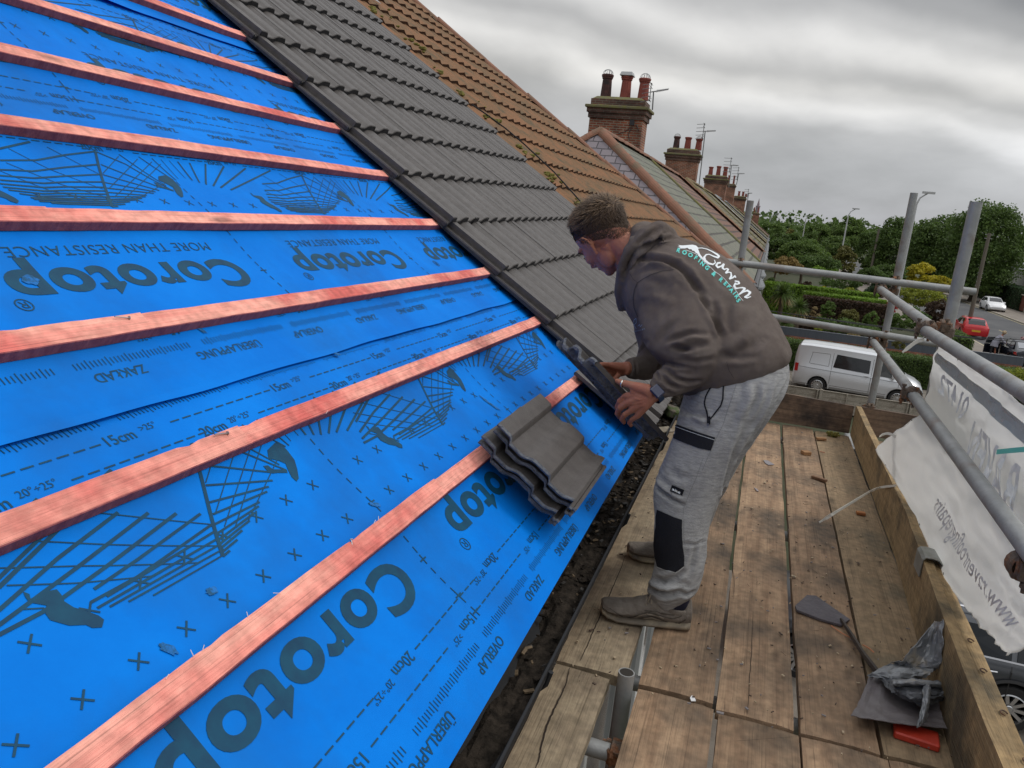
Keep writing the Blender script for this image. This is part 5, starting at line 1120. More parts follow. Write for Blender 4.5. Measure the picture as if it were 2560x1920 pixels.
# ---------------------------------------------------------------- fences and walls
M_fw=wood('fence_weathered',(.30,.26,.21),(.40,.36,.30),(.18,.14,.11),grain='x',rnd=0,bump=.3)
M_fg=mat('fence_grey_paint',(.085,.098,.118),.7,col2=(.10,.115,.135),scale=2,stretch=(6,6,.5))
M_fb=mat('fence_brown',(.12,.035,.022),.8,col2=(.16,.05,.03),scale=3,stretch=(6,6,1))
M_wb=brick('brick_orange',(.40,.12,.045),(.30,.085,.035),(.34,.27,.2))
f=thing('wooden_fence','weathered low wooden fence with posts between the drive and the next garden','fence',(5,30,GZ))
def fpart(f,b,nm,m,**k):
    o=b.build(nm,m,**k); o.parent=f; o.matrix_parent_inverse=Matrix.Translation(f.location).inverted(); return o
slope=lambda x:-5.60-.004*x
b=MB(); 
for k in range(7): b.box((4.5,30.0-.012*(k%2),GZ+.10+.105*k),(13,.018,.115))
fpart(f,b,'fence_boards',M_fw); 
for i in range(12):
    b=MB(); x=-1.5+1.02*i; b.box((x,29.93,GZ+.40),(.045,.05,.80)); fpart(f,b,'batten_post',M_fw)
    if i%3==1: b=MB(); b.box((x+.12,29.92,GZ+.42),(.10,.09,.86)); fpart(f,b,'fence_post',M_fw)
b=MB(); b.box((4.5,29.98,GZ+.80),(13,.06,.02)); fpart(f,b,'capping_rail',M_fw)
f=thing('grey_fence','slate grey board fence on a low orange brick wall behind the van','fence',(6,40.5,GZ))
b=MB(); b.box((5.7,40.5,(GZ-5.06)/2),(12.4,.22,-5.06-GZ)); fpart(f,b,'brick_base',M_wb)
b=MB(); 
for i in range(83): b.box((-.42+.15*i,40.48-.004*(i%2),-4.865),(.148,.02,.39))
fpart(f,b,'fence_boards',M_fg); b=MB(); b.box((5.7,40.48,-4.66),(12.4,.05,.03)); fpart(f,b,'capping_rail',mat('cap_grey',(.25,.27,.3),.6))
f=thing('panel_fence','dark red-brown panel fence with pale posts across the street','fence',(28,97,GZ))
for i in range(6):
    b=MB(); b.box((28.0,92+2.6*i,GZ+.95),(.05,2.45,1.7)); fpart(f,b,'fence_panel',M_fb); b=MB(); b.box((27.95,93.3+2.6*i,GZ+1.0),(.14,.14,2.0)); fpart(f,b,'fence_post',M_kerb)
b=MB(); b.box((27.9,99.5,GZ+1.86),(.12,15,.10)); fpart(f,b,'capping_rail',M_kerb)
# ---------------------------------------------------------------- poles, wires, lamps
M_pole=mat('pole_wood',(.11,.095,.075),.9,col2=(.16,.14,.11),scale=3,stretch=(4,4,.3))
def pole(label,base,top,r,bars=True):
    t=thing('telegraph_pole',label,'telegraph pole',base,group='telegraph poles'); b=MB(); b.tube([V(base),V(top)],r,10,rs=[r*1.15,r*.8]); o=b.build('mast',M_pole); o.parent=t; o.matrix_parent_inverse=Matrix.Translation(base).inverted()
    b=MB(); h=V(top)-V(base)
    for k,q in enumerate((.985,.95,.62,.58,.54,.5)): 
        p=V(base)+h*q; b.box(p,(.5 if k<2 else .34,.03,.03))
    o=b.build('step_irons',M_wire); o.parent=t; o.matrix_parent_inverse=Matrix.Translation(base).inverted(); return t
pb_=V((15.0,64.6,GZ)); pt=at_y(2476,583,64.6); pole('tall wooden telegraph pole standing behind the red car',pb_,(pb_.x,64.6,pt.z),.14)
p2=at_y(2178,672,118); p2t=at_y(2195,572,118); pole('thin distant telegraph pole in front of the dark trees',(p2.x,118,GZ),(p2.x,118,p2t.z),.16)
b=MB(); a=at_y(1900,774,26); c=at_y(2414,842,26); d=at_y(2600,852,26); b.tube([a,a.lerp(c,.5)-V((0,0,.02)),c,d],.012,5); b.tube([a+V((0,.1,-.0)),a.lerp(c,.5)+V((0,.1,-.06)),c+V((0,.1,-.03)),d+V((0,.1,-.09))],.012,5)
o=b.build('overhead_cable',M_blackp); tag(o,'pair of black overhead cables crossing behind the scaffold rails','cable')
def lamp(label,top,end,Y):
    p=at_y(*top,Y); e=at_y(*end,Y); t=thing('street_lamp',label,'street lamp',(p.x,Y,GZ),group='street lamps'); b=MB()
    b.tube([V((p.x,Y,GZ)),V((p.x,Y,p.z-.5)),V((p.x+(e.x-p.x)*.25,Y,p.z-.05)),V((e.x,Y,e.z))],.08,6,rs=[.11,.08,.06,.05]); o=b.build('column',M_wire); o.parent=t; o.matrix_parent_inverse=Matrix.Translation((p.x,Y,GZ)).inverted()
    b=MB(); b.box((e.x,Y,e.z),(.8,.3,.14)); o=b.build('lantern',M_wire); o.parent=t; o.matrix_parent_inverse=Matrix.Translation((p.x,Y,GZ)).inverted()
lamp('street lamp whose arm shows beside the tall middle scaffold upright',(2295,492),(2322,482),62)
lamp('street lamp rising above the mid-height trees',(2123,528),(2140,522),102)
lamp('distant street lamp over the trees left of the taller lamp',(2016,540),(2034,536),150)
lamp('most distant street lamp near the farthest chimney',(1927,540),(1943,535),190)
# white house glimpse across the street
t=thing('white_house','white rendered house glimpsed at the frame edge beyond the tall hedge','house',(33,112,GZ))
b=MB(); b.box((34.5,112,GZ+2.2),(8,9,4.4)); fpart(t,b,'wall',M_render); b=MB(); b.prism([V((30.3,107.3,GZ+4.4)),V((38.7,107.3,GZ+4.4)),V((34.5,107.3,GZ+7.0))],None,V((0,9.4,0))); fpart(t,b,'roof',M_bayroof)
for x in (31.2,32.6,34.6): b=MB(); b.box((x,107.47,GZ+3.1),(.95,.06,1.6)); fpart(t,b,'window',M_glass)
# ================================================================ vegetation
def leafmat(name,c,c2,c3=None):
    m=bpy.data.materials.new(name); m.use_nodes=True; nt=m.node_tree; N=nt.nodes; L=nt.links; b=N['Principled BSDF']; b.inputs['Roughness'].default_value=.55; b.inputs['Specular IOR Level'].default_value=.3
    g=N.new('ShaderNodeNewGeometry'); r=N.new('ShaderNodeValToRGB'); L.new(g.outputs['Random Per Island'],r.inputs['Fac']); r.color_ramp.elements[0].color=(*c,1); r.color_ramp.elements[1].color=(*c2,1)
    tc=N.new('ShaderNodeTexCoord'); n=N.new('ShaderNodeTexNoise'); n.inputs['Scale'].default_value=.45; n.inputs['Detail'].default_value=3; L.new(tc.outputs['Object'],n.inputs[0]); mr=N.new('ShaderNodeMapRange'); mr.inputs[1].default_value=.3; mr.inputs[2].default_value=.7; mr.inputs[3].default_value=.75; mr.inputs[4].default_value=1.25; L.new(n.outputs['Fac'],mr.inputs[0])
    h=N.new('ShaderNodeHueSaturation'); L.new(r.outputs[0],h.inputs['Color']); L.new(mr.outputs[0],h.inputs['Value']); L.new(h.outputs[0],b.inputs['Base Color'])
    tr=N.new('ShaderNodeBsdfTranslucent'); L.new(h.outputs[0],tr.inputs['Color']); mx=N.new('ShaderNodeMixShader'); mx.inputs[0].default_value=.38; L.new(b.outputs[0],mx.inputs[1]); L.new(tr.outputs[0],mx.inputs[2]); L.new(mx.outputs[0],N['Material Output'].inputs['Surface'])
    return m
LM={'dark':leafmat('leaf_dark',(.052,.095,.022),(.12,.185,.045)),'mid':leafmat('leaf_mid',(.07,.125,.026),(.15,.22,.055)),'light':leafmat('leaf_light',(.09,.15,.03),(.19,.24,.06)),
 'olive':leafmat('leaf_olive',(.12,.12,.03),(.21,.20,.065)),'yellow':leafmat('leaf_yellow',(.30,.28,.02),(.50,.42,.03)),'yg':leafmat('leaf_yellowgreen',(.14,.18,.02),(.30,.32,.04)),'brown':leafmat('leaf_brown',(.22,.16,.055),(.34,.24,.09)),'purple':leafmat('leaf_purple',(.045,.025,.018),(.10,.065,.04)),'red':leafmat('leaf_red',(.28,.03,.03),(.42,.09,.07)),
 'blue':leafmat('leaf_deep',(.02,.045,.02),(.05,.085,.035)),'bright':leafmat('leaf_bright',(.12,.22,.02),(.20,.32,.04)),'straw':leafmat('leaf_straw',(.25,.19,.09),(.4,.31,.16))}
M_bark=mat('bark',(.09,.065,.045),.95,col2=(.14,.11,.08),scale=8,stretch=(3,3,.6),bump=.6)
npr=np.random.RandomState(5)
def leaves(name,c,rx,ry,rz,n,ls,m,parent=None,clumps=None,flat=0):
    """crown made of leaf quads in clumps spread through an uneven volume"""
    c=np.array(c); n=int(n*1.7); k=clumps or max(16,int(n/110))
    u=npr.normal(size=(k,3)); u/=np.linalg.norm(u,axis=1)[:,None]; rr=npr.uniform(.45,1.0,(k,1))**.6; cc=u*rr*np.array([rx,ry,rz])*.86
    cc[:,2]=np.where(cc[:,2]<-rz*.8,cc[:,2]*.8,cc[:,2])
    cr=npr.uniform(.2,.36,k)*(rx*ry*rz)**(1/3)
    idx=npr.randint(0,k,n); d=npr.normal(size=(n,3)); d/=np.linalg.norm(d,axis=1)[:,None]; d[:,2]=np.abs(d[:,2])*.9-.25*npr.rand(n)
    p=cc[idx]+d*(cr[idx]*npr.uniform(.6,1.05,n))[:,None]
    a=npr.normal(size=(n,3)); nrm=d*.9+a*.7; nrm/=np.linalg.norm(nrm,axis=1)[:,None]
    t=np.cross(nrm,npr.normal(size=(n,3))); t/=np.linalg.norm(t,axis=1)[:,None]; bt=np.cross(nrm,t)
    s=(ls*npr.uniform(.6,1.3,n))[:,None]
    vs=np.empty((n,4,3)); vs[:,0]=p-t*s; vs[:,1]=p-bt*s*.62; vs[:,2]=p+t*s; vs[:,3]=p+bt*s*.62
    vs=(vs+c).reshape(-1,3); me=bpy.data.meshes.new(name); me.vertices.add(4*n); me.vertices.foreach_set('co',vs.ravel()); me.loops.add(4*n); me.loops.foreach_set('vertex_index',np.arange(4*n)); me.polygons.add(n); me.polygons.foreach_set('loop_start',np.arange(0,4*n,4)); me.polygons.foreach_set('loop_total',np.full(n,4)); me.update(calc_edges=True); me.validate(); me.materials.append(m)
    o=bpy.data.objects.new(name,me); COL.objects.link(o)
    if parent: o.parent=parent; o.matrix_parent_inverse=Matrix.Translation(parent.location).inverted()
    return o
def treeobj(name,label,cat,px,py,rpx,rpy,Y,m,n,lspx=3.2,group=None,trunk=True,kind=None,dy=None):
    c=at_y(px,py,Y); sc=(V((c.x,c.y,c.z)).dot(V((_Y.z,_X.z,_Z.z))))/FPX; rx=rpx*sc; rz=rpy*sc
    t=thing(name,label,cat,(c.x,Y,GZ),group=group)
    leaves('crown' if trunk else 'foliage',c,rx,dy or rx,rz,n,lspx*sc,LM[m],t)
    if trunk:
        b=MB(); base=V((c.x,Y,GZ)); fork=V((c.x,Y,max(GZ+1,c.z-rz*.75))); r=max(.1,rx*.055)
        b.tube([base,base.lerp(fork,.5)+V((.1,0,0)),fork],r,8,rs=[r*1.3,r,r*.8])
        for k in range(6):
            a=k*1.05; e=V((c.x+rx*.6*math.cos(a),Y+rx*.6*math.sin(a),c.z+rz*R.uniform(-.1,.5))); b.tube([fork-V((0,0,.3)),fork.lerp(e,.5)+V((0,0,rz*.1)),e],r*.4,6,rs=[r*.5,r*.3,r*.12])
        o=b.build('trunk',M_bark); o.parent=t; o.matrix_parent_inverse=Matrix.Translation(t.location).inverted()
    return t
TG='trees beyond the gardens'
treeobj('plane_tree','largest dark green tree at the right, towering behind the scaffold uprights','tree',2452,630,105,135,108,'dark',15000,3.3,TG)
treeobj('plane_tree','big dark tree joined to the left of the largest one, between the two tall uprights','tree',2345,635,75,110,114,'dark',10000,3.2,TG)
treeobj('broadleaf_tree','dark broad tree just left of the middle upright','tree',2235,632,62,92,120,'dark',9000,3.0,TG)
treeobj('broadleaf_tree','paler green rounded tree under the mid lamp','tree',2122,600,48,62,140,'mid',5000,2.8,TG)
treeobj('broadleaf_tree','mid green tree in the row left of the mid lamp','tree',2040,592,38,40,155,'mid',3500,2.6,TG)
treeobj('broadleaf_tree','dark narrow tree between the paler trees','tree',2078,590,22,36,165,'dark',2000,2.6,TG)
treeobj('broadleaf_tree','tree directly right of the farthest chimney','tree',1930,590,32,42,180,'mid',2600,2.6,TG)
treeobj('broadleaf_tree','yellowish small tree beside the tree near the farthest chimney','tree',1972,606,20,34,150,'olive',1500,2.5,TG)
treeobj('garden_tree','bright mid green spreading tree above the cordylines','tree',2010,640,62,40,92,'mid',7000,3.0,TG)
treeobj('garden_tree','lower green tree at left of the gardens against the bay windows','tree',1946,628,38,34,98,'dark',3500,2.8,TG)
treeobj('garden_tree','olive green airy tree beside the pale side road','tree',2112,655,30,40,98,'olive',3000,2.6,TG)
treeobj('poplar_tree','tiny dark poplar on the skyline','tree',1973,560,6,20,260,'blue',900,1.8,TG)
SG='garden shrubs'
treeobj('shrub','tan and yellow rounded shrub behind the upper guard rail','shrub',1966,668,38,27,74,'brown',3000,2.4,SG,False)
treeobj('shrub','dark round bush in front of the side road','shrub',2178,692,38,26,88,'dark',3000,2.4,SG,False)
treeobj('shrub','low bright green bushes below the tan shrub','shrub',2050,680,50,12,82,'bright',1800,2.2,SG,False)
treeobj('shrub','tall golden yellow shrub right of the middle upright','shrub',2300,690,34,36,72,'yellow',3200,2.4,SG,False)
treeobj('shrub','golden shrub spreading right towards the nearest tall upright','shrub',2345,712,32,24,74,'yellow',2200,2.4,SG,False)
treeobj('shrub','yellow-green bush under the golden shrubs','shrub',2300,745,62,28,68,'yg',3800,2.4,SG,False)
treeobj('shrub','dark brown-purple hedge bush below the yellow-green bush','shrub',2345,785,40,34,64,'purple',3500,2.4,SG,False)
treeobj('shrub','dark bush filling the corner behind the rail joint','shrub',2290,800,38,30,60,'dark',2500,2.4,SG,False)
treeobj('shrub','rounded upright green bush in the middle of the garden','shrub',2070,775,19,24,52,'mid',1800,2.3,SG,False)
treeobj('shrub','pink and olive mottled bush next to the rounded upright bush','shrub',2125,788,28,20,50,'olive',1800,2.3,SG,False)
treeobj('shrub','leafy bright green bush left of the red one','shrub',2176,800,19,26,50,'mid',1800,2.3,SG,False)
treeobj('shrub','red leaved shrub behind the middle upright','shrub',2215,776,28,17,56,'red',1600,2.2,SG,False)
treeobj('shrub','green bush below the red shrub near the rail joint','shrub',2250,806,30,24,53,'mid',2000,2.3,SG,False)
treeobj('shrub','dark reddish bush above the clipped hedges','shrub',2015,712,16,8,70,'purple',600,2,SG,False)
treeobj('shrub','small golden cushion on the clipped hedge','shrub',2062,723,17,6,66,'yellow',500,1.8,SG,False)
treeobj('shrub','pale green mound behind the clipped hedge','shrub',2128,729,26,10,66,'yg',900,2,SG,False)
treeobj('shrub','mixed dark shrubs under the upper rail','shrub',2100,708,60,18,76,'dark',2600,2.2,SG,False)
treeobj('shrub','deep green shrubs behind the cordylines','shrub',1940,715,32,22,72,'dark',1800,2.2,SG,False)
treeobj('shrub','dark shrubs against the middle upright','shrub',2195,728,38,26,72,'blue',2400,2.2,SG,False)
treeobj('topiary_bush','clipped olive ball bush by the grey fence','shrub',2250,858,18,22,39.6,'olive',1500,1.9,SG,False)
treeobj('shrub','green and orange bush at the kerb by the nearest tall upright','shrub',2405,862,20,22,54,'mid',1500,2.2,SG,False)
treeobj('shrub','straw coloured grass tuft between cordylines and round bush','shrub',2038,790,13,26,50,'straw',900,2.6,SG,False)
treeobj('shrub','low yellow-green tuft above the grey fence','shrub',2045,826,12,6,43,'yg',400,2,SG,False)
treeobj('shrub','pale grassy tuft above the grey fence near the lower rail','shrub',2132,842,22,8,43,'straw',500,2.2,SG,False)
treeobj('shrub','brown-green low hedge at the right frame edge','shrub',2545,948,48,30,38,'yg',3000,2.2,SG,False)
treeobj('shrub','dense dark shrubbery left of the side road under the spreading tree','shrub',2045,665,60,22,84,'dark',5000,2.6,SG,False)
treeobj('shrub','dark undergrowth beneath the middle trees','shrub',2230,690,55,26,100,'dark',5000,2.8,SG,False)
treeobj('shrub','dark undergrowth beneath the largest tree','shrub',2400,715,60,26,106,'dark',5000,2.8,SG,False)
treeobj('broadleaf_tree','dark tree filling the gap between the paler tree and the middle upright','tree',2180,625,38,60,126,'dark',5000,2.8,TG)
treeobj('broadleaf_tree','dark tree low behind the spreading garden tree','tree',1985,615,45,30,130,'dark',3500,2.8,TG)
treeobj('broadleaf_tree','mid green tree behind the olive tree by the side road','tree',2085,628,45,36,128,'mid',4000,2.8,TG)
treeobj('shrub','shrubs under the red shrub beside the middle upright','shrub',2215,808,26,22,54,'dark',2000,2.2,SG,False)
treeobj('shrub','low dark planting along the garden behind the grey fence','shrub',2110,820,90,16,47,'dark',5000,2.2,SG,False)
def hedge(label,x0,x1,y0,y1,z0,z1,m,n,ls,cat='hedge'):
    t=thing('hedge',label,cat,((x0+x1)/2,(y0+y1)/2,GZ),group='hedges')
    # surface leaves over a box
    A=[(x1-x0)*(z1-z0),(x1-x0)*(y1-y0),(y1-y0)*(z1-z0)]; tot=sum(A); P=[];D=[]
    for a,(kind) in zip(A,('f','t','s')):
        k=int(n*a/tot); u=npr.rand(k);v=npr.rand(k); bmp=npr.normal(0,.03,k)
        if kind=='f': P.append(np.c_[x0+u*(x1-x0),y0+bmp,z0+v*(z1-z0)]); D.append(np.tile([0,-1,0],(k,1)))
        if kind=='t': P.append(np.c_[x0+u*(x1-x0),y0+v*(y1-y0),z1+bmp]); D.append(np.tile([0,0,1],(k,1)))
        if kind=='s': P.append(np.c_[np.where(npr.rand(k)<.5,x0,x1)+bmp,y0+u*(y1-y0),z0+v*(z1-z0)]); D.append(np.tile([-1,0,0],(k,1)))
    p=np.vstack(P); d=np.vstack(D); k=len(p); nn=d+npr.normal(0,.6,(k,3)); nn/=np.linalg.norm(nn,axis=1)[:,None]; t_=np.cross(nn,npr.normal(size=(k,3))); t_/=np.linalg.norm(t_,axis=1)[:,None]; bt=np.cross(nn,t_); s=(ls*npr.uniform(.6,1.3,k))[:,None]
    vs=np.empty((k,4,3)); vs[:,0]=p-t_*s; vs[:,1]=p-bt*s*.6; vs[:,2]=p+t_*s; vs[:,3]=p+bt*s*.6
    me=bpy.data.meshes.new('foliage'); me.from_pydata([tuple(q) for q in vs.reshape(-1,3)],[],[tuple(range(4*i,4*i+4)) for i in range(k)]); me.materials.append(LM[m]); o=bpy.data.objects.new('foliage',me); COL.objects.link(o); o.parent=t; o.matrix_parent_inverse=Matrix.Translation(t.location).inverted()
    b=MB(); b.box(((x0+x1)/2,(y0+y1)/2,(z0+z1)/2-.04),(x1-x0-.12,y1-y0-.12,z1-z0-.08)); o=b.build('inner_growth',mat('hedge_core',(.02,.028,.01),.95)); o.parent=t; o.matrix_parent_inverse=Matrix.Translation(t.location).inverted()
    return t
a=at_y(2110,875,38.2).z
hedge('dark green clipped hedge behind the silver van',.6,12.2,38.2,39.6,GZ,-5.08,'dark',26000,.045)
za_=at_y(2000,716,58).z
hx0=at_y(1915,700,58).x; hx1=at_y(2205,745,58).x
hedge('bright topped clipped hedge across the garden, the farther of two',hx0,hx1,60,61,GZ,at_y(2080,724,60).z,'bright',9000,.09)
hedge('bright topped clipped hedge across the garden, the nearer of two',at_y(2010,730,56).x,at_y(2215,755,56).x,55.6,56.6,GZ,at_y(2110,741,56).z,'bright',8000,.08)
hedge('dark purple-brown hedge under the bright clipped hedges',at_y(2010,745,54).x,at_y(2225,770,54).x,53.6,54.6,GZ,at_y(2110,752,54).z,'purple',8000,.08)
hedge('tall dark hedge across the street behind the white hatchback',27.6,29.5,100.5,135,GZ,at_y(2500,715,101).z,'blue',14000,.12)
hedge('low hedge at the kerb below the telegraph pole',10.4,12.2,50.5,54.5,GZ,GZ+1.3,'dark',3500,.07)
hedge('low garden hedge in front of the nearest part of the grey fence',12.0,14.2,34,38,GZ,GZ+1.0,'yg',3500,.06)
# cordyline palms
def cordyline(label,px,py,rpx,Y):
    c=at_y(px,py,Y); sc=Y*.93/FPX; r=rpx*sc*1.05; t=thing('cordyline',label,'palm',(c.x,Y,GZ),group='cordyline palms')
    b=MB(); b.tube([V((c.x,Y,GZ)),V((c.x,Y,c.z))],.14,8); o=b.build('trunk',M_bark); o.parent=t; o.matrix_parent_inverse=Matrix.Translation(t.location).inverted()
    b=MB()
    for i in range(420):
        a=R.uniform(0,6.283); el=math.asin(R.uniform(-.55,1)); d=V((math.cos(a)*math.cos(el),math.sin(a)*math.cos(el),math.sin(el))); L0=r*R.uniform(.75,1.1); s=d.cross(V((0,0,1))).normalized()*(.022*r+.008)
        p=[c+d*L0*k+V((0,0,-.35*L0*k*k*(1.2-d.z))) for k in (.05,.4,.75,1)]; b.cur=0 if d.z>-.1 else (1 if R.random()<.6 else 0)
        b.add([p[0]-s*.6,p[0]+s*.6,p[1]+s,p[1]-s,p[2]+s*.8,p[2]-s*.8,p[3]],[(0,1,2,3),(3,2,4,5),(5,4,6)])
    o=b.build('sword_leaves',[LM['mid'],LM['straw']],recalc=False); o.parent=t; o.matrix_parent_inverse=Matrix.Translation(t.location).inverted()
cordyline('larger cordyline palm in the garden, left of the pair',1958,733,36,50)
cordyline('smaller cordyline palm in front and right of the larger one',1998,768,30,47)
cordyline('cordyline palm low behind the lower guard rail',1966,808,24,44.5)
# far tree belt
n=42000; x=npr.uniform(-60,420,n); y=npr.uniform(230,420,n); hgt=np.array([noise.noise(V((a*.045,0.3,b_*.02))) for a,b_ in zip(x,y)]); top=GZ+10.6+3.5*hgt; z=top-np.abs(npr.uniform(0,6,n))
p=np.c_[x,y,z]; nn=npr.normal(size=(n,3))+[0,-.6,.6]; nn/=np.linalg.norm(nn,axis=1)[:,None]; t_=np.cross(nn,npr.normal(size=(n,3))); t_/=np.linalg.norm(t_,axis=1)[:,None]; bt=np.cross(nn,t_); s=npr.uniform(.4,1.0,n)[:,None]
vs=np.empty((n,4,3)); vs[:,0]=p-t_*s; vs[:,1]=p-bt*s*.7; vs[:,2]=p+t_*s; vs[:,3]=p+bt*s*.7
me=bpy.data.meshes.new('woodland'); me.from_pydata([tuple(q) for q in vs.reshape(-1,3)],[],[tuple(range(4*i,4*i+4)) for i in range(n)]); me.materials.append(LM['dark']); o=bpy.data.objects.new('woodland',me); COL.objects.link(o); tag(o,'far belt of dark trees along the horizon','woodland',kind='stuff')
# ================================================================ the worker
CDIR=[0,0,0]
def ell_ring(A,B,y,d,n=28,yt=0):
    """ring through two outline pixels at depth y, half depth d"""
    a=at_y(A[0],A[1],y); b=at_y(B[0],B[1],y); c=(a+b)/2; u=(b-a)/2; v=V((0,1,0)); v=(v-u*(v.dot(u)/u.length_squared)).normalized()*d
    c=c+V((0,yt,0))
    return [c+u*math.cos(2*math.pi*k/n)+v*math.sin(2*math.pi*k/n) for k in range(n)]
def resample(rings,k=5):
    out=[]; n=len(rings)
    for i in range(n-1):
        for q in range(k):
            t=q/k; p0=rings[max(i-1,0)];p1=rings[i];p2=rings[i+1];p3=rings[min(i+2,n-1)]
            out.append([.5*((2*b)+(c-a)*t+(2*a-5*b+4*c-d)*t*t+(3*b-a-3*c+d)*t**3) for a,b,c,d in zip(p0,p1,p2,p3)])
    out.append(rings[-1]); return out
def ellipsoid(b,c,ax,n=14,m=20): # ax = three axis vectors
    rings=[]
    for i in range(n+1):
        ph=math.pi*(i/n)*.998+.003; rings.append([c+ax[2]*math.cos(ph)+(ax[0]*math.cos(2*math.pi*k/m)+ax[1]*math.sin(2*math.pi*k/m))*math.sin(ph) for k in range(m)])
    b.loft(rings)
def pxell(b,px,py,y,rx,ry,d,rot=0):
    c=at_y(px,py,y); s=(at_y(px+10,py,y)-c).length/10; cr,sr=math.cos(rot),math.sin(rot)
    X_=(at_y(px+10*cr,py+10*sr,y)-c).normalized()*rx*s; Z_=(at_y(px-10*sr,py+10*cr,y)-c).normalized()*ry*s
    ellipsoid(b,c,[X_,V((0,d,0)),Z_])
def remesh(b,name,vox,smooth=6,fac=.5):
    me=b.mesh('tmp',[],False); bm=bmesh.new(); bm.from_mesh(me); bmesh.ops.recalc_face_normals(bm,faces=bm.faces); bm.to_mesh(me); bm.free()
    o=linkmesh('tmp',me); r=o.modifiers.new('r','REMESH'); r.mode='VOXEL'; r.voxel_size=vox; r.use_smooth_shade=True
    if smooth: s=o.modifiers.new('s','SMOOTH'); s.factor=fac; s.iterations=smooth
    me2=evalmesh(o); bpy.data.objects.remove(o); me2.name=name
    return me2
def bvh(me): return BVHTree.FromPolygons([v.co.copy() for v in me.vertices],[tuple(p.vertices) for p in me.polygons])
def hit(t,px,py):
    d=ray(px,py).normalized(); h=t.ray_cast(V((0,0,0)),d); return (h[0],h[1]) if h[0] is not None else (None,None)
def folds(me,tree,lst):
    n=len(me.vertices); co=np.empty(n*3); me.vertices.foreach_get('co',co); co=co.reshape(-1,3); no=np.empty(n*3); me.vertices.foreach_get('normal',no); no=no.reshape(-1,3); disp=np.zeros(n)
    for pl,w,amp in lst:
        P=[]
        for (a,b_) in zip(pl[:-1],pl[1:]):
            for q in range(8):
                t=q/8; h,_=hit(tree,a[0]+(b_[0]-a[0])*t,a[1]+(b_[1]-a[1])*t)
                if h is not None: P.append((tuple(h),min(1,1)))
        if len(P)<2: continue
        Q=np.array([p[0] for p in P]); L=len(Q)
        d2=np.full(n,9.); ti=np.zeros(n)
        box=(co>Q.min(0)-3*w).all(1)&(co<Q.max(0)+3*w).all(1); idx=np.nonzero(box)[0]
        if len(idx)==0: continue
        D=((co[idx][:,None,:]-Q[None])**2).sum(2); j=D.argmin(1); dd=np.sqrt(D[np.arange(len(idx)),j]); tp=np.sin(np.pi*(j+.5)/L)**.5
        disp[idx]+= amp*tp*(np.exp(-(dd/w)**2)-.45*np.exp(-((dd-1.9*w)/w)**2))
    co+=no*disp[:,None]; me.vertices.foreach_set('co',co.ravel()); me.update()
def noisedisp(me,amp,fq,seed=0,st=(1,1,1)):
    n=len(me.vertices); co=np.empty(n*3); me.vertices.foreach_get('co',co); co=co.reshape(-1,3); no=np.empty(n*3); me.vertices.foreach_get('normal',no); no=no.reshape(-1,3)
    q=np.array([noise.noise((a*fq*st[0],b_*fq*st[1],c*fq*st[2]+seed)) for a,b_,c in co.tolist()]); co+=no*(amp*q)[:,None]; me.vertices.foreach_set('co',co.ravel()); me.update()
def decal(name,tree,polys,m,parent,off=.0018,step=5,mesh2d=None):
    b=MB()
    for pg in (polys or []):
        bm=bmesh.new(); vs=[bm.verts.new((x,y,0)) for x,y in pg]; f=bm.faces.new(vs); bmesh.ops.triangulate(bm,faces=bm.faces[:])
        for ax in (0,1):
            lo=min(p[ax] for p in pg); hi=max(p[ax] for p in pg); c=lo+step
            while c<hi: bmesh.ops.bisect_plane(bm,geom=bm.verts[:]+bm.edges[:]+bm.faces[:],plane_co=((c,0,0) if ax==0 else (0,c,0)),plane_no=((1,0,0) if ax==0 else (0,1,0))); c+=step
        bm.verts.index_update(); pts=[]; ok=[]
        for v in bm.verts:
            h,n=hit(tree,v.co.x,v.co.y); ok.append(h is not None); pts.append((h+n*off) if h is not None else V((0,0,0)))
        fs=[tuple(v.index for v in f.verts) for f in bm.faces if all(ok[v.index] for v in f.verts)]; b.add(pts,fs); bm.free()
    if not b.f: return None
    o=b.build(name,m,parent,recalc=False); return o
SW=1.0
def stroke(pl,w,ws=None): # polyline -> quads in px
    out=[]
    for i,(a,b_) in enumerate(zip(pl[:-1],pl[1:])):
        dx,dy=b_[0]-a[0],b_[1]-a[1]; L_=math.hypot(dx,dy) or 1; w0=(ws[i]*SW if ws else w)/2; w1=(ws[i+1]*SW if ws else w)/2; nx,ny=-dy/L_,dx/L_; ex,ey=dx/L_*w0*.5,dy/L_*w0*.5
        out.append([(a[0]-ex+nx*w0,a[1]-ey+ny*w0),(b_[0]+ex+nx*w1,b_[1]+ey+ny*w1),(b_[0]+ex-nx*w1,b_[1]+ey-ny*w1),(a[0]-ex-nx*w0,a[1]-ey-ny*w0)])
    return out
def textpx(t,cx,cy,size,ang,bold=.02):
    vs,fs=text_mesh(t,1,bold); c_,s_=math.cos(ang),math.sin(ang); P=[(cx+size*(v[0]*c_+v[1]*s_),cy+size*(v[0]*s_-v[1]*c_)) for v in vs]
    return [[P[i] for i in f] for f in fs]
M_hood=mat('hoodie_charcoal',(.118,.095,.084),.95,col2=(.155,.128,.114),scale=9,bump=.5,bscale=520,spec=.15,c3=(.205,.175,.152),s3=6,t3=(.52,.75),w3=.8)
M_jog=mat('jogger_marl',(.27,.27,.272),.95,col2=(.39,.39,.388),scale=60,stretch=(.6,.6,2.6),bump=.5,bscale=260,spec=.15,c3=(.25,.235,.215),s3=6,t3=(.58,.8),w3=.6)
M_patch=mat('patch_black',(.010,.011,.016),.8,spec=.3,bump=.3,scale=5,bscale=300)
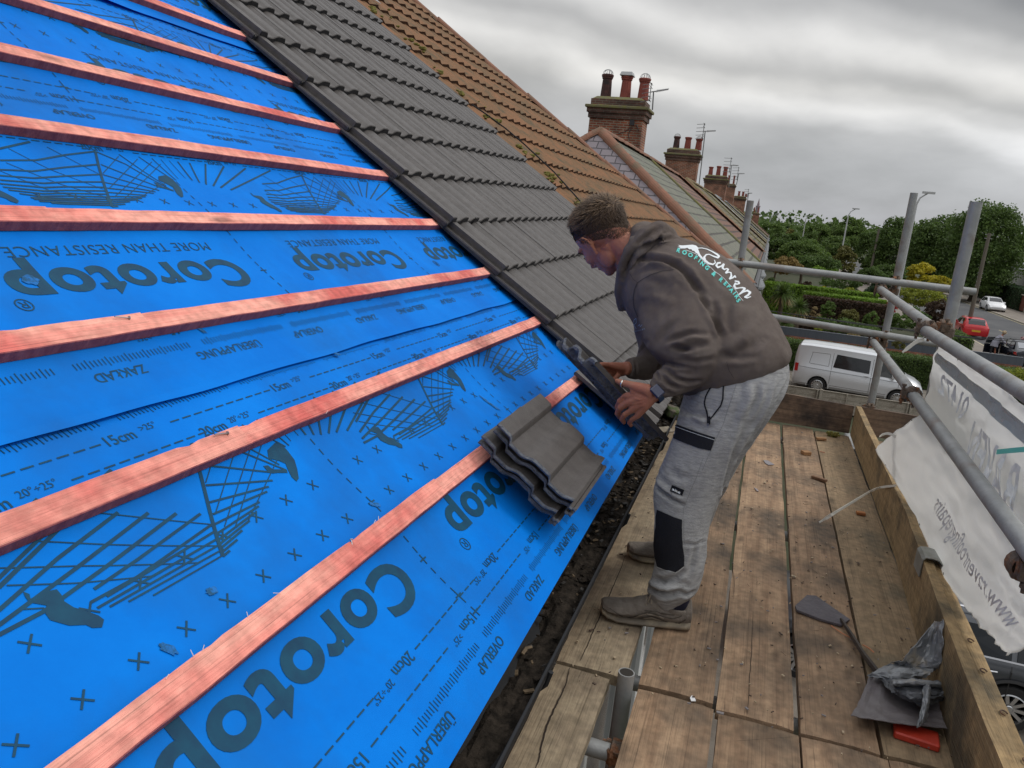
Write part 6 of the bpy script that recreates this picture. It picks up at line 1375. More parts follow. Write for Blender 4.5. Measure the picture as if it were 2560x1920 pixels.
M_skin=mat('skin',(.42,.185,.115),.55,col2=(.36,.135,.085),scale=12,bump=.22,bscale=120,spec=.35,c3=(.46,.15,.10),s3=20,t3=(.55,.75),w3=.6)
M_skin.node_tree.nodes['Principled BSDF'].inputs['Subsurface Weight'].default_value=.08; M_skin.node_tree.nodes['Principled BSDF'].inputs['Subsurface Scale'].default_value=.01
M_hair=mat('hair_brown',(.05,.030,.018),.6,col2=(.095,.058,.034),scale=30,stretch=(1,1,1),bump=.6,bscale=160,spec=.3)
M_hairt=mat('hair_tip',(.24,.155,.085),.55,col2=(.12,.075,.042),scale=40,spec=.4)
M_wht=mat('print_white',(.72,.76,.78),.7); M_aqua=mat('print_aqua',(.12,.62,.56),.7); M_seam=mat('seam_dark',(.035,.03,.03),.9); M_seamg=mat('seam_grey',(.20,.20,.20),.9)
M_shoe=mat('trainer_grey',(.135,.115,.095),.8,col2=(.21,.18,.15),scale=12,bump=.4,bscale=90,c3=(.10,.08,.06),s3=8,t3=(.55,.75))
M_sole=mat('trainer_sole',(.15,.125,.095),.75,col2=(.34,.28,.19),scale=9,contrast=(.4,.6)); M_sock=mat('sock_navy',(.010,.010,.028),.9); M_lace=mat('laces',(.26,.22,.17),.9)
wk=thing('person','worker bending over the roof edge in charcoal hoodie and grey joggers, holding a roof tile','person',(-.12,2.6,BZ)); bpy.context.view_layer.update()
WI=Matrix.Translation(wk.location).inverted()
def wp(o): 
    if o is not None: o.parent=wk; o.matrix_parent_inverse=WI
    return o
def I5(x,y): return (1400+x*.7358,420+y*.7358)
# ---- hoodie
b=MB()
T=[((1706,985),(1968,914),2.68,.150),((1692,962),(1980,884),2.68,.170),((1668,925),(1966,846),2.69,.178),((1628,880),(1928,778),2.73,.19),((1597,830),(1880,704),2.78,.205),((1572,785),(1815,645),2.83,.225),((1560,745),(1752,610),2.87,.225),((1556,712),(1700,592),2.90,.18),((1556,690),(1660,580),2.92,.10)]
b.loft(resample([ell_ring(*t) for t in T]))
AR=[((1592,752),(1712,640),2.76,.085),((1594,775),(1742,690),2.68,.088),((1602,822),(1775,768),2.60,.080),((1618,868),(1798,835),2.56,.074),((1650,893),(1804,884),2.545,.070),((1668,905),(1795,928),2.55,.066),((1668,905),(1760,960),2.54,.060),((1652,918),(1725,978),2.525,.053),((1640,932),(1698,988),2.51,.046),((1630,947),(1676,992),2.495,.040),((1622,957),(1662,994),2.485,.033)]
b.loft(resample([ell_ring(*t) for t in AR]))
AR2=[((1570,770),(1680,700),3.03,.08),((1570,830),(1680,800),3.02,.075),((1590,890),(1690,880),2.97,.065),((1600,900),(1660,950),2.90,.05),((1585,893),(1625,945),2.83,.040),((1566,896),(1582,944),2.79,.033)]
pth=[at_y(*p) for p in ((1622,740,3.0),(1632,815,3.0),(1638,878,2.955),(1622,913,2.885),(1600,920,2.825),(1571,921,2.782))]; rr_=[.078,.074,.066,.054,.045,.036]
b.tube([crom(pth,i/3) for i in range(16)],.05,18,rs=[rr_[min(5,i//3)]+(rr_[min(5,i//3+1)]-rr_[min(5,i//3)])*(i%3)/3 for i in range(16)])
# hood bundled round the neck
b.tube([at_y(*p) for p in ((1555,775,2.84),(1551,730,2.80),(1560,680,2.775),(1582,630,2.77),(1612,592,2.79),(1650,578,2.83),(1672,590,2.90),(1660,600,2.98),(1620,590,3.04),(1585,620,3.06),(1562,680,3.03),(1552,740,2.95))],.03,12,rs=[.018,.024,.030,.036,.040,.040,.034,.034,.036,.034,.028,.02])
pxell(b,1615,590,2.90,44,35,.115,.25); pxell(b,1665,598,2.87,24,17,.10,.5); pxell(b,1588,640,2.90,34,56,.125,.35); pxell(b,1568,715,2.89,18,50,.09,-.1)
hood=remesh(b,'hoodie',.0062,7)
tr=bvh(hood)
def z2(*pts): return [(1550+x/4.88,560+y/4.88) for x,y in pts]
def z1(*pts): return [(1380+x/5.53,470+y/5.53) for x,y in pts]
folds(hood,tr,[(a_,w_*.85,h_*1.7) for a_,w_,h_ in [
 (z1((1130,870),(1080,960),(1020,1100),(990,1250)),.012,-.012),(z1((1480,740),(1300,790),(1150,900),(1060,1060),(1030,1200)),.010,-.010),(z1((1700,690),(1560,700),(1400,730),(1250,810)),.008,-.010),
 (z1((1480,540),(1350,640),(1200,780),(1120,880)),.010,-.009),(z1((1560,600),(1400,690),(1260,800)),.008,.004),(z1((1200,520),(1130,620),(1060,760)),.010,.005),
 (z2((150,440),(330,420),(520,440),(680,500),(780,600),(860,700),(930,820)),.014,-.012),(z2((560,480),(700,560),(820,680),(900,790)),.009,.006),(z2((830,560),(860,680),(960,800),(1040,900)),.012,-.007),
 (z2((220,560),(400,500),(600,500)),.012,.006),(z2((1080,1080),(1030,960),(960,860)),.010,-.009),
 (z2((1240,1380),(1180,1260),(1080,1080)),.012,-.010),(z2((600,1480),(760,1440),(900,1390),(1100,1400)),.012,.008),(z2((640,1500),(760,1520),(900,1540)),.008,-.010),
 (z2((560,1450),(700,1380),(850,1330),(1050,1350)),.009,-.005),(z2((480,1440),(560,1300),(700,1180)),.014,-.005),(z2((280,700),(420,690),(600,760)),.016,-.004),(z2((250,900),(420,880),(620,960)),.018,.004),
 (z2((1150,1000),(1170,1150),(1200,1300)),.014,-.008),(z2((1200,1640),(1500,1560),(1800,1380)),.016,-.006),(z2((1250,1500),(1500,1400),(1700,1200)),.02,.004),(z2((1330,950),(1300,1150),(1260,1300)),.018,-.005),(z2((1240,1590),(1450,1640),(1700,1600)),.012,-.006),
 ([(1665,925),(1690,945),(1720,955),(1755,950)],.008,-.009),([(1655,940),(1675,960),(1700,970)],.007,-.008),([(1660,915),(1690,925),(1730,925)],.008,.006),([(1640,950),(1665,970),(1690,980)],.006,.005),([(1650,905),(1640,930),(1650,955)],.006,-.006),
 ([(1700,900),(1740,905),(1790,895)],.009,-.005),([(1690,880),(1720,868),(1770,862)],.010,-.006),([(1570,900),(1600,880),(1620,850)],.01,-.005),([(1588,905),(1592,925),(1588,945)],.005,-.006)]])
noisedisp(hood,.0030,12); noisedisp(hood,.0026,26,7,(1.6,1,.6)); noisedisp(hood,.0010,60,3)
ho=wp(linkmesh('hoodie',hood)); hood.materials.append(M_hood)
for p in hood.polygons: p.use_smooth=True
tr=bvh(hood)
# print on the back
P=[]
for ch,(x,y),a in zip('ROOFING&REPAIRS',[(712,328),(785,355),(858,386),(922,418),(966,452),(1004,492),(1060,540),(1142,612),(1228,684),(1283,730),(1322,768),(1356,812),(1392,848),(1420,888),(1440,938)],[.42,.42,.45,.55,.62,.68,.70,.72,.74,.76,.80,.85,.88,.9,.92]):
    P+=textpx(ch,*z2((x,y))[0],13.8 if ch!='&' else 14.5,a,.045)
wp(decal('back_print_aqua',tr,P,M_aqua,None,step=4))
bird=[z2((705,262),(760,268),(830,262),(885,258),(925,268),(950,292),(945,325),(962,382),(938,366),(915,352),(905,335),(880,330),(868,312),(845,314),(820,296),(790,304),(760,294),(712,304),(738,288),(700,286),(730,275))]
SW=1.45
raven=stroke(z2((945,300),(1000,298),(1060,312),(1120,340),(1180,375),(1205,398),(1190,415),(1140,400),(1085,375),(1050,380),(1025,410),(1035,450),(1080,485),(1130,498),(1160,478),(1150,445)),0,[1.5,1.2,1.4,2,3,3.6,3.2,2,1.6,2.2,3.6,4,3.4,2.6,2,1.2])
raven+=stroke(z2((940,310),(965,380),(1000,420),(1040,460)),0,[3,3.4,2.6,1.2])
raven+=stroke(z2((1222,478),(1190,482),(1172,510),(1190,535),(1232,520),(1262,495),(1248,540),(1270,560),(1300,548)),0,[3,3,3.4,3,2.4,3.4,3.4,2.4,1.6])
raven+=stroke(z2((1300,548),(1318,560),(1290,600),(1325,592),(1352,600)),0,[2,3,3.4,2,2.2])
raven+=stroke(z2((1352,600),(1355,640),(1335,672),(1370,662),(1398,640),(1408,655)),0,[2,3.6,3,2.4,3,2])
raven+=stroke(z2((1400,700),(1440,708),(1452,728),(1420,740),(1405,725),(1390,760),(1410,790),(1445,785)),0,[2,3,3,2,2.4,3.6,3,1.6])
raven+=stroke(z2((1445,785),(1490,780),(1520,792),(1490,830),(1455,860),(1500,835),(1550,815),(1585,840),(1560,870),(1520,895),(1548,905),(1590,890)),0,[1.6,2.4,3.6,3.6,2.4,2,3,4,3.6,3,2.2,1.4])
raven=[ [(p[0],p[1]) for p in q] for q in raven]
wl=stroke(z2((800,322),(880,350),(950,385),(990,430),(1040,480),(1100,530),(1150,580),(1210,620),(1270,670),(1330,740),(1390,790),(1430,840),(1455,890),(1500,940)),.9)
wp(decal('back_print_white',tr,bird+raven+wl,M_wht,None,step=5))
ch_=stroke([(1583,820),(1586,800),(1591,795),(1592,806),(1586,812),(1592,822)],1.3)+stroke([(1596,815),(1600,811),(1602,817),(1606,812)],1.2)+textpx('ROOFING & R',1598,826,5,-.25,.01)
wp(decal('chest_print',tr,ch_,mat('print_faded',(.25,.33,.38),.8),None,step=6))
wp(decal('seam',tr,stroke(z2((120,600),(160,670),(215,715)),.8)+stroke(z2((660,560),(520,575),(380,620),(280,675),(215,720),(180,800),(165,900),(175,1020),(220,1130)),1.3)+stroke([(1706,985),(1800,948),(1900,925)],.01)+stroke([(1817,905),(1822,925),(1834,945)],.8),M_seam,None,step=8))
# ---- joggers
b=MB()
LG=[(I5(432,725),I5(775,655),2.68,.145),(I5(424,755),I5(779,705),2.67,.165),(I5(410,810),I5(768,760),2.66,.17),(I5(397,865),I5(725,835),2.65,.16)]
b.loft(resample([ell_ring(*t) for t in LG]+[ell_ring(I5(382,930),I5(665,915),2.64,.13)]))
NL=[(I5(404,830),I5(700,790),2.60,.11),(I5(388,900),I5(672,880),2.585,.115),(I5(360,970),I5(612,970),2.565,.11),(I5(330,1045),I5(572,1050),2.545,.10),(I5(318,1110),I5(540,1125),2.53,.092),(I5(322,1170),I5(515,1190),2.515,.088),(I5(319,1255),I5(500,1270),2.50,.082),(I5(322,1335),I5(494,1340),2.49,.078),(I5(308,1390),I5(480,1405),2.48,.076),(I5(296,1425),I5(462,1445),2.475,.072),(I5(305,1452),I5(428,1470),2.47,.056),(I5(322,1470),I5(402,1488),2.47,.045),(I5(330,1480),I5(398,1494),2.47,.043)]
b.loft(resample([ell_ring(*t) for t in NL]))
FL=[(I5(450,860),I5(705,840),2.78,.11),(I5(440,940),I5(650,940),2.82,.11),(I5(415,1030),I5(590,1040),2.86,.10),(I5(385,1110),I5(545,1125),2.88,.09),(I5(360,1180),I5(516,1200),2.90,.085),(I5(345,1235),I5(480,1255),2.92,.08),(I5(335,1275),I5(420,1295),2.95,.055),(I5(338,1288),I5(405,1305),2.95,.046)]
b.loft(resample([ell_ring(*t) for t in FL]))
jog=remesh(b,'joggers',.0062,6); tr=bvh(jog)
def z3_(*p): return [(1600+x/5.53,880+y/5.53) for x,y in p]
def z4_(*p): return [(1460+x/4.609,1260+y/4.609) for x,y in p]
def z6_(*p): return [(1550+x/5.53,1000+y/5.53) for x,y in p]
folds(jog,tr,[(a_,w_*.9,h_*1.5) for a_,w_,h_ in [(z3_((2040,400),(1900,700),(1700,1000),(1500,1300),(1300,1500)),.012,-.007),(z3_((1870,420),(1780,700),(1640,950),(1450,1200)),.010,.006),(z3_((1520,420),(1500,650),(1400,900),(1300,1150)),.014,.005),(z3_((1640,450),(1620,650),(1500,900)),.010,-.006),
 (z3_((700,560),(820,480),(1000,400)),.02,-.008),(z3_((740,900),(880,960),(1080,930)),.010,.005),(z3_((700,850),(880,880),(940,960)),.010,-.005),
 (z6_((1340,1500),(1400,1300),(1500,1000),(1600,700),(1750,400)),.014,-.008),(z6_((500,1050),(540,1150),(640,1240),(900,1430)),.010,.006),(z6_((470,1190),(600,1290),(720,1370),(900,1460)),.008,-.007),(z6_((700,960),(800,1060),(960,1080)),.014,-.004),
 (z4_((830,860),(900,890),(1050,850),(1150,760)),.010,-.009),(z4_((730,880),(830,950),(980,980),(1150,950)),.010,.008),(z4_((740,960),(850,1010),(960,1030),(1100,1010)),.008,-.009),(z4_((1080,1000),(1180,1050),(1290,1000)),.008,-.007),(z4_((1290,500),(1250,700),(1200,840)),.010,-.006),(z4_((1400,430),(1390,600),(1330,850)),.012,.005),(z4_((830,1090),(950,1110),(1110,1080)),.006,.005),(z4_((1150,450),(1280,470),(1410,420)),.006,-.004)]])
noisedisp(jog,.0030,11,3,(1.5,1,.6)); noisedisp(jog,.0012,40,9,(1.6,1,.5))
jo=wp(linkmesh('joggers',jog)); jog.materials.append(M_jog)
for p in jog.polygons: p.use_smooth=True
tr=bvh(jog)
wp(decal('knee_patch',tr,[z4_((850,65),(930,100),(1040,150),(1130,180),(1128,330),(1135,480),(1155,600),(1155,712),(1050,780),(960,765),(850,720),(822,600),(810,480),(818,340),(835,260),(835,150))],M_patch,None,.0035,5))
wp(decal('pocket_flap',tr,[z3_((425,1105),(470,1050),(512,1000),(700,1070),(860,1125),(1042,1182),(1012,1270),(978,1362),(800,1325),(600,1250),(440,1182),(415,1140))],M_patch,None,.0035,5))
wp(decal('cloth_label',tr,[z6_((730,1172),(892,1240),(862,1328),(688,1268))],M_patch,None,.0040,4))
wp(decal('label_lettering',tr,textpx('site',*z6_((785,1255))[0],15,.36,.02),M_wht,None,.0052,3))
wp(decal('zip',tr,stroke(z3_((1048,380),(1010,440),(985,490),(940,560),(912,620),(895,700),(905,760),(930,830),(945,910)),3.4)+stroke(z3_((1162,360),(1155,500),(1148,650),(1120,740),(1060,820),(1010,890),(975,930)),3.4)+stroke(z3_((955,905),(952,985)),8),M_patch,None,.003,4))
wp(decal('zip_pull',tr,stroke(z3_((948,980),(944,1040)),5),mat('zip_metal',(.25,.25,.26),.4,metal=.8),None,.006,3))
wp(decal('jogger_seam',tr,stroke(z3_((1370,330),(1320,480),(1270,640),(1210,800),(1150,1000),(1060,1180),(960,1400),(860,1640)),.8)+stroke(z6_((1150,800),(1060,1060),(940,1340),(880,1500),(870,1640)),.8)+stroke(z6_((470,1190),(560,1260),(720,1360),(905,1440)),1.0)+stroke(z6_((500,1225),(600,1300),(740,1380),(890,1460)),.8)+stroke(z4_((1150,450),(1280,462),(1410,415)),.9)+stroke(z4_((1150,180),(1150,330),(1155,450)),.8)+stroke(z3_((1360,320),(1600,300),(1850,300),(2060,285)),.9),M_seamg,None,.0012,8))
wp(decal('flap_stitching',tr,stroke(z3_((505,1035),(700,1105),(860,1160),(1030,1215)),.9)+stroke(z4_((850,725),(960,770),(1050,785),(1150,720)),.8),M_wht,None,.0046,6))
# ---- head, hands and body in one mesh
HS=1.07; HC=at_y(1505,590,2.88); U=V((-.76,.06,.62)).normalized(); F=V((-.50,.44,-.76)); F=(F-U*F.dot(U)).normalized(); Lf=U.cross(F)
if Lf.y>0: Lf=-Lf
F=F*HS; U=U*HS; Lf=Lf*HS
def hp_(f,l,u): return HC+F*f+Lf*l+U*u
def hell(b,c,r,rot=None): ellipsoid(b,hp_(*c),[F*r[0],Lf*r[1],U*r[2]])
b=MB()
hell(b,(-.016,0,.028),(.106,.080,.090)); hell(b,(-.048,0,-.018),(.058,.060,.066)); hell(b,(.030,0,-.020),(.070,.066,.080)); hell(b,(.038,0,-.062),(.052,.054,.052)); hell(b,(.050,0,-.092),(.040,.040,.028)); hell(b,(.076,0,-.103),(.018,.022,.016))
hell(b,(.080,0,.018),(.022,.052,.014)); 
for s in (1,-1): hell(b,(.062,.040*s,-.030),(.030,.022,.024)); hell(b,(.010,.058*s,-.075),(.030,.014,.035)); hell(b,(.092,.012*s,-.052),(.012,.009,.008))
b.tube([hp_(.088,0,.005),hp_(.100,0,-.020),hp_(.116,0,-.046),hp_(.098,0,-.056)],.01,10,rs=[.009,.010,.012,.008])
b.tube([hp_(.088,-.022,-.073),hp_(.098,-.008,-.070),hp_(.098,.008,-.070),hp_(.088,.022,-.073)],.006,8,rs=[.004,.006,.006,.004]); b.tube([hp_(.086,-.018,-.082),hp_(.095,0,-.083),hp_(.086,.018,-.082)],.006,8,rs=[.004,.007,.004])
# ears
for s in (1,-1):
    ec=[(.012,.078,-.045),(.004,.084,-.030),(-.006,.092,-.010),(-.010,.096,.010),(-.004,.098,.024),(.008,.094,.028),(.018,.086,.018),(.020,.080,.004)]
    b.tube([hp_(f,l*s,u) for f,l,u in ec],.006,8,rs=[.0075,.0062,.0055,.0055,.0055,.0055,.005,.004])
    ellipsoid(b,hp_(.006,.081*s,-.006),[F*.013+Lf*s*.004,Lf*.005,U*.028])
# neck
b.tube([hp_(-.030,0,-.02),hp_(-.045,0,-.09),at_y(1585,668,2.90),at_y(1625,690,2.88)],.06,18,rs=[.056,.062,.068,.07])
for s in (1,-1): b.tube([hp_(-.02,.050*s,-.04),at_y(1580,690,2.90-.04*s)],.02,10)
# torso and arms under the clothes
b.tube([at_y(1625,690,2.88),at_y(1690,740,2.86),at_y(1780,830,2.76),at_y(1850,930,2.68)],.1,16,rs=[.075,.12,.115,.10])
b.tube([at_y(1660,700,2.78),at_y(1700,770,2.66),at_y(1735,870,2.60),at_y(1700,930,2.56),at_y(1650,975,2.495),at_y(1632,987,2.48)],.03,14,rs=[.045,.042,.036,.034,.030,.027])
b.tube([at_y(1622,740,3.0),at_y(1630,815,3.0),at_y(1640,885,2.95),at_y(1626,922,2.89),at_y(1600,920,2.825),at_y(1562,921,2.772)],.03,14,rs=[.04,.036,.032,.028,.026,.025])
for q,yy in (((1790,960,2.60),(1690,1280,2.50,),),((1800,950,2.76),(1690,1300,2.9))): b.tube([at_y(*q),at_y(*yy)],.05,12,rs=[.06,.045])
b.tube([at_y(1690,1280,2.50),at_y(1670,1500,2.47)],.04,12,rs=[.045,.030]); b.tube([at_y(1690,1300,2.9),at_y(1665,1375,2.95)],.04,12,rs=[.04,.03]); b.tube([at_y(1850,930,2.68),at_y(1795,965,2.60)],.08,12); b.tube([at_y(1850,930,2.68),at_y(1800,955,2.76)],.08,12)
# left hand
W_=(1634,987,2.480)
KN={'i':(1564,990,2.510),'m':(1569,1008,2.500),'r':(1580,1025,2.495),'p':(1594,1040,2.495)}
for k,rr in (('i',.0165),('m',.0165),('r',.0158),('p',.0145)): b.tube([at_y(*W_),at_y((W_[0]+KN[k][0])/2,(W_[1]+KN[k][1])/2,(W_[2]+KN[k][2])/2-.006),at_y(*KN[k])],rr,12,rs=[.022,rr+.002,rr-.004])
fin=[((1564,990,2.510),(1550,1003,2.520),(1543,1018,2.545),(1549,1028,2.570)),((1569,1008,2.500),(1551,1020,2.515),(1543,1034,2.540),(1549,1044,2.567)),((1580,1025,2.495),(1563,1036,2.507),(1554,1048,2.530),(1561,1057,2.555)),((1594,1040,2.495),(1581,1048,2.507),(1573,1057,2.525),(1578,1065,2.545))]
for pth,r0 in zip(fin,(.0098,.0098,.0092,.0082)): b.tube([at_y(*p) for p in pth],r0,12,rs=[r0*1.18,r0*1.05,r0,r0*.82])
for pth,r0 in zip(fin,(.0098,.0098,.0092,.0082)):
    c=at_y(*pth[1]); ellipsoid(b,c,[V((r0*1.2,0,0)),V((0,r0*1.15,0)),V((0,0,r0*1.15))],8,10)
pxell(b,1606,1001,2.486,26,21,.016,.25); pxell(b,1594,982,2.492,20,11,.014,.3)
b.tube([at_y(*p) for p in ((1632,984,2.478),(1618,975,2.476),(1592,968,2.490),(1572,961,2.500),(1555,957,2.510),(1539,951,2.520))],.012,12,rs=[.024,.021,.0175,.0125,.0112,.0080])
# right hand, beyond the tile
W2=(1577,921,2.79)
for (kx,ky,kd) in ((1527,913,2.755),(1525,921,2.775),(1528,930,2.785),(1533,938,2.795)): b.tube([at_y(*W2),at_y(kx,ky,kd)],.015,12,rs=[.022,.0125])
for pth in (((1527,913,2.755),(1510,911,2.740),(1494,912,2.725)),((1525,921,2.775),(1509,923,2.755),(1496,928,2.730)),((1528,930,2.785),(1511,938,2.765),(1500,945,2.740)),((1533,938,2.795),(1518,950,2.775),(1508,958,2.755)),((1548,935,2.765),(1535,950,2.755),(1522,962,2.735))): b.tube([at_y(*p) for p in pth],.009,12,rs=[.0105,.0095,.0078])
body=remesh(b,'body',.0034,3,.4); body.materials.append(M_skin)
for p in body.polygons: p.use_smooth=True
bt=bvh(body)
folds(body,bt,[([(1582,995),(1600,1000),(1620,995)],.003,.0015),([(1578,1012),(1597,1008),(1618,1000)],.003,.0015),([(1588,1026),(1603,1016),(1622,1005)],.003,.0015),([(1556,998),(1562,992)],.003,-.001)])
wp(linkmesh('body',body))
# eyes, brows, nails, ring, watch
M_eye=mat('eye',(.30,.27,.25),.2); M_brow=mat('brow',(.04,.025,.018),.8); M_nail=mat('nail_pink',(.55,.30,.24),.35); M_ring=mat('ring_silver',(.75,.73,.68),.2,metal=1); M_watch=mat('watch_navy',(.006,.012,.055),.25,coat=.5); M_strap=mat('watch_strap',(.012,.03,.07),.6)
for s in (1,-1):
    b=MB(); ellipsoid(b,hp_(.083,.031*s,-.008),[F*.009,Lf*.011,U*.006],8,12); wp(b.build('eye',M_eye,smooth=True))
    b=MB(); b.tube([hp_(.090,.018*s,-.010),hp_(.098,.031*s,-.014),hp_(.088,.044*s,-.010)],.0018,6); wp(b.build('eyelashes',M_brow))
    b=MB(); b.tube([hp_(.100,.014*s,.012),hp_(.099,.034*s,.018),hp_(.084,.052*s,.012)],.0042,6); wp(b.build('eyebrow',M_brow))
c=at_y(1557,959,2.508); d=(at_y(1539,951,2.520)-at_y(1572,961,2.500)).normalized(); u=d.cross(V((0,1,0))).normalized(); w_=d.cross(u); b=MB()
rg=lambda r,o:[c+d*o+u*r*math.cos(2*math.pi*k/24)+w_*r*math.sin(2*math.pi*k/24) for k in range(24)]
b.loft([rg(.0118,-.003),rg(.0136,-.002),rg(.0136,.002),rg(.0118,.003)],cap=False); wp(b.build('finger_ring',M_ring,smooth=True,recalc=False))
a_=at_y(1652,973,2.495); c=at_y(1638,985,2.481); d=(c-a_).normalized(); u=d.cross(V((0,1,0))).normalized(); w_=d.cross(u); b=MB()
rg=lambda r,o:[c+d*o+u*r*1.06*math.cos(2*math.pi*k/32)+w_*r*math.sin(2*math.pi*k/32) for k in range(32)]
b.loft([rg(.0285,-.012),rg(.031,-.010),rg(.031,.010),rg(.0285,.012)],cap=False); wp(b.build('watch_strap',M_strap,smooth=True,recalc=False))
nrm=V((.15,-.85,.35)).normalized(); nrm=(nrm-d*nrm.dot(d)).normalized(); t_=d.cross(nrm); rt=Matrix((d,t_,nrm)).transposed(); b=MB(); b.box(c+nrm*.033,(.036,.040,.011),rt); wp(b.build('watch_case',M_watch,bevel=.004,smooth=False))
# ---- hair: cap plus strands
b=MB(); rings=[]
hc=(-.016,0,.028); rr=(.1095,.0845,.0955)
def hairlow(az): # lowest polar extent by azimuth (0=front)
    a=abs(((az+math.pi)%(2*math.pi))-math.pi)/math.pi
    return 1.10+.16*a if a<.25 else (1.14+ (a-.25)*2.3 if a<.5 else 1.715+(a-.5)*1.45)
def surf(az,ph,off):
    d=(F*(math.sin(ph)*math.cos(az))+Lf*(math.sin(ph)*math.sin(az))+U*math.cos(ph)); c=hp_(*hc); h=bt.ray_cast(c+d*.3,-d)
    if h[0] is None: return None,None
    return h[0]+d*off,h[1]
for i in range(26):
    row=[]
    for k in range(56):
        az=2*math.pi*k/56; ph=hairlow(az)*.97*i/25+.0001; q=i/25
        f,l,u=math.sin(ph)*math.cos(az),math.sin(ph)*math.sin(az),math.cos(ph)
        nn=.0035*noise.noise(V((f*4,l*4,u*3)))+.002*noise.noise(V((f*11,l*11,u*6)))
        p,_=surf(az,ph,(.009*(1-q**2.2)+.0010)+nn*(1-q)); row.append(p)
    rings.append(row)
b.loft(rings,cap=False); hr=wp(b.build('hair',[M_hair,M_hairt],smooth=True,recalc=False))
b=MB()
for i in range(15000):
    az=R.uniform(0,2*math.pi); lim=hairlow(az)*1.18; ph=lim*R.random()**.45; 
    q=ph/lim; P_,N_=surf(az,ph,.0075*(1-q**2)+.0002)
    if P_ is None: continue
    P_=(P_-HC)/(HS*HS); n_=V((P_.dot(F)-hc[0],P_.dot(Lf),P_.dot(U)-hc[2])).normalized()
    q=ph/lim; L0=(.029 if q<.55 else max(.0035,.029-(q-.55)*.10))*R.uniform(.6,1.25)
    sw=V((.75,R.uniform(-.3,.3)+.25*math.sin(az*3),-.1)) if q<.62 else V((.15,0,-1)); sw=(sw-n_*sw.dot(n_)); sw=sw.normalized() if sw.length>.01 else V((1,0,0))
    sw=(sw+V((R.uniform(-.35,.35),R.uniform(-.35,.35),R.uniform(-.2,.2)))).normalized()
    lift=(.55 if q<.5 else .25-.1*q)
    p0=V((P_.dot(F),P_.dot(Lf),P_.dot(U))); p1=p0+(n_*lift+sw*.7)*L0*.55; p2=p1+(n_*(lift*.5)+sw)*L0*.55
    s_=n_.cross(sw).normalized()*.0010; b.cur=1 if (q<.55 and R.random()<.5) else 0
    A_=[p0-s_,p0+s_,p1+s_*.8,p1-s_*.8,p2]
    b.add([hp_(*p) for p in A_],[(0,1,2,3),(3,2,4)])
st=b.build('hair_strands',[M_hair,M_hairt],recalc=False); st.parent=hr
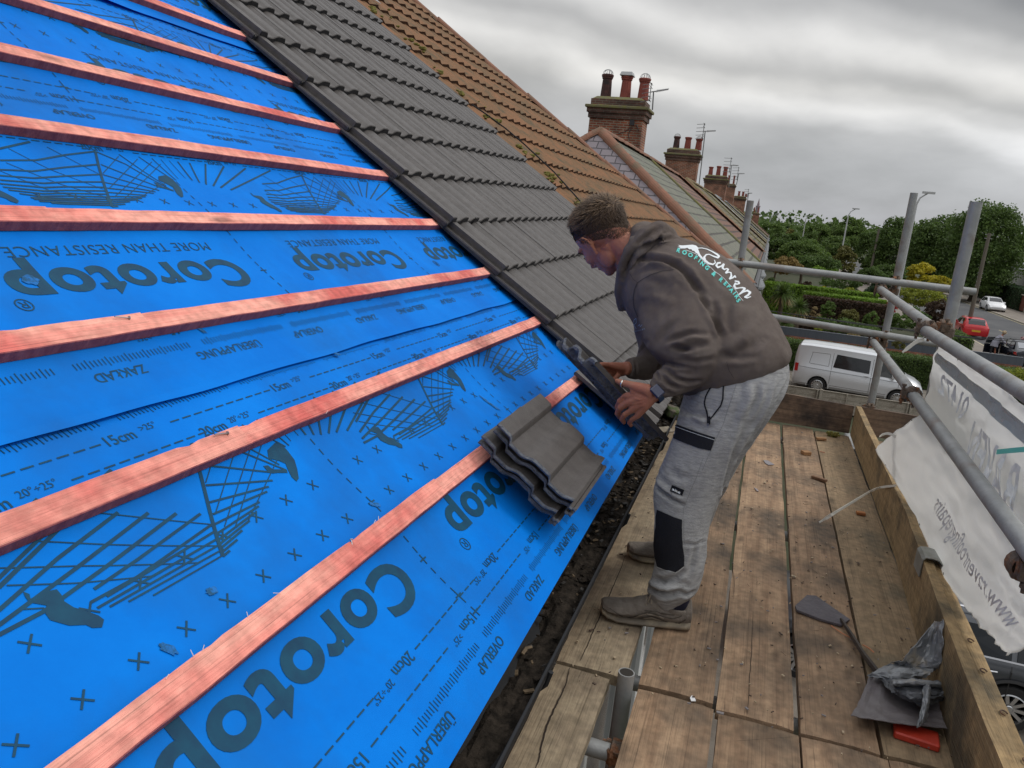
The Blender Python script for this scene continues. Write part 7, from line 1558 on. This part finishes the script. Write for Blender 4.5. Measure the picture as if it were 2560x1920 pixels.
# ---- trainers
def trainer(heel,toe,wd=.052,lab=None):
    heel=V(heel); toe=V(toe); d=(toe-heel); L0=d.length; d.normalize(); s=V((-d.y,d.x,0)); up=V((0,0,1)); par=wp(thing('trainer',None,None,loc=(0,0,0))) 
    ST=[(0,.026,.070,.004),(.02,.034,.096,.004),(.06,.037,.092,.003),(.12,.038,.076,.002),(.24,.039,.072,.001),(.33,.041,.084,.001),(.39,.042,.104,.0),(.43,.043,.102,0),(.56,.047,.082,0),(.68,.051,.066,0),(.80,.052,.056,.0),(.90,.046,.050,.004),(.97,.032,.044,.010),(1.0,.012,.034,.018)]
    def ring(t,w,h,z0,grow=0,zb=0,lay=0):
        c=heel+d*(t*L0); pts=[]; zz=BZ+zb+z0
        for k in range(28):
            a=2*math.pi*k/28; x=math.cos(a); y=math.sin(a); x=abs(x)**.75*(1 if x>0 else -1); 
            rad_=(w+grow)*(1-.28*max(0,y)**1.5); v=h*(.5+.5*y)
            wav=.0024*math.sin((h*(.5+.5*y))*420+3.2*math.sin(t*7.5)) if (y>-.6 and lay) else 0
            pts.append(c+s*x*(rad_+wav)+V((0,0,zz-BZ+BZ+v-0)) - V((0,0,0)))
        return [V((p.x,p.y,p.z)) for p in pts]
    b=MB(); RR=[]
    S2=[]
    for a_,b_ in zip(ST[:-1],ST[1:]):
        for q in range(4): t=q/4; S2.append([a_[i]+(b_[i]-a_[i])*(t*t*(3-2*t) if i else t) for i in range(4)])
    S2.append(list(ST[-1]))
    base=V((0,0,0)); heel.z=0; 
    b.loft([ring(t,w,h-.012,z,0,.020,1) for t,w,h,z in S2]); wp_=b.build('upper',M_shoe,par,smooth=True)
    b=MB(); b.loft([ring(t,w+.004,.030+ (.010 if t<.45 else 0)*(1-t/.45 if t<.45 else 0),z*1.2,0,0) for t,w,h,z in S2]); b.build('sole',M_sole,par,smooth=True)
    b=MB(); ac=heel+d*(.17*L0); 
    rg=lambda r1,r2,z,o:[V((ac.x,ac.y,0))+d*(o+r1*math.cos(2*math.pi*k/20))+s*r2*math.sin(2*math.pi*k/20)+V((0,0,BZ+z)) for k in range(20)]
    b.loft([rg(.047,.037,.062,0),rg(.050,.041,.078,.0),rg(.046,.037,.082,.0),rg(.042,.033,.07,0)],cap=False); b.build('collar',M_shoe,par,smooth=True)
    b=MB(); b.loft([rg(.042,.035,.06,.0),rg(.040,.034,.15,.004)]); b.build('sock',M_sock,par,smooth=True)
    b=MB(); tg=heel+d*(.35*L0); b.box(V((tg.x,tg.y,BZ+.112)),(.014,.050,.050),Matrix((d,s,V((0,0,1)))).transposed()@Matrix.Rotation(-.5,3,'Y')); b.build('tongue',M_shoe,par,bevel=.008)
    b=MB()
    for i in range(6):
        t=.40+.055*i; c=heel+d*(t*L0); z=BZ+.112-.0078*i*1.15; b.tube([c-s*.034+V((0,0,z-.016)),c-s*.014+V((0,0,z)),c+s*.014+V((0,0,z)),c+s*.034+V((0,0,z-.016))],.0034,6)
    c=heel+d*(.40*L0); b.tube([c+V((0,0,BZ+.115)),c-s*.02+d*.012+V((0,0,BZ+.128)),c-s*.038+d*.0+V((0,0,BZ+.10)),c-s*.046+d*.02+V((0,0,BZ+.075))],.0026,6); b.tube([c+V((0,0,BZ+.115)),c-s*.015-d*.012+V((0,0,BZ+.125)),c-s*.040-d*.008+V((0,0,BZ+.088))],.0026,6); b.tube([c+V((0,0,BZ+.115)),c+s*.02+d*.02+V((0,0,BZ+.125)),c+s*.035+d*.03+V((0,0,BZ+.09))],.0026,6)
    b.build('laces',M_lace,par,smooth=True)
    return par
tA=trainer((-.050,2.474,0),(-.352,2.425,0)); bpy.context.view_layer.update()
_up=[c for c in tA.children if c.name.startswith('upper')][0]; _me=_up.data; tu=bvh(_me)
M_tl=mat('trainer_line',(.075,.062,.05),.9); M_th=mat('trainer_pale',(.27,.235,.19),.85)  # for wavy dark and pale lines drawn over the trainer's upper
for nm,m_,L_ in (('upper_dark_lines',M_tl,[((235,1300),(300,1345),(380,1378),(470,1390),(560,1382),(650,1352),(740,1330),(830,1350),(920,1385),(1010,1412),(1150,1398)),((255,1240),(330,1300),(420,1342),(510,1350),(600,1330),(690,1298),(780,1290),(880,1325),(980,1368),(1090,1372),(1170,1330)),((300,1205),(380,1262),(470,1300),(560,1300),(640,1270),(720,1248),(820,1265),(920,1300),(1020,1320),(1130,1290)),((700,1225),(820,1235),(920,1265),(1030,1280),(1130,1240)),((250,1400),(400,1452),(600,1478),(800,1455),(1000,1450),(1170,1400)),((210,1190),(240,1230),(235,1290),(215,1330))]),
                 ('upper_pale_lines',M_th,[((240,1318),(380,1392),(470,1404),(560,1397),(650,1368),(740,1346),(830,1366),(920,1400),(1010,1426)),((265,1256),(420,1356),(510,1364),(600,1345),(690,1313),(780,1305),(880,1340),(980,1382),(1090,1386)),((480,1315),(560,1314),(640,1285),(720,1262),(820,1280),(920,1315))])):
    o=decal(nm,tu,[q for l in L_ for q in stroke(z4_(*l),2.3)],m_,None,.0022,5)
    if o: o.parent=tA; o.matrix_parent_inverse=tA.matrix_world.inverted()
trainer((-.055,2.985,0),(-.350,2.935,0))
# small figure at the black car
b=MB(); B0=V((13.75,52.3,GZ+.09))
def q(x,y,z): return B0+V((x,y,z))
wm=thing('person','woman in a grey cardigan and black trousers leaning into the open black car','person',B0); bpy.context.view_layer.update(); wmi=Matrix.Translation(B0).inverted()
def wq(o): o.parent=wm; o.matrix_parent_inverse=wmi; return o
b=MB(); b.tube([q(-.12,-.05,.05),q(-.12,0,.5),q(-.07,.02,.9)],.1,10,rs=[.055,.075,.11]); b.tube([q(.14,.05,.05),q(.13,.05,.5),q(.06,.03,.9)],.1,10,rs=[.055,.075,.11]); b.tube([q(0,.02,.85),q(.05,.03,.98)],.15,12); me=remesh(b,'trousers',.02,3); me.materials.append(M_blackp); wq(linkmesh('trousers',me))
b=MB(); b.tube([q(-.02,.0,.72),q(.0,.02,.95),q(.14,.06,1.2),q(.27,.09,1.4)],.2,14,rs=[.22,.19,.18,.13]); b.tube([q(.2,-.08,1.36),q(.34,-.12,1.12),q(.55,-.02,.98)],.06,10,rs=[.075,.062,.05]); b.tube([q(.22,.25,1.36),q(.40,.32,1.15),q(.62,.25,1.02)],.06,10,rs=[.075,.062,.05]); me=remesh(b,'cardigan',.016,4); me.materials.append(mat('cardigan_grey',(.26,.26,.31),.95,col2=(.32,.32,.37),scale=8)); [setattr(p,'use_smooth',True) for p in me.polygons]; wq(linkmesh('cardigan',me))
b=MB(); b.tube([q(.27,.09,1.38),q(.34,.1,1.52)],.055,10); ellipsoid(b,q(.39,.11,1.60),[V((.095,0,-.03)),V((0,.075,0)),V((.03,0,.11))]); b.tube([q(.54,-.02,.99),q(.66,.0,.95)],.035,8,rs=[.035,.02]); b.tube([q(.61,.25,1.02),q(.73,.25,.98)],.035,8,rs=[.035,.02])
b.tube([q(.2,.05,1.2),q(.3,.09,1.42)],.08,10); b.tube([q(.3,-.08,1.25),q(.34,-.12,1.12),q(.55,-.02,.99)],.035,8); b.tube([q(.22,.1,1.36),q(.3,-.08,1.25)],.04,8); b.tube([q(.22,.1,1.36),q(.40,.32,1.15),q(.62,.25,1.02)],.035,8)
for dx in (-.12,.14): b.tube([q(dx,0,.02),q(dx,.0,.15)],.04,8)
b.tube([q(-.12,0,.12),q(-.05,.02,.9),q(.1,.04,1.1),q(.25,.08,1.35)],.05,8); b.tube([q(.14,0,.12),q(.05,.02,.9)],.05,8)
me=remesh(b,'body',.014,2); me.materials.append(M_skin); wq(linkmesh('body',me))
b=MB(); ellipsoid(b,q(.385,.11,1.635),[V((.115,0,-.03)),V((0,.095,0)),V((.03,0,.10))]); ellipsoid(b,q(.35,.06,1.60),[V((.09,0,0)),V((0,.09,0)),V((0,0,.10))]); o=b.build('hair',mat('hair_fair',(.38,.29,.18),.7,col2=(.28,.2,.12),scale=20),smooth=True); wq(o)
for dx,dy in ((-.12,-.05),(.14,.05)): b=MB(); ellipsoid(b,q(dx,dy+.06,.04),[V((.05,0,0)),V((0,.13,0)),V((0,0,.05))]); wq(b.build('shoe',M_white,smooth=True))
